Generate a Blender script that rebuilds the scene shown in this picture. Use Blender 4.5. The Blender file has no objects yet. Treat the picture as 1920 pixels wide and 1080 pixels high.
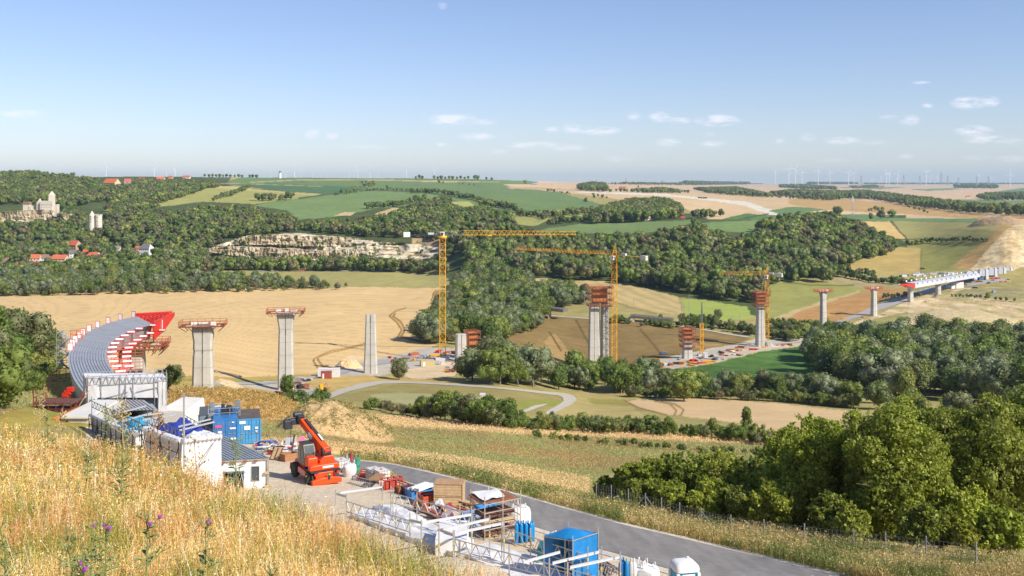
import bpy, bmesh, math, random
import numpy as np
from mathutils import Vector, Matrix
D = bpy.data
SC = bpy.context.scene
COL = SC.collection
R = math.radians
random.seed(7); RNG = np.random.default_rng(7)

# ------------------------------------------------------------------ camera
F = 1867.0      # focal length in photograph pixels (35 mm lens)
H = 350.0       # photograph row of the camera's own level
CZ = 100.0      # camera height above the river valley datum
cam = D.objects.new('camera', D.cameras.new('camera')); COL.objects.link(cam)
cam.location = (0, 0, CZ); cam.rotation_euler = (R(90), 0, 0)
cam.data.sensor_width = 36.0; cam.data.lens = 36.0 * F / 1920.0
cam.data.shift_y = -(540.0 - H) / 1920.0
cam.data.clip_start = 0.3; cam.data.clip_end = 60000
SC.camera = cam

# ------------------------------------------------------------------ light
SUN_EL, SUN_AZ = 38.0, 126.0      # azimuth measured clockwise from +Y (view direction)
SC.view_settings.view_transform = 'Standard'; SC.view_settings.look = 'None'
SC.view_settings.exposure = 0.50; SC.view_settings.gamma = 1.0
SC.view_settings.use_curve_mapping = False
sd = Vector((math.sin(R(SUN_AZ)) * math.cos(R(SUN_EL)), math.cos(R(SUN_AZ)) * math.cos(R(SUN_EL)), math.sin(R(SUN_EL))))
sun = D.objects.new('sun', D.lights.new('sun', 'SUN')); COL.objects.link(sun)
sun.data.energy = 4.6; sun.data.angle = R(0.5); sun.data.color = (1.0, 0.93, 0.82)
sun.rotation_euler = sd.to_track_quat('Z', 'Y').to_euler(); sun.location = (300, -100, 400)

W = D.worlds.new("World"); SC.world = W; W.use_nodes = True
nt = W.node_tree; nt.nodes.clear()
def N(t, kind, **kw):
    n = t.nodes.new(kind)
    for k, v in kw.items():
        if k.startswith('i_'):
            key = k[2:]
            key = int(key) if key.isdigit() else key.replace('_', ' ')
            n.inputs[key].default_value = v
        else: setattr(n, k, v)
    return n
sky = N(nt, 'ShaderNodeTexSky', sky_type='NISHITA', sun_disc=False, sun_elevation=R(SUN_EL),
        sun_rotation=R(SUN_AZ), altitude=200, air_density=1.0, dust_density=0.2, ozone_density=2.6)
bg = N(nt, 'ShaderNodeBackground'); bg.inputs['Strength'].default_value = 0.098
out = N(nt, 'ShaderNodeOutputWorld')
# thin fair-weather clouds, as directions in the sky
def mathn(t, op, a, b=None, c=None):
    n = N(t, 'ShaderNodeMath', operation=op)
    for i, v in enumerate((a, b, c)):
        if v is None: continue
        if isinstance(v, (int, float)): n.inputs[i].default_value = v
        else: t.links.new(v, n.inputs[i])
    return n.outputs[0]
tc = N(nt, 'ShaderNodeTexCoord'); sx = N(nt, 'ShaderNodeSeparateXYZ'); nt.links.new(tc.outputs['Generated'], sx.inputs[0])
az = mathn(nt, 'DIVIDE', sx.outputs[0], mathn(nt, 'MAXIMUM', sx.outputs[1], 0.05))
el = mathn(nt, 'DIVIDE', sx.outputs[2], mathn(nt, 'MAXIMUM', sx.outputs[1], 0.05))
cx = N(nt, 'ShaderNodeCombineXYZ'); nt.links.new(az, cx.inputs[0]); nt.links.new(el, cx.inputs[1])
mp = N(nt, 'ShaderNodeMapping'); nt.links.new(cx.outputs[0], mp.inputs[0]); mp.inputs['Scale'].default_value = (42, 150, 1)
cn = N(nt, 'ShaderNodeTexNoise', i_Scale=1.3, i_Detail=9, i_Roughness=0.6); nt.links.new(mp.outputs[0], cn.inputs['Vector'])
CLOUDS = [(848,224,42,10,1),(905,229,25,5,.5),(895,256,30,7,.8),(828,271,9,5,.6),(1035,243,14,6,.6),(1075,241,20,8,.8),(1125,245,35,8,.9),
 (1000,272,50,6,.8),(1065,277,30,6,.6),(1188,218,12,7,.7),(1237,219,18,9,.9),(1273,226,20,6,.7),(1345,226,38,10,1),(1253,267,20,7,.8),
 (1338,270,22,6,.7),(586,252,13,9,.8),(622,254,12,7,.7),(40,213,40,7,.7),(685,276,35,5,.4),(930,284,20,5,.4),(830,10,8,7,.45),(1728,155,16,3,.5),
 (1816,193,30,11,1),(1855,190,18,9,.8),(1740,198,10,5,.6),(1705,225,18,9,.8),(1670,220,22,4,.4),(1825,246,32,10,.9),(1850,262,38,8,.8),
 (1580,264,30,7,.8),(1640,267,26,4,.5),(1515,258,14,7,.5),(1163,298,24,5,.5),(1698,293,14,5,.5),(1900,298,30,6,.6),(1830,296,26,4,.35),(1900,265,20,6,.5),
 (1463,265,9,5,.4),(1330,252,10,6,.3),(1560,300,30,3,.3)]
acc = None
for (px, py, wx, wy, a) in CLOUDS:
    dx = mathn(nt, 'MULTIPLY', mathn(nt, 'SUBTRACT', az, (px - 960) / F), F / wx)
    dy = mathn(nt, 'MULTIPLY', mathn(nt, 'SUBTRACT', el, (H - py) / F), F / wy)
    r2 = mathn(nt, 'ADD', mathn(nt, 'MULTIPLY', dx, dx), mathn(nt, 'MULTIPLY', dy, dy))
    g = mathn(nt, 'MULTIPLY', mathn(nt, 'MAXIMUM', mathn(nt, 'SUBTRACT', 1.0, mathn(nt, 'MULTIPLY', r2, 0.6)), 0.0), a)
    acc = g if acc is None else mathn(nt, 'MAXIMUM', acc, g)
wisp = mathn(nt, 'MULTIPLY', mathn(nt, 'MAXIMUM', mathn(nt, 'SUBTRACT', cn.outputs['Fac'], 0.36), 0), 3.0)
cf = mathn(nt, 'MINIMUM', mathn(nt, 'MULTIPLY', mathn(nt, 'MULTIPLY', acc, wisp), 1.2), 0.62)
mix = N(nt, 'ShaderNodeMixRGB'); nt.links.new(cf, mix.inputs[0]); nt.links.new(sky.outputs[0], mix.inputs[1])
mix.inputs[2].default_value = (8.6, 8.2, 8.8, 1)
tint = N(nt, 'ShaderNodeMixRGB', blend_type='MULTIPLY'); tint.inputs[0].default_value = 1; tint.inputs[2].default_value = (.95, .90, 1.03, 1); nt.links.new(sky.outputs[0], tint.inputs[1]); nt.links.new(tint.outputs[0], mix.inputs[1])
nt.links.new(mix.outputs[0], bg.inputs[0]); nt.links.new(bg.outputs[0], out.inputs[0])

# ------------------------------------------------------------------ naming helpers
def tag(o, label=None, cat=None, group=None, kind=None):
    if label: o['label'] = label
    if cat: o['category'] = cat
    if group: o['group'] = group
    if kind: o['kind'] = kind
    return o
def thing(name, label, cat, loc=(0, 0, 0), rz=0.0, group=None):
    o = D.objects.new(name, None); COL.objects.link(o); o.empty_display_size = 0.5
    o.location = loc; o.rotation_euler = (0, 0, rz)
    return tag(o, label, cat, group)
def kids(o): return [c for c in D.objects if c.parent == o]
KIDS = {}
def setparent(o, p):
    o.parent = p; KIDS.setdefault(p.name, []).append(o)
def dup(root, loc, rz=None, label=None, scale=None, group=None):
    r = root.copy(); COL.objects.link(r); r.location = loc
    if rz is not None: r.rotation_euler = (0, 0, rz)
    if scale is not None: r.scale = scale if hasattr(scale, '__len__') else (scale,) * 3
    if label: r['label'] = label
    if group: r['group'] = group
    for ch in KIDS.get(root.name, []):
        c = ch.copy(); COL.objects.link(c); setparent(c, r)
        for g in KIDS.get(ch.name, []):
            d = g.copy(); COL.objects.link(d); setparent(d, c)
    return r

# ------------------------------------------------------------------ materials
def lin(c):
    c = c / 255.0
    return c / 12.92 if c <= 0.04045 else ((c + 0.055) / 1.055) ** 2.4
KALB = 0.80
def px_rgb(r, g, b, k=KALB): return (lin(r) * k, lin(g) * k, lin(b) * k)
MATS = {}
def mat(name, rgb, rough=0.7, metal=0.0, var=0.15, scale=2.0, bump=0.0, alpha=1.0, spec=0.4, dirt=None):
    if name in MATS: return MATS[name]
    m = D.materials.new(name); m.use_nodes = True; t = m.node_tree
    b = t.nodes['Principled BSDF']
    b.inputs['Roughness'].default_value = rough; b.inputs['Metallic'].default_value = metal
    b.inputs['Specular IOR Level'].default_value = spec; b.inputs['Alpha'].default_value = alpha
    c = N(t, 'ShaderNodeTexCoord'); n = N(t, 'ShaderNodeTexNoise', i_Scale=scale, i_Detail=6, i_Roughness=0.65)
    t.links.new(c.outputs['Object'], n.inputs['Vector'])
    mr = N(t, 'ShaderNodeMapRange'); mr.inputs[1].default_value = .3; mr.inputs[2].default_value = .7
    mr.inputs[3].default_value = 1 - var; mr.inputs[4].default_value = 1 + var
    t.links.new(n.outputs['Fac'], mr.inputs[0])
    mx = N(t, 'ShaderNodeVectorMath', operation='SCALE'); mx.inputs[0].default_value = rgb[:3]
    t.links.new(mr.outputs[0], mx.inputs['Scale'])
    src = mx.outputs[0]
    if dirt:
        n2 = N(t, 'ShaderNodeTexNoise', i_Scale=scale * .7, i_Detail=8, i_Roughness=0.7)
        t.links.new(c.outputs['Object'], n2.inputs['Vector'])
        r2 = N(t, 'ShaderNodeMapRange'); r2.inputs[1].default_value = .52; r2.inputs[2].default_value = .72; r2.inputs[4].default_value = dirt[1]
        t.links.new(n2.outputs['Fac'], r2.inputs[0])
        m2 = N(t, 'ShaderNodeMixRGB'); t.links.new(r2.outputs[0], m2.inputs[0]); t.links.new(src, m2.inputs[1]); m2.inputs[2].default_value = (*dirt[0], 1)
        src = m2.outputs[0]
    t.links.new(src, b.inputs['Base Color'])
    if bump:
        bp = N(t, 'ShaderNodeBump', i_Strength=0.6, i_Distance=bump); t.links.new(n.outputs['Fac'], bp.inputs['Height'])
        t.links.new(bp.outputs[0], b.inputs['Normal'])
    MATS[name] = m; return m

# ------------------------------------------------------------------ terrain as a table: photograph column -> (row, distance)
TAB = {
 -900: [(1700,27),(1250,42),(1000,60),(780,100),(720,150),(690,190),(640,300),(553,760),(540,840),(500,1080),(480,1180),(440,1290),(415,1380),(395,1480),(360,1750),(328,2050)],
 0:    [(1700,27),(1250,42),(1000,60),(780,100),(720,150),(690,190),(640,300),(553,760),(540,840),(500,1080),(480,1180),(440,1290),(416,1380),(392,1400),(360,1750),(329,2050)],
 150:  [(1700,27),(1250,42),(1000,60),(830,92),(800,104),(760,128),(735,160),(705,207),(680,255),(640,350),(553,780),(540,850),(500,1080),(480,1180),(440,1270),(415,1350),(395,1460),(360,1750),(331,2100)],
 300:  [(1700,27),(1250,42),(1000,61),(840,100),(820,112),(800,135),(770,170),(750,215),(741,240),(700,300),(640,430),(553,800),(540,850),(500,1080),(480,1170),(440,1270),(400,1480),(380,1620),(350,2000),(331,2300)],
 536:  [(1700,27),(1250,42),(1060,52),(980,64),(905,82),(833,104),(812,125),(790,170),(760,230),(733,320),(700,370),(640,500),(545,860),(510,1080),(490,1150),(445,1200),(430,1260),(400,1450),(380,1650),(350,2200),(333,2900)],
 780:  [(1700,27),(1250,42),(1060,52),(980,64),(905,82),(870,100),(850,128),(810,180),(780,240),(740,310),(720,350),(676,450),(640,530),(600,640),(545,860),(512,1040),(492,1110),(447,1160),(420,1300),(400,1450),(370,1800),(345,2600),(334,3000)],
 900:  [(1700,27),(1250,42),(1060,52),(980,64),(915,80),(880,100),(850,135),(810,185),(780,240),(740,310),(720,350),(672,460),(640,540),(600,650),(545,840),(510,960),(480,1030),(440,1150),(420,1300),(400,1500),(370,1900),(345,2800),(336,3200)],
 1120: [(1700,27),(1250,42),(1060,52),(980,67),(940,80),(900,112),(860,160),(820,220),(790,280),(760,340),(730,400),(695,490),(640,590),(600,670),(560,790),(530,880),(510,940),(470,1050),(435,1150),(415,1350),(400,1600),(380,1900),(360,2600),(347,4300),(343,6000)],
 1430: [(1700,27),(1250,42),(1080,52),(1000,70),(960,90),(930,110),(870,170),(820,250),(790,300),(740,380),(700,450),(650,575),(610,660),(570,770),(530,880),(500,960),(470,1020),(440,1100),(415,1250),(400,1700),(380,2300),(365,3200),(352,6500),(345,12000)],
 1700: [(1700,27),(1250,42),(1080,52),(1010,68),(960,90),(930,120),(850,200),(790,300),(740,390),(700,460),(640,590),(590,700),(566,755),(550,810),(530,880),(505,960),(470,1080),(440,1200),(415,1400),(400,1800),(385,2300),(370,3300),(355,6000),(347,11000),(345,15000)],
 1900: [(1700,27),(1250,42),(1080,52),(1010,68),(960,90),(930,120),(850,200),(790,300),(740,390),(700,460),(640,590),(600,680),(560,770),(540,830),(515,880),(500,905),(470,945),(430,1010),(412,1150),(400,1600),(385,2300),(370,3300),(355,6000),(347,11000),(345,15000)],
 2900: [(1700,27),(1250,42),(1080,52),(1010,68),(960,90),(930,120),(850,200),(790,300),(740,390),(700,460),(640,590),(600,680),(560,770),(540,830),(515,880),(500,905),(470,960),(430,1060),(412,1200),(400,1600),(385,2300),(370,3300),(355,6000),(347,11000),(345,15000)],
}
TX = sorted(TAB); TE = [TAB[k][-1][0] for k in TX]
def endrow(px): return np.interp(px, TX, TE)
def lnY(px, row):
    px = np.asarray(px, float); row = np.asarray(row, float)
    px, row = np.broadcast_arrays(px, row)
    vals = np.stack([np.interp(-row, [-r for r, _ in TAB[k]], [math.log(y) for _, y in TAB[k]]) for k in TX])
    i = np.clip(np.searchsorted(TX, px, side='right') - 1, 0, len(TX) - 2)
    x0 = np.take(TX, i); x1 = np.take(TX, i + 1)
    w = np.clip((px - x0) / (x1 - x0), 0, 1); w = w * w * (3 - 2 * w)
    a = np.take_along_axis(vals, i[None], 0)[0]; b = np.take_along_axis(vals, (i + 1)[None], 0)[0]
    return a * (1 - w) + b * w
# the grid (finer where the photograph looks)
GX = np.concatenate([np.arange(-900, -60, 28.0), np.arange(-60, 1980, 2.2), np.arange(1980, 2901, 30.0)])
GR = np.concatenate([np.arange(1700, 1150, -16.0), np.arange(1150, 560, -1.6), np.arange(560, 327, -0.9)])
PX, RW = np.meshgrid(GX, GR)
L = lnY(PX, RW)
k5 = np.array([1, 4, 6, 4, 1.]) / 16
for _ in range(3):                                   # soften the break lines of the table
    Lp = np.pad(L, ((2, 2), (2, 2)), 'edge')
    L = sum(k5[j] * Lp[j:j + L.shape[0], 2:-2] for j in range(5))
    Lp = np.pad(L, ((2, 2), (2, 2)), 'edge')
    L = sum(k5[j] * Lp[2:-2, j:j + L.shape[1]] for j in range(5))
def inpoly(px, row, pts):
    px = np.asarray(px, float); row = np.asarray(row, float)
    r = np.zeros(px.shape, bool); n = len(pts); j = n - 1
    for i in range(n):
        xi, yi = pts[i]; xj, yj = pts[j]
        if yi != yj:
            r ^= ((yi > row) != (yj > row)) & (px < (xj - xi) * (row - yi) / (yj - yi) + xi)
        j = i
    return r
def vnoise(x, y, seed=0, octaves=4):
    x = np.asarray(x, float); y = np.asarray(y, float); tot = np.zeros(x.shape); amp = 1; s = 0
    g = np.random.default_rng(seed).random((64, 64))
    for o in range(octaves):
        xi = np.floor(x).astype(int); yi = np.floor(y).astype(int); fx = x - xi; fy = y - yi
        fx = fx * fx * (3 - 2 * fx); fy = fy * fy * (3 - 2 * fy)
        a = g[xi % 64, yi % 64]; b = g[(xi + 1) % 64, yi % 64]; c = g[xi % 64, (yi + 1) % 64]; d = g[(xi + 1) % 64, (yi + 1) % 64]
        tot += amp * ((a * (1 - fx) + b * fx) * (1 - fy) + (c * (1 - fx) + d * fx) * fy); s += amp
        amp *= 0.5; x = x * 2.03 + 17; y = y * 2.03 + 5
    return tot / s
CLIFFS = [[(392,466),(440,450),(480,442),(560,438),(640,446),(700,452),(770,458),(830,462),(835,470),(800,486),(770,496),(700,484),(620,486),(560,484),(480,488),(430,482)],
          [(-80,398),(60,396),(108,396),(98,404),(88,412),(60,416),(-80,418)],
          [(108,404),(128,402),(138,412),(128,418),(112,414)]]
cm = np.zeros(PX.shape, bool)
for c in CLIFFS: cm |= inpoly(PX, RW, c)
Y = np.exp(L)
cn_ = vnoise(PX / 16.0, RW / 22.0, 3, 5); cs_ = vnoise(PX / 60.0 + 9, RW / 5.0, 4, 4)
cmf = cm.astype(float)
for _ in range(2):
    cp = np.pad(cmf, 2, 'edge'); cmf = sum(k5[j] * cp[j:j + cmf.shape[0], 2:-2] for j in range(5))
Y = Y + cmf * ((cn_ - .5) * 22 + (cs_ - .5) * 10)
# rough ground relief
XX = (PX - 960) / F * Y; ZZ = CZ - (RW - H) / F * Y
near = np.clip((Y - 95) / 60, 0, 1)
ZZ = ZZ + near * (vnoise(XX / 34, Y / 34, 5, 4) - .5) * np.clip(Y / 300, .3, 3.0)
# beyond the skyline of each column the land falls away
E = endrow(PX); beyond = RW < E
Yend = np.exp(np.interp(GX, GX, np.array([lnY(x, endrow(x)) for x in GX])))[None, :] * np.ones(PX.shape)
kk = np.clip(E - RW, 0, 40)
Yb = Yend * (1 + 0.03 * kk)
Zb = (CZ - (E - H) / F * Yend) - kk * 0.0008 * Yend
Y = np.where(beyond, Yb, Y); ZZ = np.where(beyond, Zb, ZZ); XX = (PX - 960) / F * Y
GYm, GZm = Y, ZZ
_LY = np.log(GYm)
def ground_px(px, row):
    """terrain point seen at photograph column, row"""
    j = np.interp(px, GX, np.arange(len(GX))); i = np.interp(-np.asarray(row, float), -GR, np.arange(len(GR)))
    i = np.asarray(i); j = np.asarray(j)
    i0 = np.clip(i.astype(int), 0, len(GR) - 2); j0 = np.clip(j.astype(int), 0, len(GX) - 2); fi = i - i0; fj = j - j0
    def s(A): return (A[i0, j0] * (1 - fj) + A[i0, j0 + 1] * fj) * (1 - fi) + (A[i0 + 1, j0] * (1 - fj) + A[i0 + 1, j0 + 1] * fj) * fi
    y = s(GYm); z = s(GZm); return (np.asarray(px) - 960) / F * y, y, z
def G(px, row):
    x, y, z = ground_px(float(px), float(row)); return Vector((float(x), float(y), float(z)))
def ground_xy(x, y):
    """terrain height at a world position (vectorised) and the photograph row there"""
    x = np.atleast_1d(np.asarray(x, float)); y = np.atleast_1d(np.asarray(y, float))
    px = 960 + F * x / y; j = np.interp(px, GX, np.arange(len(GX))); j0 = np.clip(j.astype(int), 0, len(GX) - 2); fj = j - j0
    lo = np.zeros(x.shape, int); hi = np.full(x.shape, len(GR) - 1)
    def col(A, i): return A[i, j0] * (1 - fj) + A[i, j0 + 1] * fj
    for _ in range(12):
        m = (lo + hi) // 2; c = col(GYm, m) < y
        lo = np.where(c, m, lo); hi = np.where(c, hi, m)
    hi = np.clip(lo + 1, 0, len(GR) - 1); a = col(GYm, lo); b = col(GYm, hi)
    w = np.clip((y - a) / np.maximum(b - a, 1e-6), 0, 1)
    return col(GZm, lo) * (1 - w) + col(GZm, hi) * w, px, GR[lo] * (1 - w) + GR[hi] * w
def gz(x, y): return float(ground_xy(x, y)[0][0])
def P(px, row, Yd): return Vector(((px - 960) / F * Yd, Yd, CZ - (row - H) / F * Yd))
def onground(px, Yd):
    x = (px - 960) / F * Yd; return Vector((x, Yd, gz(x, Yd)))
# ------------------------------------------------------------------ land cover (own colour of each field)
BASE = (172, 160, 100)
FIELDS = [  # colour, amplitude, polygon (photograph outline of the parcel on the ground)
 ((216,186,148), .10, [(1000,300),(2950,300),(2950,420),(1500,420),(1000,352)]),
 ((88,98,56), .35, [(-950,300),(440,300),(430,345),(440,352),(860,372),(1010,400),(1700,400),(1700,500),(1600,512),(1500,520),(1440,600),(1300,560),(1000,530),(860,545),(-950,550)]),
 ((176,166,102), .15, [(-950,506),(820,508),(870,545),(-950,556)]),
 ((104,146,78), .10, [(425,341),(560,300),(720,300),(960,300),(1010,350),(1100,375),(1135,385),(1080,397),(960,400),(900,385),(830,372),(770,362),(700,355),(600,352),(430,348)]),
 ((196,176,130), .08, [(470,341.2),(560,336.6),(640,336.2),(740,336.8),(860,339.5),(940,341.4),(860,342),(740,339.2),(640,338),(560,338),(470,342.6)]),
 ((78,128,72), .10, [(420,345),(500,343),(690,352),(640,365),(600,367),(480,352)]),
 ((170,160,112), .10, [(415,343.3),(500,345),(610,349),(600,350.4),(500,346.2),(415,344.6)]),
 ((114,156,84), .12, [(470,385),(560,372),(680,356),(780,360),(850,372),(780,385),(700,392),(620,408),(560,412),(540,395)]),
 ((172,170,98), .12, [(275,388),(340,366),(400,350),(440,352),(480,357),(600,367),(480,382),(380,378),(290,388)]),
 ((196,182,120), .1, [(400,349),(440,350),(480,355),(600,364),(600,367),(480,358),(440,354),(400,352)]),
 ((178,180,100), .12, [(838,378),(880,378),(905,392),(860,392)]),
 ((208,184,134), .12, [(625,405),(650,397),(668,398),(655,405)]), ((208,184,134), .12, [(700,402),(735,390),(757,389),(735,402)]),
 ((168,168,96), .2, [(960,400),(1020,395),(1130,388),(1165,400),(1130,412),(1040,408),(1000,425),(960,418)]),
 ((112,152,80), .14, [(1010,432),(1090,419),(1270,414),(1310,411),(1275,428),(1180,440),(1080,437)]),
 ((116,158,84), .14, [(1300,419),(1430,411),(1500,420),(1420,438),(1340,432)]),
 ((218,190,148), .08, [(940,345),(1080,347),(1100,354),(1000,354),(960,350)]),
 ((196,168,132), .25, [(950,350),(1010,351),(1090,357),(1080,364),(1010,356),(955,354)]),
 ((216,186,140), .10, [(1000,355),(1100,359),(1400,364),(1500,380),(1570,397),(1440,404),(1300,376),(1100,366)]),
 ((222,192,146), .10, [(1210,372),(1260,373),(1400,380),(1442,400),(1385,410),(1330,411),(1300,400),(1265,375)]),
 ((230,220,200), .06, [(1080,358.5),(1240,363),(1330,372),(1400,378),(1450,394),(1500,406),(1500,411),(1440,402),(1395,385),(1330,376),(1240,367),(1080,361)]),
 ((86,138,66), .10, [(1352,411),(1400,400),(1452,405),(1440,412)]),
 ((100,146,78), .10, [(1440,395),(1490,387),(1565,393),(1470,404)]),
 ((186,170,118), .15, [(1480,366),(1600,368),(1620,374),(1500,374)]),
 ((198,162,106), .12, [(1480,373),(1600,374),(1700,385),(1850,403),(1862,412),(1700,402),(1560,396),(1480,383)]),
 ((222,196,150), .10, [(1510,397),(1560,394),(1720,403),(1600,403)]),
 ((104,146,84), .10, [(1440,406),(1600,402),(1700,404),(1600,410),(1470,410)]),
 ((106,150,84), .10, [(1600,408),(1900,411),(1880,418),(1620,415)]),
 ((216,186,118), .12, [(1605,416),(1668,415),(1698,449),(1650,447)]),
 ((168,160,98), .10, [(1672,415),(1882,419),(1850,451),(1702,449),(1688,436)]),
 ((152,150,82), .12, [(1690,451),(1850,453),(1820,505),(1725,512),(1728,466)]),
 ((190,166,100), .14, [(1570,500),(1690,463),(1728,467),(1726,514),(1620,514)]),
 ((186,152,96), .25, [(1780,505),(1882,418),(1905,421),(1836,505)]),
 ((216,192,146), .45, [(1820,505),(1885,430),(1925,414),(1990,400),(2400,390),(2400,520)]),
 ((178,146,104), .25, [(1862,410),(1880,402),(1930,402),(1930,412)]),
 ((112,156,92), .08, [(1560,351.5),(1640,350),(1700,351),(1650,355)]), ((112,156,92), .08, [(1700,355),(1790,352.5),(1800,355),(1740,358)]),
 ((104,150,88), .08, [(1845,362),(1920,352),(2200,350),(2200,362),(1900,366)]), ((110,152,84), .08, [(1780,374),(1920,376),(2200,376),(2200,382),(1800,382)]),
 ((150,168,84), .12, [(1432,537),(1470,525),(1560,530),(1625,535),(1612,545),(1510,578),(1440,600)]),
 ((200,176,126), .15, [(1440,600),(1512,575),(1612,543),(1612,548),(1512,581),(1450,606)]),
 ((192,148,92), .2, [(1447,610),(1512,580),(1640,540),(1710,545),(1660,562),(1600,592),(1560,615)]),
 ((176,160,112), .2, [(1540,520),(1680,515),(1700,535),(1620,540),(1540,528)]),
 ((208,184,138), .18, [(1560,622),(1640,592),(1720,556),(1820,540),(2400,520),(2400,640),(1900,628),(1700,622)]),
 ((164,156,96), .25, [(1575,618),(1640,598),(1700,585),(1740,590),(1640,618)]),
 ((168,158,108), .3, [(1800,545),(1920,538),(2300,530),(2300,560),(1900,560),(1780,556)]),
 ((170,156,96), .2, [(1850,540),(1885,512),(1925,500),(2300,490),(2300,540)]),
 ((226,192,120), .06, [(1836,606),(1925,598),(2200,596),(2200,632),(1910,626),(1856,618)]),
 ((166,178,88), .10, [(1278,560),(1330,563),(1400,576),(1412,596),(1360,602),(1286,590)]),
 ((206,182,124), .12, [(985,522),(1150,528),(1270,556),(1282,592),(1230,588),(1150,564),(1080,548),(1000,530)]),
 ((148,124,76), .2, [(905,625),(1000,588),(1100,596),(1250,606),(1410,634),(1380,645),(1240,672),(1160,694),(1040,694),(940,670)]),
 ((176,146,92), .2, [(1020,640),(1040,625),(1060,650),(1090,690),(1050,690)]), ((168,138,88), .2, [(1280,640),(1300,645),(1360,648),(1300,655)]),
 ((208,194,168), .14, [(1150,694),(1240,672),(1380,646),(1430,633),(1500,637),(1520,644),(1440,657),(1330,682),(1250,696)]),
 ((78,132,52), .34, [(1232,700),(1330,683),(1440,658),(1500,646),(1530,690),(1500,735),(1300,740)]),
 ((230,196,138), .06, [(-950,545),(0,554),(120,551),(400,543),(700,538),(845,541),(856,560),(826,582),(796,592),(782,610),(790,630),(820,648),(790,656),(700,680),(640,690),(600,700),(560,705),(420,711),(270,702),(0,704),(-950,704)]),
 ((196,158,104), .25, [(800,592),(830,582),(856,560),(870,580),(850,620),(800,640),(784,615)]),
 ((226,214,190), .15, [(818,600),(860,596),(878,606),(870,622),(836,616)]),
 ((190,164,92), .12, [(270,700),(420,708),(600,702),(600,712),(420,716),(270,712)]),
 ((156,152,84), .12, [(270,708),(420,714),(540,712),(420,722),(300,722)]),
 ((196,186,168), .14, [(560,712),(640,694),(700,674),(800,652),(880,655),(920,660),(880,690),(850,704),(780,696),(700,706),(640,728),(560,747),(500,752),(380,742),(350,726),(480,716)]),
 ((222,196,156), .2, [(740,698),(800,688),(880,668),(900,676),(850,704),(780,712)]),
 ((226,196,146), .2, [(630,680),(660,664),(700,668),(690,680)]),
 ((200,170,104), .2, [(560,704),(700,706),(860,716),(860,722),(700,716),(600,740)]),
 ((164,150,92), .14, [(640,742),(740,722),(950,730),(1068,742),(1056,756),(1000,778),(960,792),(760,776)]),
 ((176,172,118), .12, [(690,742),(740,736),(900,742),(960,752),(900,762),(760,762)]),
 ((150,152,76), .14, [(930,758),(1010,748),(1056,752),(1040,762),(960,766)]),
 ((190,172,110), .14, [(1075,738),(1190,732),(1240,742),(1170,752),(1190,768),(1230,790),(1080,790),(1040,775),(1085,750)]),
 ((166,156,84), .14, [(1100,748),(1172,750),(1180,762),(1110,758)]),
 ((222,190,142), .08, [(1172,752),(1300,745),(1480,758),(1600,772),(1570,796),(1450,812),(1400,796),(1250,778),(1200,765)]),
 ((210,178,114), .16, [(600,770),(760,782),(960,800),(1150,806),(1500,828),(1500,836),(1150,820),(960,816),(740,800)]),
 ((164,158,94), .22, [(480,790),(740,800),(960,816),(1150,820),(1500,838),(1500,870),(1100,890),(640,838),(480,820)]),
 ((188,150,90), .22, [(640,812),(760,820),(1000,840),(1180,862),(1100,870),(900,850),(700,832)]),
 ((226,196,142), .10, [(480,824),(560,822),(660,832),(900,862),(1110,896),(1110,934),(1000,908),(860,880),(640,852),(500,846)]),
 ((176,160,86), .25, [(640,852),(860,880),(1000,906),(1110,932),(1300,975),(1500,1010),(2950,1200),(2950,1400),(1700,1120),(1300,1020),(1000,940),(800,886)]),
 ((204,170,104), .2, [(300,716),(400,716),(560,742),(620,760),(740,800),(560,806),(480,800),(440,772),(330,744)]),
 ((166,152,78), .25, [(-950,690),(130,690),(230,712),(300,740),(300,800),(-950,800)]),
 ((196,170,104), .15, [(-200,694),(110,700),(125,742),(60,750),(-200,730)]),
 ((228,210,182), .12, [(300,790),(440,806),(486,830),(560,846),(640,860),(760,872),(900,905),(1100,962),(1300,1018),(1700,1120),(2400,1400),(2400,1800),(-950,1800),(-950,1060),(160,862),(160,800)]),
]
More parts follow.
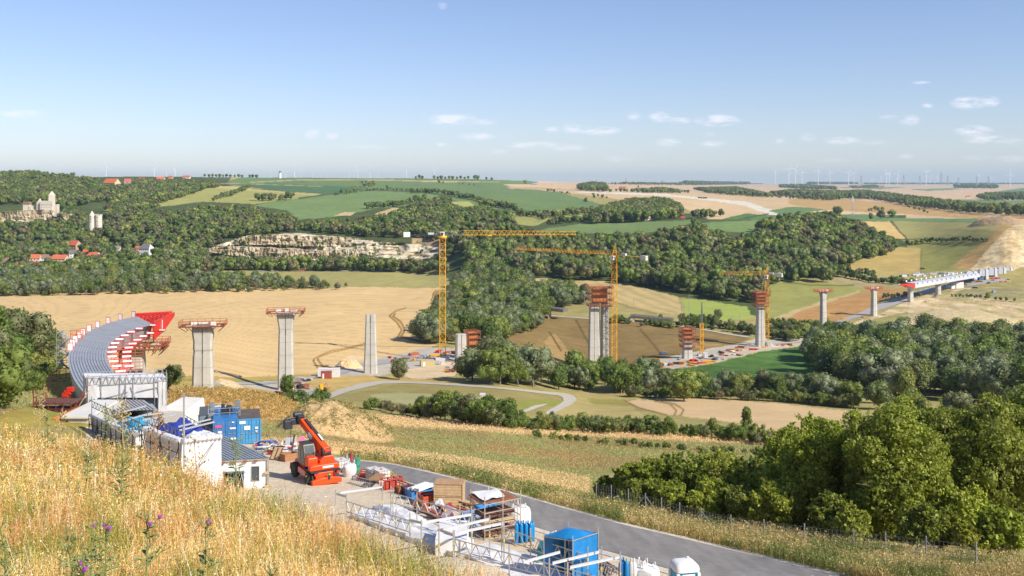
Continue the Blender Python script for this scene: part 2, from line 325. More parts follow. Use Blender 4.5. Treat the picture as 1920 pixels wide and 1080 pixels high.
LINES = [  # tramlines, tracks and ditches worked into the fields: colour, half width, points
 ((150,112,58), .8, [(735,588),(730,594),(745,605),(752,615),(752,622),(746,631),(760,634),(790,642)]),
 ((150,112,58), .8, [(741,588),(737,594),(752,604),(758,614),(758,622),(752,630),(770,634),(800,645)]),
 ((176,136,76), .6, [(735,588),(742,583),(760,578)]), ((150,112,58), .6, [(811,560),(812,552),(818,545)]), ((150,112,58), .6, [(816,560),(817,552),(823,545)]),
 ((150,112,58), .8, [(589,672),(588,678),(595,690)]), ((150,112,58), .8, [(596,670),(596,676),(606,688),(615,686)]), ((186,146,84), .6, [(589,672),(620,658),(690,642)]),
 ((186,146,84), .5, [(596,670),(626,660),(684,645)]),
 ((160,130,76), .9, [(1228,752),(1256,757),(1268,770),(1264,780)]), ((160,130,76), .9, [(1240,752),(1266,758),(1282,768),(1276,780)]),
 ((110,86,48), .7, [(1080,600),(1096,630),(1106,650)]), ((110,86,48), .7, [(1030,622),(1040,640),(1052,658)]), ((110,86,48), .7, [(1200,618),(1216,636),(1236,660)]),
 ((110,86,48), .7, [(1290,630),(1310,645),(1320,655)]),
 ((150,130,80), .9, [(986,530),(1080,550),(1150,566),(1230,590)]),
 ((150,122,72), .9, [(1172,752),(1200,766),(1250,779)]),
 ((126,120,70), .8, [(1470,528),(1520,534),(1600,535)]),
 ((100,96,60), .6, [(1672,415),(1688,436),(1702,449),(1850,452)]), ((140,128,80), .6, [(1728,466),(1726,512)]),
 ((90,100,58), .6, [(560,372),(680,356),(780,359),(860,370),(930,386)]),
 ((90,100,58), .6, [(1385,411),(1440,401)]),
]
C = np.zeros(PX.shape + (3,)); A = np.full(PX.shape, .2)
C[:] = px_rgb(*BASE)
jx = PX + (vnoise(PX / 9, RW / 5, 21, 3) - .5) * 5; jr = RW + (vnoise(PX / 9 + 40, RW / 5, 22, 3) - .5) * np.clip((RW - 340) / 60, .2, 3.2)
for rgb, a, pts in FIELDS:
    if rgb[1] > rgb[0] + 12: rgb = (rgb[0] + 13, rgb[1] - 7, rgb[2] + 6)
    m = inpoly(jx, jr, pts); C[m] = px_rgb(*rgb); A[m] = a
for rgb, hw, pts in LINES:
    for (x0, y0), (x1, y1) in zip(pts[:-1], pts[1:]):
        d = np.hypot(x1 - x0, y1 - y0); n = int(d) + 2
        sub = (PX > min(x0, x1) - 4) & (PX < max(x0, x1) + 4) & (RW > min(y0, y1) - 4) & (RW < max(y0, y1) + 4)
        t = np.clip(((PX[sub] - x0) * (x1 - x0) + (RW[sub] - y0) * (y1 - y0)) / d ** 2, 0, 1)
        dist = np.hypot((PX[sub] - x0 - t * (x1 - x0)), (RW[sub] - y0 - t * (y1 - y0)) * 1.2)
        w = np.clip(1.4 + hw - dist, 0, 1)[:, None]
        C[sub] = C[sub] * (1 - w) + np.array(px_rgb(*rgb)) * w
# stony faces: pale limestone with ledges and green or tan plants between
st = vnoise(PX / 46 + 3, RW / 3.4, 31, 4); sp = vnoise(PX / 9, RW / 6, 33, 4)
rock = np.where((st > .40)[..., None], np.array(px_rgb(226,212,184)), np.array(px_rgb(160,136,98)))
rock = np.where((sp > .64)[..., None], np.array(px_rgb(120,118,72)), rock)
big = inpoly(PX, RW, [(770,440),(845,440),(845,478),(810,480),(775,462)]) & ~cm
C[cm] = rock[cm]; A[cm] = .3
C[big] = np.where((sp > .58)[..., None], np.array(px_rgb(110,116,66)), np.array(px_rgb(186,158,118)))[big]
# wheat drill lines and harvest rows follow the parcels
wz = inpoly(PX, RW, FIELDS[49][2]) if False else (np.abs(C - np.array(px_rgb(230,196,138))).sum(-1) < 1e-6)
rowsn = np.sin(GYm / 2.9 + XX / 60 + vnoise(XX / 160, GYm / 160, 9, 2) * 2) 
C[wz] = C[wz] * (1 - .15 * (rowsn[wz] > .9) - .10 * (vnoise(XX / 30, GYm / 60, 19, 4)[wz] - .5))[:, None]
strip = np.abs(C - np.array(px_rgb(206,182,124))).sum(-1) < 1e-6
C[strip] = C[strip] * (1 - .16 * (np.sin((XX + GYm * .25)[strip] / 2.2) > .2))[:, None]
sandy = np.abs(C - np.array(px_rgb(216,192,146))).sum(-1) < 1e-6; gv = vnoise((XX - GYm * .5) / 4, GYm / 40, 53, 4); C[sandy & (gv > .58)] = px_rgb(206,178,130); C[sandy & (gv < .40)] = px_rgb(222,200,156)
site = np.abs(C - np.array(px_rgb(208,184,138))).sum(-1) < 1e-6
sv = vnoise(XX / 9, GYm / 14, 51, 4)
C[site & (sv > .60)] = px_rgb(176,166,110); C[site & (sv < .36)] = px_rgb(226,206,168)
pt = vnoise(XX / 60, GYm / 90, 61, 4)                      # patchy growth
C *= (1 + (pt - .5) * A * 1.6)[..., None]
mead = (np.abs(A - .22) < .001) | (np.abs(A - .25) < .001)
p2_ = vnoise(XX / 7, GYm / 13, 62, 5)
C = np.where((mead & (p2_ > .58))[..., None], C * np.array([.88, .98, .86]), C)
C = np.where((mead & (p2_ < .40))[..., None], C * np.array([1.08, 1.0, .92]), C)

def grid_object(name, Xg, Yg, Zg, material, colors=None, amp=None, smooth=True):
    nr, nc = Xg.shape
    me = D.meshes.new(name); co = np.stack([Xg, Yg, Zg], -1).reshape(-1, 3).astype(np.float32)
    me.vertices.add(nr * nc); me.vertices.foreach_set('co', co.ravel())
    idx = np.arange(nr * nc).reshape(nr, nc)
    q = np.stack([idx[:-1, :-1], idx[:-1, 1:], idx[1:, 1:], idx[1:, :-1]], -1).reshape(-1, 4)
    me.loops.add(q.size); me.loops.foreach_set('vertex_index', q.ravel().astype(np.int32))
    me.polygons.add(len(q)); me.polygons.foreach_set('loop_start', np.arange(0, q.size, 4, dtype=np.int32))
    me.polygons.foreach_set('loop_total', np.full(len(q), 4, np.int32))
    me.polygons.foreach_set('use_smooth', np.full(len(q), smooth))
    me.update(calc_edges=True)
    if colors is not None:
        at = me.attributes.new('Col', 'FLOAT_COLOR', 'POINT')
        rgba = np.concatenate([colors.reshape(-1, 3), (amp if amp is not None else np.full(Xg.shape, .2)).reshape(-1, 1)], 1).astype(np.float32)
        at.data.foreach_set('color', rgba.ravel())
    me.materials.append(material)
    o = D.objects.new(name, me); COL.objects.link(o); return o
def ground_material(name, fine=1.2, bump=0.25):
    m = D.materials.new(name); m.use_nodes = True; t = m.node_tree; b = t.nodes['Principled BSDF']
    b.inputs['Roughness'].default_value = .95; b.inputs['Specular IOR Level'].default_value = .12
    at = N(t, 'ShaderNodeAttribute', attribute_name='Col'); tc = N(t, 'ShaderNodeTexCoord')
    n1 = N(t, 'ShaderNodeTexNoise', i_Scale=fine, i_Detail=10, i_Roughness=.72); t.links.new(tc.outputs['Object'], n1.inputs['Vector'])
    n2 = N(t, 'ShaderNodeTexNoise', i_Scale=.09, i_Detail=8, i_Roughness=.7); t.links.new(tc.outputs['Object'], n2.inputs['Vector'])
    s = mathn(t, 'ADD', mathn(t, 'SUBTRACT', n1.outputs['Fac'], .5), mathn(t, 'SUBTRACT', n2.outputs['Fac'], .5))
    f = mathn(t, 'ADD', 1.0, mathn(t, 'MULTIPLY', mathn(t, 'MULTIPLY', s, at.outputs['Alpha']), 5.5))
    f = mathn(t, 'MAXIMUM', f, .25)
    v = N(t, 'ShaderNodeVectorMath', operation='SCALE'); t.links.new(at.outputs['Color'], v.inputs[0]); t.links.new(f, v.inputs['Scale'])
    t.links.new(v.outputs[0], b.inputs['Base Color'])
    bp = N(t, 'ShaderNodeBump', i_Strength=.7, i_Distance=bump); t.links.new(n1.outputs['Fac'], bp.inputs['Height']); t.links.new(bp.outputs[0], b.inputs['Normal'])
    return m
GM = ground_material('field_ground')
tag(grid_object('ground', XX, GYm, GZm, GM, C, A), kind='structure')

# ------------------------------------------------------------------ roads and tracks laid on the terrain
def ribbon(name, left, right, m, lift=.05, n=5, step=10, side=.0):
    """left/right: matching outlines; resampled, dropped on the terrain"""
    def res(p, k):
        p = np.array(p, float); d = np.r_[0, np.cumsum(np.hypot(*np.diff(p, axis=0).T))]; s = np.linspace(0, d[-1], k)
        return np.interp(s, d, p[:, 0]), np.interp(s, d, p[:, 1])
    k = max(8, int(sum(math.hypot(b[0] - a[0], b[1] - a[1]) for a, b in zip(left[:-1], left[1:])) / step))
    lx, ly = res(left, k); rx, ry = res(right, k)
    xs = []; ys = []; zs = []
    for i in range(n):
        w = i / (n - 1); x, y, z = ground_px(lx * (1 - w) + rx * w, ly * (1 - w) + ry * w)
        xs.append(x); ys.append(y); zs.append(z + lift)
    o = grid_object(name, np.array(xs), np.array(ys), np.array(zs), m, smooth=True)
    return tag(o, kind='structure')
asph = mat('asphalt', (.215, .20, .185), .85, var=.12, scale=1.5, bump=.01)
def asphalt_streaks(m):
    t = m.node_tree; b = t.nodes['Principled BSDF']; src = b.inputs['Base Color'].links[0].from_socket
    tc = N(t, 'ShaderNodeTexCoord'); mp = N(t, 'ShaderNodeMapping'); mp.inputs['Rotation'].default_value = (0, 0, R(-26)); mp.inputs['Scale'].default_value = (1.3, .012, 1)
    n = N(t, 'ShaderNodeTexNoise', i_Scale=1.0, i_Detail=5); t.links.new(tc.outputs['Object'], mp.inputs[0]); t.links.new(mp.outputs[0], n.inputs['Vector'])
    mr = N(t, 'ShaderNodeMapRange'); mr.inputs[1].default_value = .35; mr.inputs[2].default_value = .65; mr.inputs[3].default_value = .86; mr.inputs[4].default_value = 1.16
    t.links.new(n.outputs['Fac'], mr.inputs[0]); v = N(t, 'ShaderNodeVectorMath', operation='SCALE'); t.links.new(src, v.inputs[0]); t.links.new(mr.outputs[0], v.inputs['Scale'])
    t.links.new(v.outputs[0], b.inputs['Base Color'])
asphalt_streaks(asph)
gravel = mat('pale_gravel', px_rgb(214, 204, 188), .95, var=.2, scale=2.5, bump=.02)
tracks = mat('gravel_track', px_rgb(196, 188, 170), .95, var=.14, scale=.8, bump=.02)
haul = mat('haul_road_surface', px_rgb(176, 170, 164), .95, var=.1, scale=.4)
UP = [(520,846),(580,851),(624,859),(739,872),(818,890),(917,915),(1000,937),(1065,956),(1169,985),(1252,1004),(1340,1025),(1560,1078),(1760,1127)]
LO = [(520,857),(600,866),(673,880),(727,892),(828,923),(917,951),(996,987),(1034,998),(1127,1031),(1190,1048),(1252,1067),(1300,1082),(1440,1125),(1700,1215)]
ribbon('road_verge', [(x + (y - 840) * .004, y - 1.5 - (y - 846) * .022) for x, y in UP], [(x, y + 2 + (y - 846) * .035) for x, y in LO], gravel, .03, n=12)
ribbon('road', UP, LO, asph, .05, n=12)
TA = [(560,752),(600,744),(640,730),(680,719),(710,715),(760,715),(820,718),(900,724),(960,729),(1020,734),(1060,737),(1080,744),(1082,751),(1070,760),(1048,772),(1020,786)]
TB = [(580,757),(618,747),(655,735),(690,726),(715,721),(760,719.5),(820,722),(900,728),(960,733),(1020,739),(1048,742),(1058,747),(1057,753),(1045,762),(1026,772),(1000,784)]
ribbon('curved_track', TA, TB, tracks, .12, n=5)
ribbon('branch_track', [(1028,758),(1000,762),(975,770)], [(1018,763),(998,768),(972,776)], tracks, .1, n=3)
ribbon('bridge_site_road', [(860,676),(820,668),(780,668),(700,676),(640,694),(560,712),(480,718),(380,718)], [(860,680),(820,673),(780,676),(700,686),(645,702),(560,716),(480,722),(380,724)], haul, .15, n=4)
ribbon('haul_road', [(1545,610),(1600,590),(1660,566),(1700,550),(1740,540),(1800,532),(1880,522)], [(1565,610),(1625,590),(1690,568),(1735,552),(1770,543),(1820,536),(1900,526)], haul, .2, n=4)
ribbon('haul_road', [(1150,696),(1240,676),(1330,658),(1410,640),(1520,634)], [(1170,702),(1260,684),(1345,665),(1430,646),(1520,640)], tracks, .2, n=4)
ribbon('country_road', [(1500,511),(1600,515),(1660,522),(1700,530)], [(1498,513),(1596,518),(1655,525),(1695,534)], haul, .3, n=3)
ribbon('field_track', [(990,590),(1100,596),(1250,606),(1405,632)], [(990,591.5),(1100,597.5),(1250,608),(1400,634)], tracks, .2, n=3)
ribbon('valley_road', [(480,508.5),(640,508),(800,511)], [(480,509.7),(640,509.2),(800,512)], haul, .3, n=3)

# ------------------------------------------------------------------ the near hillside the camera stands on
CREST = np.array([(-60,72),(-19.5,38),(-9.2,24),(-3.5,14.3),(-1.0,9.6),(-.05,7.8),(.25,6.2),(1.2,3.2),(4,-3),(20,-18)])
def hill_z(x, y):
    x = np.asarray(x, float); y = np.asarray(y, float)
    cy = np.interp(x, CREST[:, 0], CREST[:, 1])
    base = CZ - 2.02 - .19 * np.maximum(y, -6) + .22 * (vnoise(x / 3.1, y / 3.1, 71, 3) - .5) + np.where(y < 6, 0, 0)
    # distance beyond the crest line measured square to it
    over = (y - cy) * .62 - .0
    return base - np.where(over > 0, .78 * (over - 1.2 * (1 - np.exp(-over / 1.2))), 0)
hx = np.concatenate([np.arange(-120, -24, 4.0), np.arange(-24, 8, .35), np.arange(8, 60, 3.0)])
hy = np.concatenate([np.arange(-30, 2, 2.0), np.arange(2, 42, .35), np.arange(42, 110, 2.5)])
HXg, HYg = np.meshgrid(hx, hy); HZg = hill_z(HXg, HYg)
HC = np.zeros(HXg.shape + (3,)); HC[:] = px_rgb(196, 152, 84); hv = vnoise(HXg / 1.4, HYg / 1.4, 73, 4)
HC[hv > .58] = px_rgb(160, 146, 74)
tag(grid_object('hillside', HXg, HYg, HZg, ground_material('hill_soil', 3, .05), HC, np.full(HXg.shape, .3)), kind='structure')

# haze: the valley air
def make_haze(density):
    bm = bmesh.new(); bmesh.ops.create_cube(bm, size=1.0); me = D.meshes.new('haze'); bm.to_mesh(me); bm.free()
    o = D.objects.new('haze', me); COL.objects.link(o); x0, x1, y0, y1, z0, z1 = -24000, 24000, -60, 26000, -700, 420
    for v in me.vertices: v.co = ((x0 if v.co.x < 0 else x1), (y0 if v.co.y < 0 else y1), (z0 if v.co.z < 0 else z1))
    m = D.materials.new('haze'); m.use_nodes = True; t = m.node_tree; t.nodes.clear()
    v = N(t, 'ShaderNodeVolumePrincipled'); v.inputs['Density'].default_value = density; v.inputs['Color'].default_value = (.56, .80, 1.0, 1); v.inputs['Anisotropy'].default_value = .1
    oo = N(t, 'ShaderNodeOutputMaterial'); t.links.new(v.outputs[0], oo.inputs['Volume']); me.materials.append(m); tag(o, kind='stuff')
    return o
make_haze(4.6e-5)
# ------------------------------------------------------------------ foliage
def foliage(name, cols, trans=.35, isl=.45):
    """cols: the greens that trees of this kind have; one is picked per tree"""
    m = D.materials.new(name); m.use_nodes = True; t = m.node_tree; t.nodes.clear()
    oi = N(t, 'ShaderNodeObjectInfo'); cr = N(t, 'ShaderNodeValToRGB'); e = cr.color_ramp.elements
    while len(e) < len(cols): e.new(.5)
    for i, c in enumerate(cols): e[i].position = i / max(1, len(cols) - 1); e[i].color = (*c, 1)
    t.links.new(oi.outputs['Random'], cr.inputs[0])
    ge = N(t, 'ShaderNodeNewGeometry'); mr = N(t, 'ShaderNodeMapRange'); mr.inputs[3].default_value = 1 - isl; mr.inputs[4].default_value = 1 + isl
    t.links.new(ge.outputs['Random Per Island'], mr.inputs[0])
    tc = N(t, 'ShaderNodeTexCoord'); n = N(t, 'ShaderNodeTexNoise', i_Scale=4.0, i_Detail=3); t.links.new(tc.outputs['Object'], n.inputs['Vector'])
    f = mathn(t, 'MULTIPLY', mr.outputs[0], mathn(t, 'ADD', .55, mathn(t, 'MULTIPLY', n.outputs['Fac'], 1.0)))
    v = N(t, 'ShaderNodeVectorMath', operation='SCALE'); t.links.new(cr.outputs[0], v.inputs[0]); t.links.new(f, v.inputs['Scale'])
    d = N(t, 'ShaderNodeBsdfPrincipled'); d.inputs['Roughness'].default_value = .55; d.inputs['Specular IOR Level'].default_value = .25
    tr = N(t, 'ShaderNodeBsdfTranslucent'); v2 = N(t, 'ShaderNodeVectorMath', operation='MULTIPLY'); v2.inputs[1].default_value = (1.25, 1.3, .55)
    t.links.new(v.outputs[0], v2.inputs[0]); t.links.new(v.outputs[0], d.inputs['Base Color']); t.links.new(v2.outputs[0], tr.inputs[0])
    mx = N(t, 'ShaderNodeMixShader'); mx.inputs[0].default_value = trans; t.links.new(d.outputs[0], mx.inputs[1]); t.links.new(tr.outputs[0], mx.inputs[2])
    o = N(t, 'ShaderNodeOutputMaterial'); t.links.new(mx.outputs[0], o.inputs[0]); return m
LEAF = foliage('broad_leaves', [(.085,.13,.028), (.17,.225,.044), (.115,.165,.036), (.22,.26,.054), (.16,.18,.068), (.10,.15,.042), (.28,.29,.08), (.145,.195,.042), (.20,.20,.10), (.125,.185,.038)])
LEAFW = foliage('willow_leaves', [(.20,.225,.12), (.15,.19,.085), (.23,.25,.15), (.13,.165,.06)])
LEAFD = foliage('dry_scrub', [(.19,.165,.08), (.14,.145,.055), (.22,.185,.10), (.16,.155,.07)])
LEAFN = foliage('near_leaves', [(.27,.32,.05), (.33,.36,.062), (.23,.28,.048), (.36,.36,.07)], trans=.4, isl=.6)
LEAFK = foliage('dark_leaves', [(.18,.22,.04), (.23,.255,.05), (.15,.19,.038)], trans=.4, isl=.6)
BARK = mat('bark', (.22, .17, .12), .9, var=.3, scale=3)
def mesh_np(name, co, quads, mats, midx=None, smooth=False):
    me = D.meshes.new(name); me.vertices.add(len(co)); me.vertices.foreach_set('co', co.astype(np.float32).ravel())
    me.loops.add(quads.size); me.loops.foreach_set('vertex_index', quads.astype(np.int32).ravel())
    k = quads.shape[1]; me.polygons.add(len(quads)); me.polygons.foreach_set('loop_start', np.arange(0, quads.size, k, dtype=np.int32))
    me.polygons.foreach_set('loop_total', np.full(len(quads), k, np.int32))
    if midx is not None: me.polygons.foreach_set('material_index', midx.astype(np.int32))
    if smooth: me.polygons.foreach_set('use_smooth', np.full(len(quads), True))
    me.update(calc_edges=True)
    for m in mats: me.materials.append(m)
    return me
def leaf_quads(pos, nrm, size, rng, asp=1.0):
    n = len(pos); a = rng.normal(size=(n, 3)); u = np.cross(nrm, a); u /= np.linalg.norm(u, axis=1)[:, None] + 1e-9
    v = np.cross(nrm, u); s = size[:, None]
    c = np.stack([pos - u * s, pos - v * s * asp * .62, pos + u * s, pos + v * s * asp * .62], 1)
    c += rng.normal(size=c.shape) * (size * .18)[:, None, None]
    return c.reshape(-1, 3), np.arange(4 * n).reshape(n, 4)
def tube_np(p0, p1, r0, r1, n=5):
    p0 = np.array(p0, float); p1 = np.array(p1, float); d = p1 - p0; d /= np.linalg.norm(d) + 1e-9
    a = np.array([1, 0, 0]) if abs(d[0]) < .7 else np.array([0, 1, 0]); u = np.cross(d, a); u /= np.linalg.norm(u); v = np.cross(d, u)
    t = np.linspace(0, 2 * np.pi, n, endpoint=False)[:, None]; ring = np.cos(t) * u + np.sin(t) * v
    co = np.concatenate([p0 + ring * r0, p1 + ring * r1]); i = np.arange(n); j = (i + 1) % n
    return co, np.stack([i, j, j + n, i + n], 1)
def crown_np(seed, nl, nleaf, leaf, rx=.36, z0=.22, z1=1.0, lob=(.12, .22), core=.80, jit=.75, cone=0.0):
    rng = np.random.default_rng(seed); cz = (z0 + z1) / 2; rz = (z1 - z0) / 2
    cs = []
    while len(cs) < nl:
        p = rng.uniform(-1, 1, 3)
        if np.linalg.norm(p) > 1: continue
        r = rng.uniform(*lob); k = 1 - cone * (p[2] * .5 + .5)
        c = np.array([p[0] * (rx - r * .8) * k, p[1] * (rx - r * .8) * k, cz + p[2] * (rz - r * .85)]); cs.append((*c, r * (1 - cone * .5 * (p[2] * .5 + .5))))
    cs = np.array(cs); w = cs[:, 3] ** 2; li = rng.choice(nl, nleaf, p=w / w.sum())
    d = rng.normal(size=(nleaf, 3)); d[:, 2] += .25; d /= np.linalg.norm(d, axis=1)[:, None]
    rad = cs[li, 3] * rng.uniform(.78, 1.12, nleaf); pos = cs[li, :3] + d * rad[:, None]
    # thin out leaves buried in other lobes
    dist = np.linalg.norm(pos[:, None] - cs[None, :, :3], axis=2) / cs[None, :, 3]; keep = (dist.min(1) > .72) | (rng.random(nleaf) < .15)
    pos = pos[keep]; d = d[keep]
    nr = d + rng.normal(size=d.shape) * jit; nr /= np.linalg.norm(nr, axis=1)[:, None]
    size = leaf * rng.uniform(.6, 1.35, len(pos)); co, q = leaf_quads(pos, nr, size, rng)
    co_l = [co]; q_l = [q]; off = len(co)
    if core:
        for c in cs:                                   # inner leaf mass of each lobe
            m = 5; th = np.linspace(0, np.pi, m); ph = np.linspace(0, 2 * np.pi, 7, endpoint=False)
            T, Ph = np.meshgrid(th, ph, indexing='ij'); rr = c[3] * core * rng.uniform(.8, 1.1, T.shape)
            s = np.stack([rr * np.sin(T) * np.cos(Ph), rr * np.sin(T) * np.sin(Ph), rr * np.cos(T)], -1) + c[:3]
            I = np.arange(m * 7).reshape(m, 7); qq = np.stack([I[:-1, :], I[1:, :], np.roll(I, -1, 1)[1:, :], np.roll(I, -1, 1)[:-1, :]], -1).reshape(-1, 4)
            co_l.append(s.reshape(-1, 3)); q_l.append(qq + off); off += m * 7
    return np.concatenate(co_l), np.concatenate(q_l), cs
def trunk_np(seed, cs, r=.022, limbs=7, twigs=0):
    rng = np.random.default_rng(seed + 99); co_l = []; q_l = []; off = 0
    def add(c, q):
        nonlocal off
        co_l.append(c); q_l.append(q + off); off += len(c)
    top = cs[:, 2].max(); pts = [np.array([0, 0, -.04])]; k = 5
    for i in range(1, k + 1): pts.append(np.array([rng.normal() * .012 * i, rng.normal() * .012 * i, top * .9 * i / k]))
    for i in range(k): add(*tube_np(pts[i], pts[i + 1], r * (1 - i / k * .8), r * (1 - (i + 1) / k * .8), 6))
    order = rng.permutation(len(cs))[:limbs]
    for j in order:
        c = cs[j, :3]; i = min(k - 1, max(1, int(c[2] / top * k * .55))); b = pts[i] * .6 + pts[i + 1] * .4 if i + 1 <= k else pts[i]
        mid = (b + c) / 2 + np.array([0, 0, -.02]) + rng.normal(size=3) * .015
        add(*tube_np(b, mid, r * .5, r * .33)); add(*tube_np(mid, c, r * .33, r * .12))
        for _ in range(twigs):
            e = c + rng.normal(size=3) * cs[j, 3] * .9; add(*tube_np((mid + c) / 2, e, r * .2, r * .05, 4))
    return np.concatenate(co_l), np.concatenate(q_l)
def tree_mesh(name, seed, leafm, nl, nleaf, leaf, limbs=6, **kw):
    kw.setdefault('jit', .55)
    co, q, cs = crown_np(seed, nl, nleaf, leaf, **kw); tc, tq = trunk_np(seed, cs, limbs=limbs)
    midx = np.r_[np.zeros(len(q)), np.ones(len(tq))]
    return mesh_np(name, np.concatenate([co, tc]), np.concatenate([q, tq + len(co)]), [leafm, BARK], midx)
MID = {
 'tree': [tree_mesh('tree_round', 1, LEAF, 30, 2800, .028, rx=.42, z0=.06), tree_mesh('tree_oval', 2, LEAF, 32, 2800, .028, rx=.36, z0=.05), tree_mesh('tree_broad', 3, LEAF, 28, 2800, .028, rx=.52, z0=.04), tree_mesh('tree_loose', 4, LEAF, 22, 2200, .03, rx=.46, core=.6, z0=.08)],
 'willow': [tree_mesh('willow_round', 5, LEAFW, 28, 2800, .026, rx=.52, z0=.04), tree_mesh('willow_tall', 6, LEAFW, 26, 2600, .026, rx=.42, z0=.04)],
 'scrub': [tree_mesh('scrub_round', 7, LEAFD, 20, 1800, .03, rx=.48, z0=.02, core=.6), tree_mesh('scrub_loose', 8, LEAFD, 18, 1500, .032, rx=.5, z0=.02, core=.5)],
 'bush': [tree_mesh('bush_round', 9, LEAF, 18, 1800, .034, rx=.52, z0=.0), tree_mesh('bush_wide', 10, LEAF, 22, 2000, .034, rx=.62, z0=.0)],
 'poplar': [tree_mesh('slim_tree', 11, LEAF, 24, 2000, .028, rx=.2, z0=.08, lob=(.07, .14), cone=.5)],
}
def far_mesh(name, seed, leafm, **kw):
    co, q, cs = crown_np(seed, 13, 340, .055, lob=(.13, .24), core=.88, jit=.38, **kw)
    return mesh_np(name, co, q, [leafm])
FARM = [far_mesh('far_tree_round', 21, LEAF, rx=.42, z0=.05), far_mesh('far_tree_broad', 22, LEAF, rx=.5, z0=.05), far_mesh('far_tree_tall', 23, LEAF, rx=.34, z0=.05), far_mesh('far_tree_grey', 24, LEAFD, rx=.44, z0=.05)]

def scatter(poly, s, h, holes=(), seed=0, dens=1.0, inset=.7):
    """tree positions on a jittered world grid whose crowns fall inside the outline"""
    rng = np.random.default_rng(seed + int(abs(poly[0][0])) + len(poly))
    p = np.array(poly, float); x, y, z = ground_px(np.r_[p[:, 0], p[:, 0]], np.r_[p[:, 1], p[:, 1] + 6])
    x0, x1, y0, y1 = x.min(), x.max(), y.min(), y.max(); y1 = min(y1 * 1.05, 16000)
    gx, gy = np.meshgrid(np.arange(x0, x1, s), np.arange(y0 * .96, y1, s)); gx = gx.ravel() + rng.uniform(-.45, .45, gx.size) * s; gy = gy.ravel() + rng.uniform(-.45, .45, gy.size) * s
    z, px, row = ground_xy(gx, gy); hh = h * rng.uniform(.6, 1.3, gx.size)
    ok = inpoly(px, row - inset * hh * F / gy, poly) & inpoly(px, row - 1, poly)
    for q in holes: ok &= ~inpoly(px, row - .4 * hh * F / gy, q)
    ok &= rng.random(gx.size) < dens
    return [(gx[i], gy[i], z[i], hh[i]) for i in np.nonzero(ok)[0]]
def points_stuff(name, pts, meshes, weights=None, wide=1.0, seed=1):
    """one mass of far trees, instanced by geometry nodes"""
    if not pts: return
    rng = np.random.default_rng(seed); a = np.array(pts); n = len(a)
    me = D.meshes.new(name); me.vertices.add(n); me.vertices.foreach_set('co', a[:, :3].astype(np.float32).ravel())
    me.attributes.new('tsize', 'FLOAT_VECTOR', 'POINT').data.foreach_set('vector', np.stack([a[:, 3] * wide * rng.uniform(.85, 1.2, n), a[:, 3] * wide * rng.uniform(.85, 1.2, n), a[:, 3]], -1).astype(np.float32).ravel())
    me.attributes.new('trot', 'FLOAT', 'POINT').data.foreach_set('value', rng.uniform(0, 6.28, n).astype(np.float32))
    me.attributes.new('tkind', 'INT', 'POINT').data.foreach_set('value', rng.choice(len(meshes), n, p=weights).astype(np.int32))
    o = D.objects.new(name, me); COL.objects.link(o)
    g = D.node_groups.new(name, 'GeometryNodeTree'); g.interface.new_socket('Geometry', in_out='INPUT', socket_type='NodeSocketGeometry'); g.interface.new_socket('Geometry', in_out='OUTPUT', socket_type='NodeSocketGeometry')
    gi = N(g, 'NodeGroupInput'); go = N(g, 'NodeGroupOutput'); ip = N(g, 'GeometryNodeInstanceOnPoints')
    jn = N(g, 'GeometryNodeJoinGeometry')
    for mo in reversed(meshes):
        ob = N(g, 'GeometryNodeObjectInfo'); ob.inputs['Object'].default_value = mo; ob.transform_space = 'ORIGINAL'
        ob.inputs['As Instance'].default_value = False
        gt = N(g, 'GeometryNodeGeometryToInstance'); g.links.new(ob.outputs['Geometry'], gt.inputs[0]); g.links.new(gt.outputs[0], jn.inputs[0])
    def na(nm, ty): x = N(g, 'GeometryNodeInputNamedAttribute', data_type=ty); x.inputs['Name'].default_value = nm; return x
    g.links.new(gi.outputs[0], ip.inputs['Points']); g.links.new(jn.outputs[0], ip.inputs['Instance']); ip.inputs['Pick Instance'].default_value = True
    g.links.new(na('tkind', 'INT').outputs['Attribute'], ip.inputs['Instance Index'])
    cb = N(g, 'ShaderNodeCombineXYZ'); g.links.new(na('trot', 'FLOAT').outputs['Attribute'], cb.inputs[2]); g.links.new(cb.outputs[0], ip.inputs['Rotation'])
    g.links.new(na('tsize', 'FLOAT_VECTOR').outputs['Attribute'], ip.inputs['Scale']); g.links.new(ip.outputs[0], go.inputs[0])
    md = o.modifiers.new('scatter', 'NODES'); md.node_group = g
    return tag(o, kind='stuff')
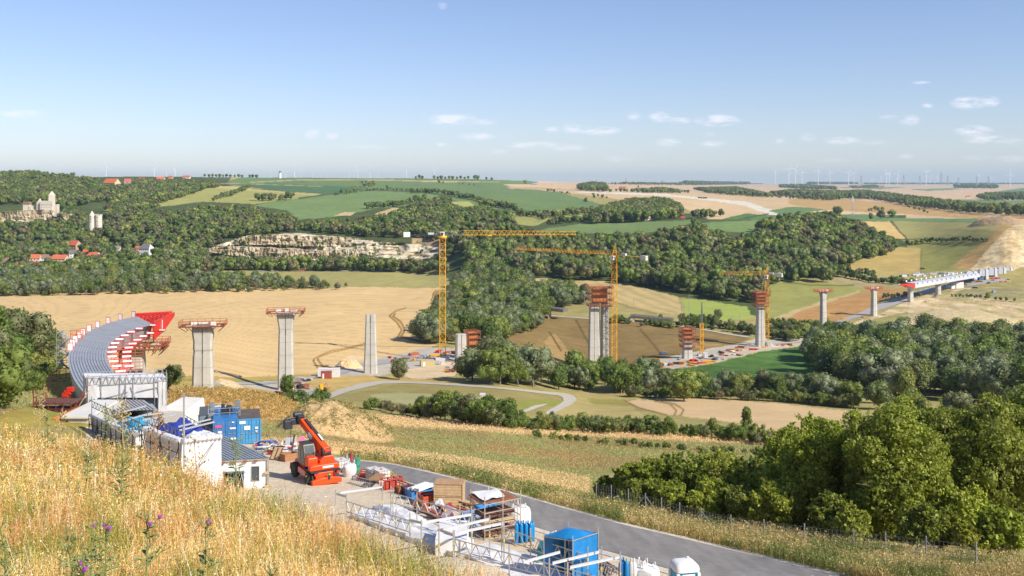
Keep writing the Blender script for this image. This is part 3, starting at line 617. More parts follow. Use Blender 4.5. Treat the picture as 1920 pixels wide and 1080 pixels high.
# the four far tree sources stand on the left ridge as trees of their own
src = []
for i, (m, (px, Yd)) in enumerate(zip(FARM, [(118, 2050), (136, 2060), (1098, 1900), (1352, 1500)])):
    o = D.objects.new('hill_tree', m); COL.objects.link(o); p = onground(px, Yd); o.location = p; o.scale = (13, 13, 13)
    tag(o, ['round dark tree at the top edge of the left hill wood', 'broad dark tree on the skyline left of the red roofed farm', 'tall dark tree beside the far copse in the green fields', 'greyish tree at the edge of the green field above the middle wood'][i], 'tree'); src.append(o)
FOREST = [
 ([(-400,326),(0,322),(60,319),(110,325),(150,332),(230,336),(350,338),(405,340),(425,350),(395,353),(340,370),(272,390),(330,397),(380,384),(470,388),(545,402),(560,413),(640,411),(700,406),(735,396),(790,378),(830,368),(905,385),(960,400),(965,422),(1010,425),(1005,436),(900,440),(858,450),(850,480),(835,505),(800,492),(835,470),(830,455),(770,445),(700,445),(640,440),(560,434),(480,440),(430,450),(385,470),(395,488),(470,500),(300,512),(200,514),(0,516),(-400,516)], 9.8, 12),
 ([(400,484),(480,484),(560,482),(700,482),(790,490),(850,495),(845,513),(700,510),(440,508),(300,512),(300,500)], 9, 13),
 ([(858,440),(900,432),(1080,438),(1180,440),(1270,428),(1300,412),(1345,434),(1420,438),(1422,415),(1480,402),(1560,400),(1600,412),(1640,430),(1690,452),(1685,468),(1640,486),(1570,500),(1500,508),(1560,515),(1558,530),(1480,528),(1440,540),(1425,570),(1340,562),(1150,528),(1000,522),(900,515),(862,480)], 10.5, 15),
 ([(1145,382),(1180,372),(1250,372),(1277,385),(1275,410),(1200,416),(1100,420),(1095,405)], 11, 15),
 ([(1085,345),(1110,341),(1135,343),(1140,355),(1240,352),(1300,358),(1290,362),(1140,360),(1080,356)], 16, 15),
 ([(1290,352),(1380,350),(1460,366),(1560,365),(1600,370),(1560,376),(1440,370),(1330,362)], 18, 15),
 ([(1440,360),(1480,356),(1580,358),(1620,356),(1700,366),(1800,378),(1900,385),(2000,380),(2000,404),(1880,404),(1800,398),(1700,386),(1640,374),(1560,370),(1450,368)], 17, 16),
 ([(1822,368),(1850,362),(2000,358),(2000,374),(1850,376)], 20, 16),
 ([(1260,342),(1300,338),(1400,338),(1410,345),(1300,346)], 40, 26), ([(1505,341),(1540,338),(1600,338),(1612,344),(1520,345)], 40, 28),
 ([(1462,346),(1500,345),(1570,350),(1575,356),(1500,354),(1462,351)], 34, 20), ([(1788,346),(1850,343),(1874,348),(1870,353),(1790,352)], 34, 22),
 ([(1590,348),(1640,346),(1660,351),(1600,352)], 30, 10), ([(1100,344),(1180,341),(1330,341),(1440,344),(1300,347),(1180,346)], 40, 10),
 ([(1620,342),(1920,341),(1920,344.5),(1620,345)], 90, 22),
]
CLEAR = [[(138,384),(190,372),(205,374),(196,398),(170,404),(140,396)], [(-80,380),(110,378),(120,400),(108,416),(60,420),(-80,420)], [(160,392),(196,392),(196,432),(160,432)],
 [(200,450),(216,448),(222,475),(205,472)], [(830,378),(880,376),(910,392),(860,394)],
 [(625,398),(668,396),(655,410),(625,408)], [(700,395),(757,386),(740,406),(700,405)], [(255,448),(266,448),(266,462),(255,462)], [(186,334),(250,334),(250,350),(186,350)], [(1235,402),(1225,412),(1210,404)]]
for hx_, hr_, hw_, hh_2 in [(140,467,21,16),(64,489,24,12),(88,488,18,11),(113,489,27,12),(137,483,13,14),(163,478,13,10),(177,485,21,12),(10,496,26,13),(34,497,19,8),(65,498,15,7),(275,477,21,20),(259,470,9,8),(221,472,9,10)]:
    CLEAR.append([(hx_ - hw_ / 2 - 2, hr_ - hh_2 * .8), (hx_ + hw_ / 2 + 2, hr_ - hh_2 * .8), (hx_ + hw_ / 2 + 2, hr_ + 6), (hx_ - hw_ / 2 - 2, hr_ + 6)])
wood = []
for k, (poly, s, h) in enumerate(FOREST): wood += scatter(poly, s, h, CLEAR, seed=k)
# hedges and single trees on the plateau: rows of crowns along photograph lines
def along(pts, step, h, jit=1.0, seed=3):
    rng = np.random.default_rng(seed); out = []; p = np.array(pts, float); d = np.r_[0, np.cumsum(np.hypot(*np.diff(p, axis=0).T))]
    for s in np.arange(0, d[-1], step):
        px = np.interp(s, d, p[:, 0]) + rng.uniform(-.4, .4) * step; row = np.interp(s, d, p[:, 1]) + rng.uniform(-1, 1) * jit
        x, y, z = ground_px(px, row); out.append((float(x), float(y), float(z), h * rng.uniform(.65, 1.25)))
    return out
HEDGES = [([(770,362),(820,362),(900,378),(940,390)], 3, 10), ([(400,376),(440,366),(468,352)], 3, 10), ([(630,367),(700,357),(780,357)], 5, 6), ([(690,393),(760,385),(800,375)], 4, 11), ([(480,376),(548,375)], 6, 12),
 ([(900,386),(960,392),(970,402)], 3, 12), ([(970,404),(1010,407),(1020,416)], 3, 10), ([(1020,410),(1060,405),(1120,400)], 4, 12), ([(1030,422),(1100,415),(1160,410)], 4, 10), ([(1300,410),(1340,408)], 4, 12),
 ([(1700,460),(1760,454),(1850,452)], 5, 6), ([(1640,412),(1680,411)], 20, 12), ([(1630,396),(1655,397)], 5, 9), ([(1025,359),(1070,364)], 4, 7), ([(1110,368),(1140,372)], 9, 8), ([(560,341),(600,342)], 50, 5),
 ([(660,353),(700,348),(705,350)], 7, 8), ([(1560,516),(1640,530),(1730,536)], 5, 7), ([(1440,512),(1560,522)], 5, 11), ([(1510,507),(1640,522)], 6, 9), ([(1500,372),(1560,376)], 8, 6), ([(1700,388),(1740,402)], 8, 6),
 ([(1840,560),(1900,566)], 12, 5), ([(1655,560),(1710,556),(1730,560)], 6, 4), ([(1786,558),(1850,560)], 6, 3)]
for k, (p, st_, h) in enumerate(HEDGES): wood += along(p, st_, h, seed=k)
points_stuff('wood', wood, src, [.34, .26, .26, .14], seed=4)
# shrubs growing in the quarry face
cl = []
for k in range(230):
    px = random.uniform(395, 840); row = random.uniform(440, 490)
    if inpoly([px], [row], CLIFFS[0])[0] or inpoly([px], [row], [(770,440),(845,440),(845,480),(775,465)])[0]:
        if vnoise(px / 14, row / 6, 8, 2) > .46: q_ = P(px, row, (1158 if row < 466 else 1130)); cl.append((q_.x, q_.y - random.uniform(0, 6), q_.z - 1.5, random.uniform(2.5, 5.5)))
points_stuff('cliff_shrubs', cl, src, seed=5)

# trees one can tell apart, nearest first; the rest of those belts is one mass
BELTS = [
 ([(1590,765),(1700,756),(1920,752),(2060,760),(2060,815),(1800,818),(1640,806)], 8.5, 9.5, ('tree','bush','willow','bush'), 'lower', 'in the lower thicket right of the small wheat field'), # outline, spacing, height, kinds, what they are
 ([(795,600),(815,580),(850,540),(880,490),(905,480),(945,500),(1010,530),(1100,535),(1100,570),(1000,590),(1030,605),(990,625),(920,645),(960,670),(1060,690),(1130,680),(1150,720),(1100,735),(980,727),(880,717),(830,714),(860,696),(905,660),(900,630),(860,640),(800,648),(786,622)], 8.2, 13.0, ('tree','tree','willow','tree','scrub'), 'valley', 'in the green belt between wheat field and brown field'),
 ([(1150,700),(1240,704),(1310,712),(1420,712),(1500,712),(1600,730),(1700,745),(1690,775),(1560,762),(1400,742),(1250,742),(1140,735)], 6.8, 10.5, ('tree','bush','willow','tree','scrub'), 'stream', 'along the stream below the corn field'),
 ([(1485,660),(1540,622),(1600,612),(1700,612),(1800,615),(1940,622),(2100,625),(2100,760),(1940,765),(1800,752),(1700,750),(1620,740),(1540,715)], 10, 14.5, ('tree','willow','tree','willow','tree'), 'river', 'in the riverside wood below the far piers'),
 ([(1150,590),(1280,596),(1440,606),(1500,606),(1560,615),(1500,640),(1420,632),(1250,604),(1150,598)], 8, 7.5, ('bush','tree','bush'), 'railway', 'along the railway embankment behind the brown field'),
 ([(-200,590),(0,596),(40,615),(100,640),(125,665),(110,690),(40,700),(-200,710)], 6.5, 9.5, ('tree','tree','bush'), 'gully', 'in the gully left of the curved steel deck'),
 ([(-60,504),(60,506),(200,502),(440,514),(560,522),(650,530),(690,540),(400,547),(100,555),(-60,556)], 9, 11, ('tree','bush','willow','scrub'), 'meadow', 'in the belt at the far edge of the wheat field'),
 ([(1120,745),(1190,740),(1240,744),(1180,750)], 6, 3, ('bush',), 'field', 'beside the small wheat field'),
 ([(640,790),(700,790),(640,795)], 6, 3, ('bush',), 'mound', 'behind the earth mound'),
]
cand = []
for k, (poly, s, h, kinds, key, where) in enumerate(BELTS):
    for (x, y, z, hh) in scatter(poly, s, h, seed=50 + k, inset=.55):
        kd = kinds[RNG.integers(len(kinds))]; f = {'bush': .55, 'scrub': .6}.get(kd, 1.0)
        cand.append((hh * f / y, x, y, z, hh * f, kd, key, where))
# the hedge across the foreground meadow and other hand-placed rows
def hand(rowpts, step, h, kinds, key, where, seed=1, jit=2.5):
    rng = np.random.default_rng(seed)
    for (x, y, z, hh) in along(rowpts, step, h, jit, seed): cand.append((hh / y, x, y, z, hh, kinds[rng.integers(len(kinds))], key, where))
hand([(780,780),(830,786),(900,796),(960,803)], 8, 5.6, ('bush','tree'), 'hedge', 'in the dark hedge across the foreground meadow', 1)
hand([(960,806),(1060,808),(1150,812),(1250,818),(1330,824),(1440,832)], 11, 4.2, ('bush','bush','tree'), 'hedge', 'in the dark hedge across the foreground meadow', 2)
hand([(700,768),(760,778),(790,782)], 13, 3, ('scrub','bush'), 'mound', 'beside the earth mound', 3)
hand([(1000,822),(1120,832),(1240,842),(1350,850),(1440,852)], 17, 1.5, ('bush',), 'low', 'in the low strip of shrubs below the hedge', 4, 1.5)
hand([(270,745),(300,735),(335,722)], 12, 6, ('bush','tree'), 'pier', 'behind the white scaffold portal', 5)
hand([(515,768),(540,762),(575,768),(600,752)], 15, 4, ('bush','bush'), 'knoll', 'at the foot of the second pier', 6)
hand([(60,735),(100,700),(120,690)], 16, 3, ('bush',), 'gully', 'in the gully left of the curved steel deck', 7)
hand([(-10,760),(0,770)], 10, 9, ('tree',), 'gully', 'in the gully left of the curved steel deck', 8)
hand([(1150,607),(1180,608)], 7, 5, ('bush',), 'railway', 'along the railway embankment behind the brown field', 11)
hand([(1205,611),(1240,612),(1290,612),(1330,618)], 7, 4.5, ('bush','bush','tree'), 'railway', 'along the railway embankment behind the brown field', 12)
W_ = 'along the stream below the corn field'
hand([(1150,738),(1310,740),(1480,746),(1600,758)], 21, 9.5, ('tree','tree','willow','tree'), 'stream', W_, 21, 3)
hand([(1180,729),(1260,731)], 27, 11, ('tree','willow','scrub'), 'stream', W_, 22, 3)
hand([(1180,745),(1310,746),(1480,754),(1600,766)], 10, 4.5, ('bush','bush','scrub'), 'stream', W_, 23, 1)
hand([(1280,606),(1340,614),(1400,624),(1490,640)], 8, 6.5, ('bush','tree','bush'), 'railway', 'along the railway embankment behind the brown field', 24, 3)
hand([(1440,612),(1500,616),(1560,618)], 8, 7, ('bush','tree'), 'railway', 'along the railway embankment behind the brown field', 25, 4)
cand.sort(key=lambda c: -c[0]); first, rest = cand[:270], cand[270:]
for kd_ in ('tree', 'willow', 'scrub', 'bush'):          # every kind keeps a few individuals
    k_ = [c for c in rest if c[5] == kd_][:4]
    if sum(c[5] == kd_ for c in first) < 6: first += k_; rest = [c for c in rest if not any(c is q for q in k_)]
KN = {'tree': ('deciduous_tree', 'tree'), 'willow': ('willow_tree', 'tree'), 'scrub': ('dry_shrub', 'shrub'), 'bush': ('bush', 'bush'), 'poplar': ('slim_tree', 'tree')}
DESC = {'tree': 'green leafy tree', 'willow': 'grey green willow', 'scrub': 'brownish half bare shrub', 'bush': 'dense green bush', 'poplar': 'slim upright tree'}
for i, (sz, x, y, z, hh, kd, key, where) in enumerate(first):
    me = MID[kd][i % len(MID[kd])]; o = D.objects.new(KN[kd][0], me); COL.objects.link(o)
    w = hh * RNG.uniform(.9, 1.2); o.location = (x, y, z - .1); o.scale = (w, w, hh); o.rotation_euler = (0, 0, RNG.uniform(0, 6.28))
    tag(o, f"{DESC[kd]} {where}", KN[kd][1], f"{KN[kd][1]}s {where}")
groups = {}
for c in rest: groups.setdefault(c[5], []).append(c[1:5])
proto_objs = {}
for kd in groups:
    obs = [next(o for o in D.objects if o.data == m) if any(o.data == m for o in D.objects) else None for m in MID[kd]]
    points_stuff({'tree': 'tree_belt', 'willow': 'willow_belt', 'scrub': 'scrub_belt', 'bush': 'bush_belt'}[kd], groups[kd], [o for o in obs if o] or src, seed=6)

# lone trees with a place of their own: column, base row, height, width factor, kind, label
LONE = [(748,712,9.0,.95,'tree','loose round tree beside the trailer and the third pier'), (1400,822,8.6,.95,'poplar','tall two tiered tree rising out of the meadow hedge'),
 (538,740,6.5,.9,'tree','young green tree at the foot of the second pier'), (1135,722,13,.9,'tree','tree in front of the foot of the tall twin pier'),
 (1283,752,12.5,1.15,'tree','broad tree in front of the corn field'), (1110,370,0,0,'',''), (1346,600,8,1,'tree','single dark tree on the bright green meadow'),
 (1665,412,0,0,'',''), (1570,403,17,1.3,'tree','round dark tree on top of the hill wood'), (694,254,0,0,'','')]
for (px, row, h, w, kd, lab) in LONE:
    if not h: continue
    me = MID[kd][0]; o = D.objects.new(KN[kd][0], me); COL.objects.link(o); p = G(px, row); o.location = p; o.scale = (h * w, h * w, h); tag(o, lab, 'tree')
# avenue trees along the left skyline and other small round crowns on the plateau
AV = [(250+i*6.5, 333.5, 6.5) for i in range(0)] + [(384,331,6),(392,331,6),(399,331,7),(405,331,6),(412,331,7),(418,331,6),(425,331,7),(432,331,6),(440,331,6),(447,331,7),(454,331,6),(468,331,7),(474,331,7),(481,331,7),(780,335,6),(786,335,8),(792,335,6),(814,336,8),(821,336,6),(827,336,8),(835,336,6),(842,336,7),(849,336,7),(857,336,6),(864,336,7),(871,336,5),(878,336,7),(890,337,9),(896,337,9),(912,337,6),(922,338,6),(823,343,6),(831,344,5),(861,345,4),(868,345,4),(880,347,4),(889,347,4),(679,344,5),(686,343,5),(694,352,12),(700,343,5),(726,353,7),(743,357,5),(754,357,5),(640,364,11),(652,363,9),(666,360,9),(494,376,14),(540,374,15),(985,345,8),(1114,371,7),(1130,371,7)]
av0 = None
for i, (px, row, h) in enumerate(AV):
    p = G(px, row + .6); sc_ = h * p.y / F * 1.15
    o = D.objects.new('avenue_tree', FARM[i % 3]); COL.objects.link(o); o.location = p; o.scale = (sc_,) * 3; o.rotation_euler = (0, 0, i)
    row_ = 'small round tree in the line along the skyline' if row < 340 else 'small dark tree standing free in the far green fields'
    tag(o, row_, 'tree', 'trees lined up along the skyline' if row < 340 else 'free standing trees in the far green fields')

# ------------------------------------------------------------------ the big near trees on the right
def near_tree(name, label, px, Yd, toprow, w, seed, leafm, nleaf=34000, cat='tree', z0=.12, rx=.38, leafsz=.13, core=.5, nl=64, limbs=14, group=None, lob=(.07,.15)):
    b = onground(px, Yd); h = (CZ - (toprow - H) / F * Yd) - b.z
    t = thing(name, label, cat, b, seed * 1.3, group)
    co, q, cs = crown_np(seed, nl, nleaf, leafsz / h, rx=rx, z0=z0, lob=lob, core=core, jit=.9)
    # sprays of leaves standing out of the outline
    rng = np.random.default_rng(seed + 5); ks = rng.integers(0, len(cs), 150); dd = rng.normal(size=(150, 3)); dd[:, 2] = abs(dd[:, 2]) * 1.2; dd /= np.linalg.norm(dd, axis=1)[:, None]
    sp_ = []; sn = []
    for k, d in zip(ks, dd):
        L_ = rng.uniform(.04, .15); tt = rng.uniform(0, 1, 46)[:, None]; sp_.append(cs[k, :3] + d * (cs[k, 3] * .9 + tt * L_) + rng.normal(size=(46, 3)) * .010); sn.append(rng.normal(size=(46, 3)))
    sp_ = np.concatenate(sp_); sn = np.concatenate(sn); sn /= np.linalg.norm(sn, axis=1)[:, None]
    c2, q2 = leaf_quads(sp_, sn, leafsz / h * rng.uniform(.6, 1.2, len(sp_)), rng)
    me = mesh_np('crown', np.concatenate([co, c2]) * h * np.array([w, w, 1]), np.concatenate([q, q2 + len(co)]), [leafm]); c = D.objects.new('crown', me); COL.objects.link(c); setparent(c, t)
    tc_, tq = trunk_np(seed, cs, r=.016, limbs=limbs, twigs=3); tm = mesh_np('trunk', tc_ * h * np.array([w, w, 1]), tq, [BARK], smooth=True); k = D.objects.new('trunk', tm); COL.objects.link(k); setparent(k, t)
    return t
near_tree('deciduous_tree', 'large bright green tree tallest in the right foreground', 1672, 68, 742, .92, 101, LEAFN, 52000, leafsz=.12, z0=.02, rx=.44, nl=84)
near_tree('deciduous_tree', 'light green tree with thin bare branches left of the tallest foreground tree', 1540, 72, 778, .95, 102, LEAFN, 30000, leafsz=.115, core=.45, z0=.05, rx=.42, nl=44)
near_tree('deciduous_tree', 'dark tree reaching the right edge of the picture', 1865, 70, 722, .95, 103, LEAFK, 46000, leafsz=.12, z0=.03, rx=.46, nl=76)
near_tree('deciduous_tree', 'dark leafy tree between the bright tree and the right edge tree', 1765, 86, 762, 1.0, 104, LEAFK, 34000, z0=.05, rx=.44)
near_tree('deciduous_tree', 'rounded tree half hidden behind the light green tree', 1600, 92, 800, 1.0, 105, LEAFN, 26000, z0=.04, rx=.46)
near_tree('deciduous_tree', 'mid green tree behind the right end of the shrub row', 1478, 84, 800, .9, 106, LEAFN, 26000, z0=.04, rx=.44)
near_tree('deciduous_tree', 'dark tree cut off by the right edge of the picture', 1960, 78, 730, 1.1, 107, LEAFK, 30000, z0=.04, rx=.48)
SH = [(1135,84,892),(1180,83,868),(1228,82,858),(1275,81,850),(1322,80,856),(1368,79,850),(1412,78,856),(1455,76,846),(1505,75,862),(1200,78,900),(1262,76,896),(1330,74,900),(1395,72,905),(1460,70,900),(1600,64,950),(1735,62,945),(1800,66,900),(1880,60,950),(1560,66,930),(1820,60,980)]
LN_ = ['low', 'taller']
for i, (px, Yd, top) in enumerate(SH):
    back = i < 9
    near_tree('shrub', ('leafy shrub in the back row of the roadside thicket' if back else 'leafy shrub in the front row of the thicket behind the wire fence'), px, Yd, top, 1.0, 120 + i, LEAFN if i % 3 else LEAFK, 11000, 'shrub', z0=-.02, rx=.56, leafsz=.12, nl=30, limbs=5, group='shrubs in the back row of the roadside thicket' if back else 'shrubs behind the wire fence', lob=(.11,.22))
# ------------------------------------------------------------------ mesh builder
class MB:
    def __init__(s): s.v = []; s.f = []; s.m = []; s.mi = 0
    def add(s, vs, fs):
        o = len(s.v); s.v += [tuple(v) for v in vs]; s.f += [tuple(i + o for i in f) for f in fs]; s.m += [s.mi] * len(fs)
    def hexa(s, c):       # 8 corners: bottom 0-3 ccw, top 4-7
        s.add(c, [(3, 2, 1, 0), (4, 5, 6, 7), (0, 1, 5, 4), (1, 2, 6, 5), (2, 3, 7, 6), (3, 0, 4, 7)])
    def box(s, x0, x1, y0, y1, z0, z1): s.hexa([(x0, y0, z0), (x1, y0, z0), (x1, y1, z0), (x0, y1, z0), (x0, y0, z1), (x1, y0, z1), (x1, y1, z1), (x0, y1, z1)])
    def obox(s, c, size, rz=0.0, rx=0.0, ry=0.0):
        M = Matrix.Rotation(rz, 3, 'Z') @ Matrix.Rotation(ry, 3, 'Y') @ Matrix.Rotation(rx, 3, 'X'); a, b, h = [v / 2 for v in size]
        s.hexa([Vector(c) + M @ Vector(p) for p in [(-a, -b, -h), (a, -b, -h), (a, b, -h), (-a, b, -h), (-a, -b, h), (a, -b, h), (a, b, h), (-a, b, h)]])
    def bar(s, p0, p1, r, n=4, r1=None):
        p0 = Vector(p0); p1 = Vector(p1); d = p1 - p0
        if d.length < 1e-6: return
        d.normalize(); a = Vector((0, 0, 1)) if abs(d.z) < .9 else Vector((1, 0, 0)); u = d.cross(a).normalized(); w = u.cross(d); r1 = r if r1 is None else r1
        vs = []
        for p, q in ((p0, r), (p1, r1)):
            for i in range(n):
                t = 2 * math.pi * (i + .5) / n; vs.append(p + (u * math.cos(t) + w * math.sin(t)) * q)
        s.add(vs, [tuple(range(n - 1, -1, -1)), tuple(range(n, 2 * n))] + [(i, (i + 1) % n, (i + 1) % n + n, i + n) for i in range(n)])
    def tube(s, pts, r, n=6):
        for a, b in zip(pts[:-1], pts[1:]): s.bar(a, b, r, n)
    def loft(s, rings, caps=True):
        n = len(rings[0]); vs = [p for r in rings for p in r]; fs = []
        for k in range(len(rings) - 1):
            for i in range(n): fs.append((k * n + i, k * n + (i + 1) % n, (k + 1) * n + (i + 1) % n, (k + 1) * n + i))
        if caps: fs += [tuple(range(n - 1, -1, -1)), tuple(range((len(rings) - 1) * n, len(rings) * n))]
        s.add(vs, fs)
    def lathe(s, prof, c=(0, 0, 0), n=16, ax='z'):
        rings = []
        for (r, z) in prof:
            rings.append([(c[0] + r * math.cos(2 * math.pi * i / n), c[1] + r * math.sin(2 * math.pi * i / n), c[2] + z) if ax == 'z' else
                          ((c[0] + z, c[1] + r * math.cos(2 * math.pi * i / n), c[2] + r * math.sin(2 * math.pi * i / n)) if ax == 'x' else
                           (c[0] - r * math.cos(2 * math.pi * i / n), c[1] + z, c[2] + r * math.sin(2 * math.pi * i / n))) for i in range(n)])
        s.loft(rings)
    def prism(s, poly, y0, y1):   # polygon in xz extruded along y
        n = len(poly); vs = [(x, y0, z) for x, z in poly] + [(x, y1, z) for x, z in poly]
        s.add(vs, [tuple(range(n)), tuple(range(2 * n - 1, n - 1, -1))] + [(i, i + n, (i + 1) % n + n, (i + 1) % n) for i in range(n)])
    def lattice(s, p0, p1, h, n, r=.03, up=(0, 0, 1)):  # ladder girder: two chords and a zigzag
        p0 = Vector(p0); p1 = Vector(p1); dn = Vector(up) * -h; s.bar(p0, p1, r); s.bar(p0 + dn, p1 + dn, r)
        for i in range(n):
            a = p0.lerp(p1, i / n); b = p0.lerp(p1, (i + .5) / n) + dn; c = p0.lerp(p1, (i + 1) / n); s.bar(a, b, r * .75); s.bar(b, c, r * .75)
        s.bar(p0, p0 + dn, r); s.bar(p1, p1 + dn, r)
    def rail(s, p0, p1, h=1.0, step=2.0, r=.03, rails=2):
        p0 = Vector(p0); p1 = Vector(p1); n = max(1, round((p1 - p0).length / step))
        for i in range(n + 1): q = p0.lerp(p1, i / n); s.bar(q, q + Vector((0, 0, h)), r)
        for k in range(rails): z = Vector((0, 0, h * (1 - k * .45))); s.bar(p0 + z, p1 + z, r)
    def build(s, name, m, parent=None, loc=None, smooth=False, bevel=0.0):
        me = D.meshes.new(name); me.from_pydata(s.v, [], s.f); ms = m if isinstance(m, (list, tuple)) else [m]
        for k in ms: me.materials.append(k)
        if len(ms) > 1: me.polygons.foreach_set('material_index', s.m)
        bm = bmesh.new(); bm.from_mesh(me); bmesh.ops.recalc_face_normals(bm, faces=bm.faces)
        if smooth:
            for f in bm.faces: f.smooth = True
        bm.to_mesh(me); bm.free()
        o = D.objects.new(name, me); COL.objects.link(o)
        if smooth:
            try: me.set_sharp_from_angle(angle=R(40))
            except Exception: pass
        if bevel:
            b = o.modifiers.new('bevel', 'BEVEL'); b.width = bevel; b.segments = 2; b.limit_method = 'ANGLE'
        if parent is not None: setparent(o, parent)
        if loc is not None: o.location = loc
        return o
def px2m(w, Yd): return w / F * Yd
# materials of the works
CONC = mat('concrete', (.48, .455, .40), .85, var=.12, scale=.35, bump=.02, dirt=((.34, .31, .26), .35))
_t = CONC.node_tree; _b = _t.nodes['Principled BSDF']; _src = _b.inputs['Base Color'].links[0].from_socket; _tc = N(_t, 'ShaderNodeTexCoord'); _sx = N(_t, 'ShaderNodeSeparateXYZ'); _t.links.new(_tc.outputs['Object'], _sx.inputs[0])
_fr = mathn(_t, 'FRACT', mathn(_t, 'DIVIDE', _sx.outputs[2], 4.1)); _ln = mathn(_t, 'SUBTRACT', 1.0, mathn(_t, 'MULTIPLY', mathn(_t, 'LESS_THAN', _fr, .05), .22)); _mp = N(_t, 'ShaderNodeMapping'); _mp.inputs['Scale'].default_value = (1.6, 1.6, .05); _nz = N(_t, 'ShaderNodeTexNoise', i_Scale=1.0, i_Detail=5); _t.links.new(_tc.outputs['Object'], _mp.inputs[0]); _t.links.new(_mp.outputs[0], _nz.inputs['Vector'])
_v = N(_t, 'ShaderNodeVectorMath', operation='SCALE'); _t.links.new(_src, _v.inputs[0]); _t.links.new(mathn(_t, 'MULTIPLY', _ln, mathn(_t, 'ADD', .72, mathn(_t, 'MULTIPLY', _nz.outputs['Fac'], .56))), _v.inputs['Scale']); _t.links.new(_v.outputs[0], _b.inputs['Base Color'])
CONCL = mat('pale_concrete', (.62, .60, .56), .85, var=.1, scale=.5, dirt=((.5, .47, .42), .3))
GROOVE = mat('dark_joint', (.06, .06, .06), .9)
ORANGE = mat('orange_formwork', (.46, .13, .055), .6, var=.3, scale=.8)
REDF = mat('red_steel', (.62, .035, .02), .45, var=.15, scale=.6)
BROWN = mat('dark_brown_timber', (.13, .06, .045), .8, var=.3, scale=1.5)
WOOD = mat('pale_wood', (.52, .36, .2), .8, var=.2, scale=3)
RUST = mat('rusty_steel', (.26, .1, .045), .85, var=.35, scale=2)
YEL = mat('crane_yellow', (.78, .38, .02), .45, var=.12, scale=.5)
WHITE = mat('white_paint', (.72, .72, .72), .5, var=.05, scale=1)
GREYS = mat('grey_steel', (.34, .35, .37), .5, metal=.3, var=.12, scale=1)
GALV = mat('galvanised_tube', (.50, .50, .50), .42, metal=.55, var=.15, scale=3)
DARKM = mat('dark_metal', (.035, .037, .042), .5, var=.2)
BLUEC = mat('blue_container_paint', (.035, .17, .42), .45, var=.15, scale=1.2, dirt=((.14, .24, .36), .35))
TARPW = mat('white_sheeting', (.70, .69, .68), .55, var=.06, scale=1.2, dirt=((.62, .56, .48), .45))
TARPS = mat('shade_grey_sheeting', (.60, .57, .53), .7, var=.12, scale=.8, dirt=((.42, .36, .30), .5))  # white sheeting with wall shade mixed into the colour; block and sacks share it
TARPB = mat('blue_tarpaulin', (.012, .20, .50), .35, var=.15, scale=1.5, spec=.6)
TARPC = mat('turquoise_tarpaulin', (.02, .33, .52), .35, var=.2, scale=1.5, spec=.6)
TARPN = mat('navy_tarpaulin', (.03, .05, .30), .4, var=.2, scale=1.5, spec=.5)
GLASS = mat('dark_glass', (.05, .07, .08), .12, var=.1, spec=.9)
STEELD = mat('deck_steel', (.36, .385, .41), .5, metal=.15, var=.12, scale=.3, dirt=((.24, .24, .25), .4))

# ------------------------------------------------------------------ piers
def oct_ring(w, d, z, g=.0, gd=.0, ch=.16):
    c = min(w, d) * ch; a, b = w / 2, d / 2
    p = [(-a + c, -b), (-g - .001, -b), (-g, -b + gd), (g, -b + gd), (g + .001, -b), (a - c, -b), (a, -b + c), (a, b - c), (a - c, b), (g + .001, b), (g, b - gd), (-g, b - gd), (-g - .001, b), (-a + c, b), (-a, b - c), (-a, -b + c)]
    return [(x, y, z) for x, y in p]
def pier(label, px, Yd, base, top, wb, wt, rz, flare=1.0, dep=.62, name='bridge_pier', group=None, groove=.14):
    b = P(px, base, Yd); gzv = gz(b.x, b.y); zt = CZ - (top - H) / F * Yd; h = zt - gzv + 1.0; wb = px2m(wb, Yd); wt = px2m(wt, Yd)
    t = thing(name, label, 'pier', (b.x, b.y, gzv - 1.0), rz, group)
    m = MB(); rings = []; n = 10
    for i in range(n + 1):
        u = i / n; w = wb + (wt - wb) * min(1, u * 1.05); rings.append(oct_ring(w, w * dep, h * u, groove, .35))
    if flare > 1:
        z = h; rings = rings[:-1]; rings[-1] = oct_ring(wt, wt * dep, h - 6.0, groove, .35)
        for q, zz in ((1 + (flare - 1) * .25, h - 4.2), (1 + (flare - 1) * .7, h - 2.4), (flare, h - 1.2), (flare, h)): rings.append(oct_ring(wt * q, wt * dep * (1 + (q - 1) * .5), zz, groove, .3))
        rings = sorted(rings, key=lambda r: r[0][2]); rings = [r for i, r in enumerate(rings) if i == 0 or r[0][2] > rings[i - 1][0][2] + .01]
    m.loft(rings); m.build('shaft', CONC, t)
    j = MB()
    for s in (-1, 1): j.box(-groove + .02, groove - .02, s * (wt * dep / 2 - .33) - .02, s * (wt * dep / 2 - .33) + .02, .5, h - .4)
    j.build('joint', GROOVE, t)
    return t, Vector((b.x, b.y, zt))
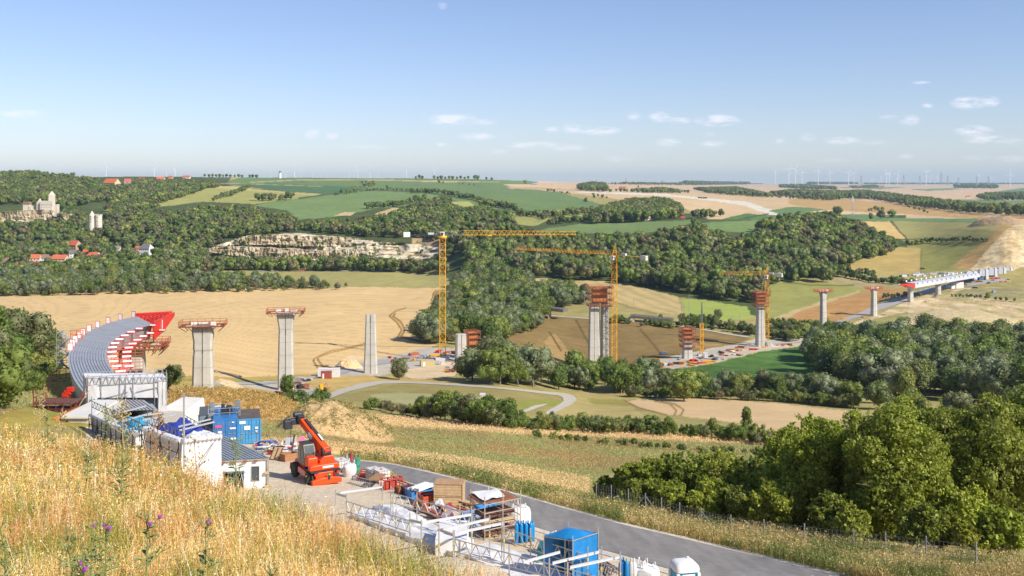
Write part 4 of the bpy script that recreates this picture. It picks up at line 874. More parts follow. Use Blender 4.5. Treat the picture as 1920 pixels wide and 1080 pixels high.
def platform(label, top, w, d, h, rz, levels=1, name='work_platform', mats=(ORANGE, BROWN), spread=1.0, group=None, white=True):
    """cantilevered working platform with rails, at the head of a pier"""
    t = thing(name, label, 'platform', top, rz, group); fl = MB(); rl = MB(); wh = MB()
    for k in range(levels):
        z = k * h / levels; a = w / 2 * (1 + .06 * (k % 2)); b = d / 2
        fl.box(-a, a, -b, -b + 1.1, z - .12, z + .06); fl.box(-a, a, b - 1.1, b, z - .12, z + .06); fl.box(-a, -a + 1.1, -b + 1.1, b - 1.1, z - .12, z + .06); fl.box(a - 1.1, a, -b + 1.1, b - 1.1, z - .12, z + .06)
        for (p, q) in (((-a, -b), (a, -b)), ((a, -b), (a, b)), ((a, b), (-a, b)), ((-a, b), (-a, -b))): rl.rail((p[0], p[1], z), (q[0], q[1], z), 1.25, 1.7, .07, 3)
        for i in range(6): x = -a + 2 * a * i / 5; rl.bar((x, -b, z), (x * .7, -b * .4, z - 1.4), .09); rl.bar((x, b, z), (x * .7, b * .4, z - 1.4), .09)
    fl.build('floor', mats[1], t); rl.build('railing', mats[0], t)
    if white:
        for i in range(3): wh = MB(); wh.obox(((i - 1) * .22 * w, random.uniform(-.2, .2) * d, .55), (random.uniform(1, 2.2), .8, random.uniform(.5, 1.0)), random.uniform(0, 3)); wh.build('covered_stack', CONCL, t)
    return t
def formwork(label, top, w, d, h, rz, levels, group=None):
    t = thing('climbing_formwork', label, 'formwork', top, rz, group); pn = MB(); st = MB()
    for sx in (-1, 1): pn.box(sx * (w * .26) - .14, sx * (w * .26) + .14, -d * .26, d * .26, .2, h + .3)
    for sy in (-1, 1): pn.box(-w * .26 + .15, w * .26 - .15, sy * d * .26 - .14, sy * d * .26 + .14, .2, h + .3)
    for i in range(5):
        x = -w * .28 + w * .56 * i / 4
        for sy in (-1, 1): st.bar((x, sy * (d * .26 + .28), .3), (x, sy * (d * .26 + .28), h), .13)
    pn.build('form_panel', mat('orange_panel', (.52, .19, .07), .6, var=.35, scale=.9), t); st.build('waler', mat('yellow_waler', (.66, .26, .04), .6, var=.2), t)
    fl = MB(); rl = MB()
    for k in range(levels):
        z = -1.5 + (h + 1.6) * k / max(1, levels - 1); a = w / 2 * (1 if k % 2 else .92); b = d / 2 * (1 if k % 2 else .92)
        fl.box(-a, a, -b, -b * .68, z, z + .14); fl.box(-a, a, b * .68, b, z, z + .14); fl.box(-a, -a * .68, -b * .68, b * .68, z, z + .14); fl.box(a * .68, a, -b * .68, b * .68, z, z + .14)
        for (p, q) in (((-a, -b), (a, -b)), ((a, -b), (a, b)), ((a, b), (-a, b)), ((-a, b), (-a, -b))): rl.rail((p[0], p[1], z), (q[0], q[1], z), 1.2, 1.4, .07, 3)
    for sx in (-1, 1):
        for sy in (-1, 1): rl.bar((sx * w * .48, sy * d * .48, -1.5), (sx * w * .48, sy * d * .48, h + .8), .1)
    fl.build('floor', BROWN, t); rl.build('railing', ORANGE, t); return t
RZP = R(8)
t0, p0 = pier('concrete pier directly under the tip of the curved steel deck', 248, 207, 702, 652, 46, 45, RZP)
platform('orange railed platform on the pier under the curved steel deck', p0 + Vector((2.2, 0, -.1)), 9.5, 5.2, 1.6, RZP, 2)
t1, p1 = pier('concrete pier with dark joint and flared head, nearest free standing pier', 381, 240, 741, 611, 40, 33, RZP, 1.18)
platform('orange platform on the nearest free standing pier', p1 + Vector((0, 0, .1)), px2m(82, 240), 5.4, 1.5, RZP)
t2, p2 = pier('slender concrete pier with flared head in front of the wheat field', 536, 320, 733, 586, 30, 25, RZP, 1.3)
platform('orange platform on the slender pier in front of the wheat field', p2 + Vector((0, 0, .1)), px2m(69, 320), 6.2, 1.5, RZP)
t3, p3 = pier('bare tapering concrete pier without platform beside the loose round tree', 695, 384, 706, 589, 26, 18, R(4))
t4, p4_ = pier('short bare concrete pier leg at the foot of the left yellow crane', 864, 450, 675, 626, 21, 19, R(20))
t4b, p4b = pier('short concrete pier leg carrying red formwork beside the left yellow crane', 885, 462, 666, 650, 17, 16, R(20))
formwork('red formwork cage on the short pier leg beside the left yellow crane', p4b, 6.6, 6.0, 6.4, R(20), 4)
t5, p5 = pier('left leg of the tall twin pier', 1113.5, 490, 699, 568, 23, 17, R(6), groove=.1)
t5b, p5b = pier('right leg of the tall twin pier', 1134, 492, 699, 568, 14, 12, R(6), groove=.1, dep=1.0)
pc = (p5 + p5b) / 2; formwork('large orange formwork cage on top of the tall twin pier', pc, 12.4, 9.5, 7.4, R(6), 4)
ld = thing('ladder_tower', 'dark ladder tower in the slot of the tall twin pier', 'scaffold', (pc.x + .3, pc.y - 1.2, gz(pc.x, pc.y)), R(6)); mb = MB(); hh = pc.z - gz(pc.x, pc.y)
for sx in (-.5, .5):
    for sy in (-.5, .5): mb.bar((sx, sy, 0), (sx, sy, hh), .07)
for i in range(int(hh / 1.1)): s_ = 1 if i % 2 else -1; mb.bar((-.5 * s_, -.5, i * 1.1), (.5 * s_, -.5, i * 1.1 + 1.1), .08); mb.bar((-.5, -.5, i * 1.1), (.5, -.5, i * 1.1), .08)
mb.build('frame', DARKM, ld)
t6, p6 = pier('squat concrete pier with red formwork behind the corn field', 1288.5, 520, 674, 631, 18.5, 16, R(10))
formwork('tall red formwork cage on the squat pier behind the corn field', p6 + Vector((0, 0, -1.2)), 7.2, 6.4, 5.0, R(10), 4)
platform('lower orange platform ring round the squat pier', p6 + Vector((0, 0, -1.8 - 3.4)), 6.6, 6, 1.2, R(10), 1, white=False)
t7, p7 = pier('tall concrete pier with a formwork cage next to the right yellow crane', 1425.5, 575, 652, 570, 17, 12.5, R(10), dep=.8)
formwork('reddish formwork cage on the tall pier next to the right yellow crane', p7, 7.6, 7.0, 6.4, R(10), 5)
for i, (px, Yd, base, top, wb, wt, fl, lab, plat) in enumerate([
    (1543.5, 640, 613, 546, 13, 10.5, 1.35, 'concrete pier standing at the edge of the green meadow', 'red and white platform on the pier at the edge of the green meadow'),
    (1638.5, 700, 588, 541, 12.5, 9.5, 1.3, 'concrete pier on the orange soil beside the haul road', 'red platform on the pier on the orange soil'),
    (1707, 755, 566, 535, 11, 9.5, 1.25, 'concrete pier under the red tip of the far steel deck', 'red platform under the red tip of the far steel deck'),
    (1759, 800, 549, 530, 10.5, 9.5, 1.25, 'shortest concrete pier under the middle of the far steel deck', 'red platform on the shortest pier under the far steel deck')]):
    _, pt_ = pier(lab, px, Yd, base, top, wb, wt, R(35), fl, dep=.7)
    platform(plat, pt_ + Vector((0, 0, .1)), px2m([32, 29, 28, 24][i], Yd), 6, 1.4, R(20), mats=(mat('red_formwork', (.56, .07, .04), .6, var=.3, scale=.6), mat('red_boards', (.5, .09, .05), .7, var=.3, scale=.6)))

# ------------------------------------------------------------------ tower cranes
def mast(mb, b, zt, w, r, step=None):
    step = step or w * 1.15; a = w / 2; n = max(2, int((zt - b.z) / step)); dz = (zt - b.z) / n
    c = [Vector((sx * a, sy * a, 0)) for sx, sy in ((-1, -1), (1, -1), (1, 1), (-1, 1))]; o = Vector((b.x, b.y, b.z))
    for q in c: mb.bar(o + q, o + q + Vector((0, 0, zt - b.z)), r)
    for k in range(n):
        for i in range(4):
            p, q = c[i], c[(i + 1) % 4]
            if k % 2: p, q = q, p
            mb.bar(o + p + Vector((0, 0, k * dz)), o + q + Vector((0, 0, (k + 1) * dz)), r * .7); mb.bar(o + p + Vector((0, 0, k * dz)), o + q + Vector((0, 0, k * dz)), r * .7)
def tri_truss(mb, p0, p1, w, h, r, step, taper=.7):
    p0 = Vector(p0); p1 = Vector(p1); d = (p1 - p0); L_ = d.length; d.normalize(); sdv = Vector((d.y, -d.x, 0)).normalized(); up = Vector((0, 0, 1)); n = int(L_ / step)
    def sec(t):
        c = p0.lerp(p1, t); k = 1 - (1 - taper) * t; return [c - sdv * w / 2 * k, c + sdv * w / 2 * k, c + up * h * k]
    A_ = sec(0); B_ = sec(1)
    for a, b in zip(A_, B_): mb.bar(a, b, r)
    for i in range(n):
        a = sec(i / n); b = sec((i + 1) / n); m = sec((i + .5) / n)
        mb.bar(a[0], m[2], r * .65); mb.bar(m[2], b[0], r * .65); mb.bar(a[1], m[2], r * .65); mb.bar(m[2], b[1], r * .65); mb.bar(a[0], b[1], r * .6); mb.bar(a[0], a[1], r * .6)
def crane(label, px, Yd, base, zrow, tip, ctip, mw, peak=None, flat=False, grey0=0, r=.12):
    b = onground(px, Yd); zt = CZ - (zrow - H) / F * Yd; top = Vector((b.x, b.y, zt))
    t = thing('tower_crane', label, 'crane', b); L0 = Vector((0, 0, 0)); rel = lambda v: Vector(v) - b
    m = MB(); mast(m, L0, zt - b.z, mw, r); m.build('mast', YEL, t)
    m = MB(); m.obox((0, 0, .6), (6, 6, 1.2)); m.build('ballast_base', CONCL, t)
    m = MB(); m.lathe([(mw * .75, -.6), (mw * .8, 0), (mw * .7, .5)], rel(top)); m.build('slewing_ring', YEL, t)
    tp = rel(P(*tip)); cp = rel(P(*ctip)); tt = rel(top) + Vector((0, 0, .8)); jd = (tp - tt).normalized()
    m = MB(); st_ = tt + jd * (mw * .7)
    if grey0:
        m2 = MB(); tri_truss(m2, st_, tt.lerp(tp, grey0), 1.5, 1.9, r * .45, 2.2, 1); m2.build('jib_root', GREYS, t); tri_truss(m, tt.lerp(tp, grey0), tp, 1.5, 2.1, r * .85, 2.1)
    else: tri_truss(m, st_, tp, 1.4, 1.8, r * .85, 2.0)
    m.build('jib', YEL, t)
    m = MB(); cd = (cp - tt).normalized(); sdv = Vector((cd.y, -cd.x, 0)).normalized()
    for s in (-1, 1): m.bar(tt + sdv * s * .7, cp + sdv * s * .7, .2 if not flat else .3)
    m.obox((tt + cp) / 2, ((cp - tt).length, 1.5, .12), math.atan2(cd.y, cd.x)); m.build('counter_jib', DARKM if flat else YEL, t)
    m = MB(); m.obox(cp - cd * 1.6 + Vector((0, 0, -.3 if not flat else .3)), (3.0, 1.9, 2.2), math.atan2(cd.y, cd.x)); m.build('counterweight', CONCL if not flat else WHITE, t)
    m = MB(); m.obox(tt.lerp(cp, .3) + Vector((0, 0, .5)), (2.6, 1.5, 1.3), math.atan2(cd.y, cd.x)); m.build('winch_housing', mat('grey_housing', (.5, .5, .55), .6), t)
    m = MB(); m.obox(tt + sdv * 1.4 + Vector((0, 0, -1.4 if not flat else .4)), (1.9, 1.5, 2.1), math.atan2(cd.y, cd.x)); cab = m.build('cab', WHITE, t)
    m = MB(); m.obox(tt + sdv * 1.4 + Vector((0, -.98, -1.2 if not flat else .6)), (1.1, .1, 1.1), 0); m.build('cab_window', GLASS, cab)
    if peak:
        pk = rel(P(*peak)); m = MB()
        for sx, sy in ((-1, -1), (1, -1), (1, 1), (-1, 1)): m.bar(tt + Vector((sx * mw * .4, sy * mw * .4, 0)), pk, r * .9)
        for k in range(1, 5):
            a_ = 1 - k / 5.5
            for (sx, sy), (ux, uy) in (((-1, -1), (1, -1)), ((1, -1), (1, 1)), ((1, 1), (-1, 1)), ((-1, 1), (-1, -1))): m.bar(tt.lerp(pk, 1 - a_) + Vector((sx, sy, 0)) * mw * .4 * a_, tt.lerp(pk, 1 - a_) + Vector((ux, uy, 0)) * mw * .4 * a_, r * .6)
        m.build('tower_head', YEL, t); m = MB(); m.bar(pk, tt.lerp(tp, .55) + Vector((0, 0, 1.4)), .05); m.bar(pk, tt.lerp(cp, .9) + Vector((0, 0, .5)), .06); m.build('tie_rod', GREYS, t)
    m = MB(); hk = tt.lerp(tp, .35); m.obox(hk + Vector((0, 0, -.3)), (1.8, 1.5, .5), math.atan2(jd.y, jd.x)); m.build('trolley', YEL, t)
    return t
crane('yellow flat top tower crane on the left with a white counterweight', 830, 455, 660, 444, (1080, 440, 462), (756, 441, 452), 2.6, flat=True, grey0=.15)
crane('tallest yellow tower crane with a pointed head beside the twin pier', 1152, 488, 697, 481, (966, 468, 530), (1213, 483, 474), 2.4, peak=(1154, 455, 488))
crane('far yellow tower crane with a pointed head beside the right formwork pier', 1437.5, 581, 650, 517, (1348, 514, 590), (1467, 515, 576), 2.2, peak=(1438, 500, 581))
b = onground(1315.5, 530); t = thing('crane_mast', 'yellow crane mast without a jib beside the squat pier', 'crane', b); m = MB(); mast(m, Vector((0, 0, 0)), 17.5, 1.7, .14, 1.6); m.build('mast', YEL, t); m = MB(); m.obox((0, 0, .5), (4, 4, 1)); m.build('ballast_base', CONCL, t)

# ------------------------------------------------------------------ the curved steel deck in the foreground
def spl(pts, n):
    p = np.array(pts, float); d = np.r_[0, np.cumsum(np.linalg.norm(np.diff(p, axis=0), axis=1))]; s = np.linspace(0, d[-1], n)
    q = np.stack([np.interp(s, d, p[:, k]) for k in range(3)], 1)
    for _ in range(3): q[1:-1] = (q[:-2] + 2 * q[1:-1] + q[2:]) / 4
    return [Vector(v) for v in q]
def PD(px, row, drop): return P(px, row, drop * F / (row - H))
LE = spl([PD(196, 772, 25.6), PD(172, 752, 25.8), PD(152, 732, 26.0), PD(140, 715, 26.2), PD(131, 695, 26.5), PD(127, 677, 26.9), PD(127.5, 665, 27.2), PD(132.5, 652, 27.5), PD(142, 640, 27.9), PD(155, 627, 28.2), P(180, 614, 200), P(212, 602, 209), P(238, 596, 215), P(256, 593, 219)], 40)
RE = spl([PD(296, 768, 25.9), PD(262, 745, 26.0), PD(238, 722, 26.1), PD(220, 705, 26.3), PD(210, 692, 26.6), PD(202, 680, 26.9), PD(200, 667, 27.2), PD(201, 655, 27.4), PD(206, 645, 27.6), PD(220, 634, 27.9), PD(240, 622, 28.2), PD(265, 613, 28.5), P(288, 609, 205)], 40)
deck = thing('bridge_deck', 'curved grey steel bridge deck ending in a red nose on the left', 'bridge deck', LE[0])
def rel(v): return Vector(v) - LE[0]
m = MB(); NR = 14; vs = []; fs = []
for i in range(40):
    a, b = rel(LE[i]), rel(RE[i])
    for k in range(NR + 1):
        c = a.lerp(b, k / NR); vs.append(c)
for i in range(39):
    for k in range(NR): fs.append((i * 15 + k, i * 15 + k + 1, (i + 1) * 15 + k + 1, (i + 1) * 15 + k))
m.add(vs, fs)
DEP = 3.4
for i in range(39):        # box girder walls and bottom
    a0, b0, a1, b1 = rel(LE[i]), rel(RE[i]), rel(LE[i + 1]), rel(RE[i + 1]); dn = Vector((0, 0, -DEP))
    la0, la1 = a0.lerp(b0, .10) + dn, a1.lerp(b1, .10) + dn; rb0, rb1 = a0.lerp(b0, .80) + dn, a1.lerp(b1, .80) + dn
    r0, r1 = a0.lerp(b0, .92), a1.lerp(b1, .92); e = Vector((0, 0, -.03))
    m.add([a0 + e, a1 + e, la1, la0, rb1, rb0, r1 + e, r0 + e], [(0, 1, 2, 3), (3, 2, 4, 5), (5, 4, 6, 7)])
m.build('box_girder', STEELD, deck, smooth=False)
m = MB()
for k in range(1, NR):
    for i in range(39):
        a = rel(LE[i]).lerp(rel(RE[i]), k / NR); b = rel(LE[i + 1]).lerp(rel(RE[i + 1]), k / NR); m.bar(a + Vector((0, 0, .06)), b + Vector((0, 0, .05)), .05)
m.build('stiffener_rib', mat('rib_steel', (.29, .31, .34), .5, metal=.2, var=.1), deck)
m = MB()
for i in range(2, 39, 3):
    a = rel(LE[i]).lerp(rel(RE[i]), .06); b = rel(LE[i]).lerp(rel(RE[i]), .94)
    for k in range(26):
        if (k * 7 + i) % 5 < 2: p = a.lerp(b, k / 26); q = a.lerp(b, (k + .55) / 26); m.bar(p + Vector((0, 0, .14)), q + Vector((0, 0, .14)), .04)
m.build('red_marking', REDF, deck)
def bracket(c, outv, tg, w, h, tilt):
    n = Vector((0, 0, 1)) * math.cos(tilt) + tg * math.sin(tilt); th = tg * .10; e = [c, c + outv * w, c + outv * w + n * h, c + n * h]
    br = MB()
    for a, b in ((e[0], e[1]), (e[1], e[2]), (e[2], e[3]), (e[3], e[0])): br.bar(a, b, .055)
    br.bar(e[0] + Vector((0, 0, -.9)) - outv * .1, e[1], .05); br.bar(e[0] + Vector((0, 0, -.9)) - outv * .1, e[0], .05); br.bar(e[1], e[1] + tg * .8, .05); br.bar(e[0], e[0] + tg * .8, .05)
    br.build('outrigger_bracket', REDF, deck); p = MB(); p.hexa([e[0], e[1], e[1] + th, e[0] + th, e[3], e[2], e[2] + th, e[3] + th]); p.build('white_panel', WHITE, deck)
def edge(E, f): i = min(38, int(f)); return E[i].lerp(E[i + 1], f - i), (E[i + 1] - E[i]).normalized()
for k in range(10):               # outer edge: upright panels facing down the deck
    c, tg = edge(LE, 20.5 + k * 2.0); ov = Vector((-tg.y, tg.x, 0)).normalized(); bracket(rel(c) - ov * .5, ov, tg, .85, 1.25, 0)
for k in range(12):               # inner edge: two rows of leaning panels
    c, tg = edge(RE, 12.0 + k * 2.4); ov = Vector((tg.y, -tg.x, 0)).normalized(); bracket(rel(c) + ov * .05, ov, tg, 1.45, .42, R(35))
    if k > 1: bracket(rel(c) + ov * 2.3 + Vector((0, 0, -.9)), ov, tg, 1.45, .42, R(35)); m = MB(); m.bar(rel(c) + Vector((0, 0, -1.2)), rel(c) + ov * 3.6 + Vector((0, 0, -1.0)), .08); m.build('outrigger_bracket', REDF, deck)
# launching nose
nL, nR = rel(LE[39]), rel(RE[39]); tip = rel(P(322, 589, 226))
for nm, a, hb in (('nose_girder', nL, 2.6), ('nose_girder', nR, 3.0)):
    m = MB(); b = tip if a is nL else tip + Vector((.9, -1.0, -.1)); n = 9; d = (b - a).normalized(); s = Vector((d.y, -d.x, 0)) * .09
    top_ = [a.lerp(b, i / n) + Vector((0, 0, .55)) for i in range(n + 1)]; bot = [a.lerp(b, i / n) + Vector((0, 0, -hb * (1 - (i / n) ** 1.6) + .1)) for i in range(n + 1)]
    for i in range(n): m.hexa([bot[i] - s, bot[i + 1] - s, bot[i + 1] + s, bot[i] + s, top_[i] - s, top_[i + 1] - s, top_[i + 1] + s, top_[i] + s]); m.bar(bot[i] + s, top_[i] + s, .13); m.bar(bot[i] - s, top_[i] - s, .13)
    for i in range(n): m.bar(top_[i], top_[i + 1], .2); m.bar(bot[i], bot[i + 1], .2)
    m.build(nm, REDF, deck)
m = MB()
for i in range(8):
    t_ = (i + .5) / 9; a = nL.lerp(tip, t_); b = nR.lerp(tip + Vector((.9, -1, -.1)), t_)
    for z in (.5, -1.0 * (1 - t_)): m.bar(a + Vector((0, 0, z)), b + Vector((0, 0, z)), .07)
    m.bar(a + Vector((0, 0, .5)), b + Vector((0, 0, -1.0 * (1 - t_))), .05)
m.build('cross_frame', REDF, deck)
m = MB(); c = nR.lerp(tip, .32); m.obox(c + Vector((.25, -.35, -.6)), (1.3, .12, 1.9), R(-30)); m.build('white_panel', WHITE, deck)
# support stack under the deck on the first pier
m = MB(); m.obox(rel(p0) + Vector((-1.2, 0, .7)), (4.6, 2.6, 1.3), RZP); m.obox(rel(p0) + Vector((1.6, -.4, .7)), (.9, .9, 1.4), RZP); m.build('bearing_block', TARPS, deck)

# stair tower, side platforms
def scaffold_tower(label, px, Yd, row0, row1, w, d, rz=0., m_=GALV, lev=2.0, stairs=True, name='scaffold_tower'):
    z1 = CZ - (row1 - H) / F * Yd; b = P(px, row0, Yd); t = thing(name, label, 'scaffold', b, rz); h = z1 - b.z; m = MB(); n = max(1, int(h / lev))
    for sx in (-1, 1):
        for sy in (-1, 1): m.bar((sx * w / 2, sy * d / 2, 0), (sx * w / 2, sy * d / 2, h), .045)
    for k in range(n + 1):
        z = k * h / n
        for s in (-1, 1): m.bar((-w / 2, s * d / 2, z), (w / 2, s * d / 2, z), .04); m.bar((s * w / 2, -d / 2, z), (s * w / 2, d / 2, z), .04)
        if k < n: s = 1 if k % 2 else -1; m.bar((-w / 2 * s, -d / 2, z), (w / 2 * s, -d / 2, z + h / n), .035); m.bar((-w / 2, d / 2 * s, z), (-w / 2, -d / 2 * s, z + h / n), .035)
    m.build('frame', m_, t)
    if stairs:
        m = MB()
        for k in range(n):
            z = k * h / n; s = 1 if k % 2 else -1; m.obox((0, 0, z + h / n / 2), (math.hypot(w, h / n) * .9, .6, .06), 0, 0, -s * math.atan2(h / n, w)); m.obox((s * w * .4, 0, z + h / n), (w * .3, d * .9, .05))
        m.build('stair', GREYS, t)
    return t
scaffold_tower('grey stair tower at the outer side of the curved steel deck', 121, 168, 692, 622, 1.6, 2.4, lev=1.1)
scaffold_tower('dark scaffold frame below the grey stair tower', 118, 166, 712, 688, 2.2, 2.6, m_=BROWN, stairs=False, lev=1.0)
b = P(143, 636, 178); t = thing('guard_frame', 'orange guard frame on the outer edge of the curved deck', 'railing', b); m = MB(); m.rail((-1, 0, 0), (1.2, 0, 0), 1.6, .9, .08, 3); m.build('railing', mat('bright_orange', (.7, .14, .02), .5), t)
b = P(228, 697, 178); t = thing('work_platform', 'orange railed platform hanging below the inner edge of the curved deck', 'platform', b, R(20)); m = MB(); m.box(-3, 3.6, -1.5, 1.5, -.15, 0); m.build('floor', BROWN, t); m = MB()
for k in range(4): m.rail((-3, -1.5, k * 1.2), (3.6, -1.5, k * 1.2), 1.1, 1.3, .06, 2); m.rail((3.6, -1.5, k * 1.2), (3.6, 1.5, k * 1.2), 1.1, 1.3, .06, 2)
m.build('railing', ORANGE, t)
b = P(103, 782, 118); t = thing('side_platform', 'dark brown scaffold platform beside the concrete abutment', 'platform', b, R(0)); m = MB()
for k in range(3): m.box(-1.8, 2.6, -1.6, 1.6, k * .9, k * .9 + .1)
m.build('floor', BROWN, t); m = MB()
for k in range(2): m.rail((-1.8, -1.6, k * 1.3), (2.6, -1.6, k * 1.3), 1.3, .9, .05, 2); m.rail((-1.8, -1.6, k * 1.3), (-1.8, 1.6, k * 1.3), 1.3, .9, .05, 2)
m.bar((-1.8, -1.6, 0), (-1.8, -1.6, 3.6), .07); m.build('railing', mat('dark_red_steel', (.2, .05, .04), .6), t)
for i, (dx, dz, l) in enumerate([(0, 0, 'lower'), (.9, .4, 'middle'), (-.1, 1.0, 'upper')]):
    b = P(124 + i * 4, 744 - i * 5, 122); t = thing('counterweight_block', f'{l} red steel block stacked beside the outer wall of the curved deck', 'block', b); m = MB(); m.box(-.4, .4, -.3, .3, 0, .5); m.box(-.3, .3, -.33, -.301, .08, .42); m.bar((-.3, 0, .5), (.3, 0, .6), .04); m.build('block_body', REDF, t, bevel=.03)
# abutment
b = P(147, 832, 108); t = thing('bridge_abutment', 'concrete abutment wing with a flat top left of the white enclosure', 'abutment', b, R(0)); zt = PD(150, 775, 0).z if False else CZ - (784 - H) / F * 108 - b.z
m = MB(); m.hexa([(-1.4, 0, -6), (1.1, 0, -6), (1.4, 9, -6), (-2.4, 9, -6), (-1.15, 0, zt), (1.1, 0, zt), (1.3, 9, zt), (-2.4, 9, zt)]); m.build('wing_wall', CONC, t, bevel=.04)
m = MB(); m.box(-1.7, 1.3, -.3, 8, zt, zt + .28); m.build('cap_slab', CONCL, t, bevel=.03)
m = MB(); m.obox((-2.0, 3.6, zt - .1), (.5, 8.5, .35), R(-4), 0, R(25)); m.build('edge_form', mat('orange_ply', (.5, .2, .05), .7, var=.3), t)
m = MB(); m.box(-.45, -.2, -.06, .02, zt - 1.3, zt - .6); m.box(-.1, .15, -.06, .02, zt - 1.3, zt - .6); m.build('wall_plate', WHITE, t)
b = P(319, 770, 123); t = thing('bridge_abutment', 'low concrete abutment wall right of the white portal', 'abutment', b, R(-15)); m = MB(); m.hexa([(-.8, -1, -4), (2.8, -1, -4), (2.8, 4, -4), (-.8, 4, -4), (-.8, -1, .3), (2.8, -1, .3), (2.2, 4, .9), (-.8, 4, .9)]); m.build('wall', CONCL, t, bevel=.05)
m = MB(); m.box(3.0, 5.6, 2, 6, -3, -.4); m.build('footing', CONCL, t, bevel=.05)
b = P(140, 832, 104); t = thing('plastic_barrel_stack', 'yellow plastic crates at the foot of the concrete abutment', 'crates', b); m = MB(); m.box(-.5, .4, -.4, .4, -.4, .35); m.box(-1.3, -.5, -.4, .3, -.5, -.02); m.build('crate_body', mat('yellow_plastic', (.75, .42, .01), .5), t, bevel=.05)

# ------------------------------------------------------------------ the far steel deck and its assembly yard
fd0 = P(1806, 524, 842); fdk = thing('bridge_deck', 'far white and grey steel bridge deck with a red nose on the right', 'bridge deck', fd0)
A0 = P(1706, 531, 750); A1 = P(1838, 510, 880); d = (A1 - A0).normalized(); s = Vector((d.y, -d.x, 0)).normalized(); rl_ = lambda v: v - fd0
m = MB(); up = Vector((0, 0, 1)); q = [A0 - s * 4, A0 + s * 4, A1 + s * 4, A1 - s * 4]
m.hexa([rl_(p) - up * 3.4 for p in q] + [rl_(p) for p in q]); m.build('box_girder', mat('pale_deck_steel', (.52, .54, .58), .5, var=.1, scale=.1), fdk)
for i in range(16):
    for sd_, z, nm in ((-4.6, .3, 0), (4.8, -.6, 1)):
        c = A0.lerp(A1, (i + .5) / 16) + s * sd_; m = MB(); m.obox(rl_(c) + up * (z + .7), (2.6, .4, 1.1 if nm == 0 else .9), math.atan2(d.y, d.x), R(20 if nm else 0)); m.build('white_panel', WHITE, fdk)
m = MB(); T = A0 - d * 18 + Vector((0, 0, .6)); n = 7
for s_ in (-1, 1):
    for i in range(n):
        a = (A0 + s * 3.6 * s_).lerp(T + s * 1.2 * s_, i / n); b_ = (A0 + s * 3.6 * s_).lerp(T + s * 1.2 * s_, (i + 1) / n); h0 = 3.2 * (1 - i / n) + .3; h1 = 3.2 * (1 - (i + 1) / n) + .3
        m.hexa([rl_(a) - up * h0 - s * .1, rl_(b_) - up * h1 - s * .1, rl_(b_) - up * h1 + s * .1, rl_(a) - up * h0 + s * .1, rl_(a) - s * .1, rl_(b_) - s * .1, rl_(b_) + s * .1, rl_(a) + s * .1])
        m.bar(rl_(a), rl_((A0 - s * 3.6 * s_).lerp(T - s * 1.2 * s_, i / n)), .2)
m.build('nose_girder', REDF, fdk)
for k in range(3): c = A0 - d * (3 + 5 * k) - s * 3.4; m = MB(); m.obox(rl_(c) + Vector((0, 0, -.8)), (1.6, .3, 1.8), math.atan2(d.y, d.x)); m.build('white_panel', WHITE, fdk)
for i, (px, top, w, base) in enumerate([(1822, 509, 19, 524), (1845, 505.5, 16, 524), (1862, 503.5, 15, 523), (1879, 502, 14, 521), (1892, 501, 12, 520)]):
    Yd = 858 + i * 9; b = P(px - w / 2, base, Yd); t = thing('assembly_tent', ['nearest', 'second', 'third', 'fourth', 'farthest'][i] + ' white assembly shelter over the far steel deck', 'shelter', b, R(-5)); wm = px2m(w, Yd); hm = px2m(base - top, Yd)
    m = MB(); m.prism([(0, hm * .35), (wm * .68, hm * .35), (wm * .68, hm * .9), (wm * .5, hm), (wm * .1, hm), (0, hm * .9)], 0, 4.5); m.build('girder_section', mat('pale_deck_steel', (1, 1, 1)), t); m = MB(); m.prism([(wm * .70, 0), (wm, 0), (wm, hm * .97), (wm * .9, hm * 1.04), (wm * .70, hm * 1.04)], -.4, 5); m.build('sheeting', WHITE, t)
for i, (px, row, w, h, c) in enumerate([(1802, 517, 7, 4, 'b'), (1813, 523, 16, 5, 'b'), (1828, 522, 10, 4.5, 'b'), (1840, 521, 8, 4, 'b'), (1862, 519, 6, 3, 'r'), (1872, 519, 6, 3, 'r')]):
    b = G(px, row + 4); t = thing('site_container', f"{['small', 'long', 'short', 'square', 'low', 'narrow'][i]} {'blue' if c == 'b' else 'red'} container below the far assembly shelters", 'container', b); wm = px2m(w, b.y); hm = px2m(h, b.y)
    m = MB(); m.box(-wm / 2, wm / 2, 0, 2.4, 0, hm); m.build('container_body', BLUEC if c == 'b' else REDF, t); m = MB(); m.box(-wm * .46, wm * .46, .1, 2.3, hm + .002, hm + .12); m.build('roof', GREYS, t)
# support block under the inner end of the far deck
b = P(1795, 532, 838); t = thing('temporary_support', 'pale temporary support block under the inner end of the far deck', 'support', b, R(20)); m = MB(); m.box(-4, 4, -3, 3, -6, 1.5); m.box(-9, -5, -3, 3, -6, -1); m.build('block', CONCL, t); m = MB(); m.rail((-4, -3.1, 1.5), (4, -3.1, 1.5), 1.3, 2, .1, 2); m.build('railing', REDF, t)
# the pre-assembly yard behind the far deck: white stacks
for i in range(26):
    px = random.uniform(1695, 1790); row = 515 + (1790 - px) * .02 + random.uniform(-3, 4); b = G(px, row); t = thing('panel_stack', 'pale stack of panels in the yard behind the far steel deck', 'stack', b, R(random.uniform(-30, 0)), 'stacks in the yard behind the far steel deck')
    w = random.uniform(2, 6); h = random.uniform(.8, 2.2); m = MB()
    for k in range(3): m.box(-w / 2 + k * .1, w / 2, -1 + k * .1, 1, h * k / 3, h * (k + .9) / 3)
    m.build('panel', WHITE if random.random() < .7 else GREYS, t)
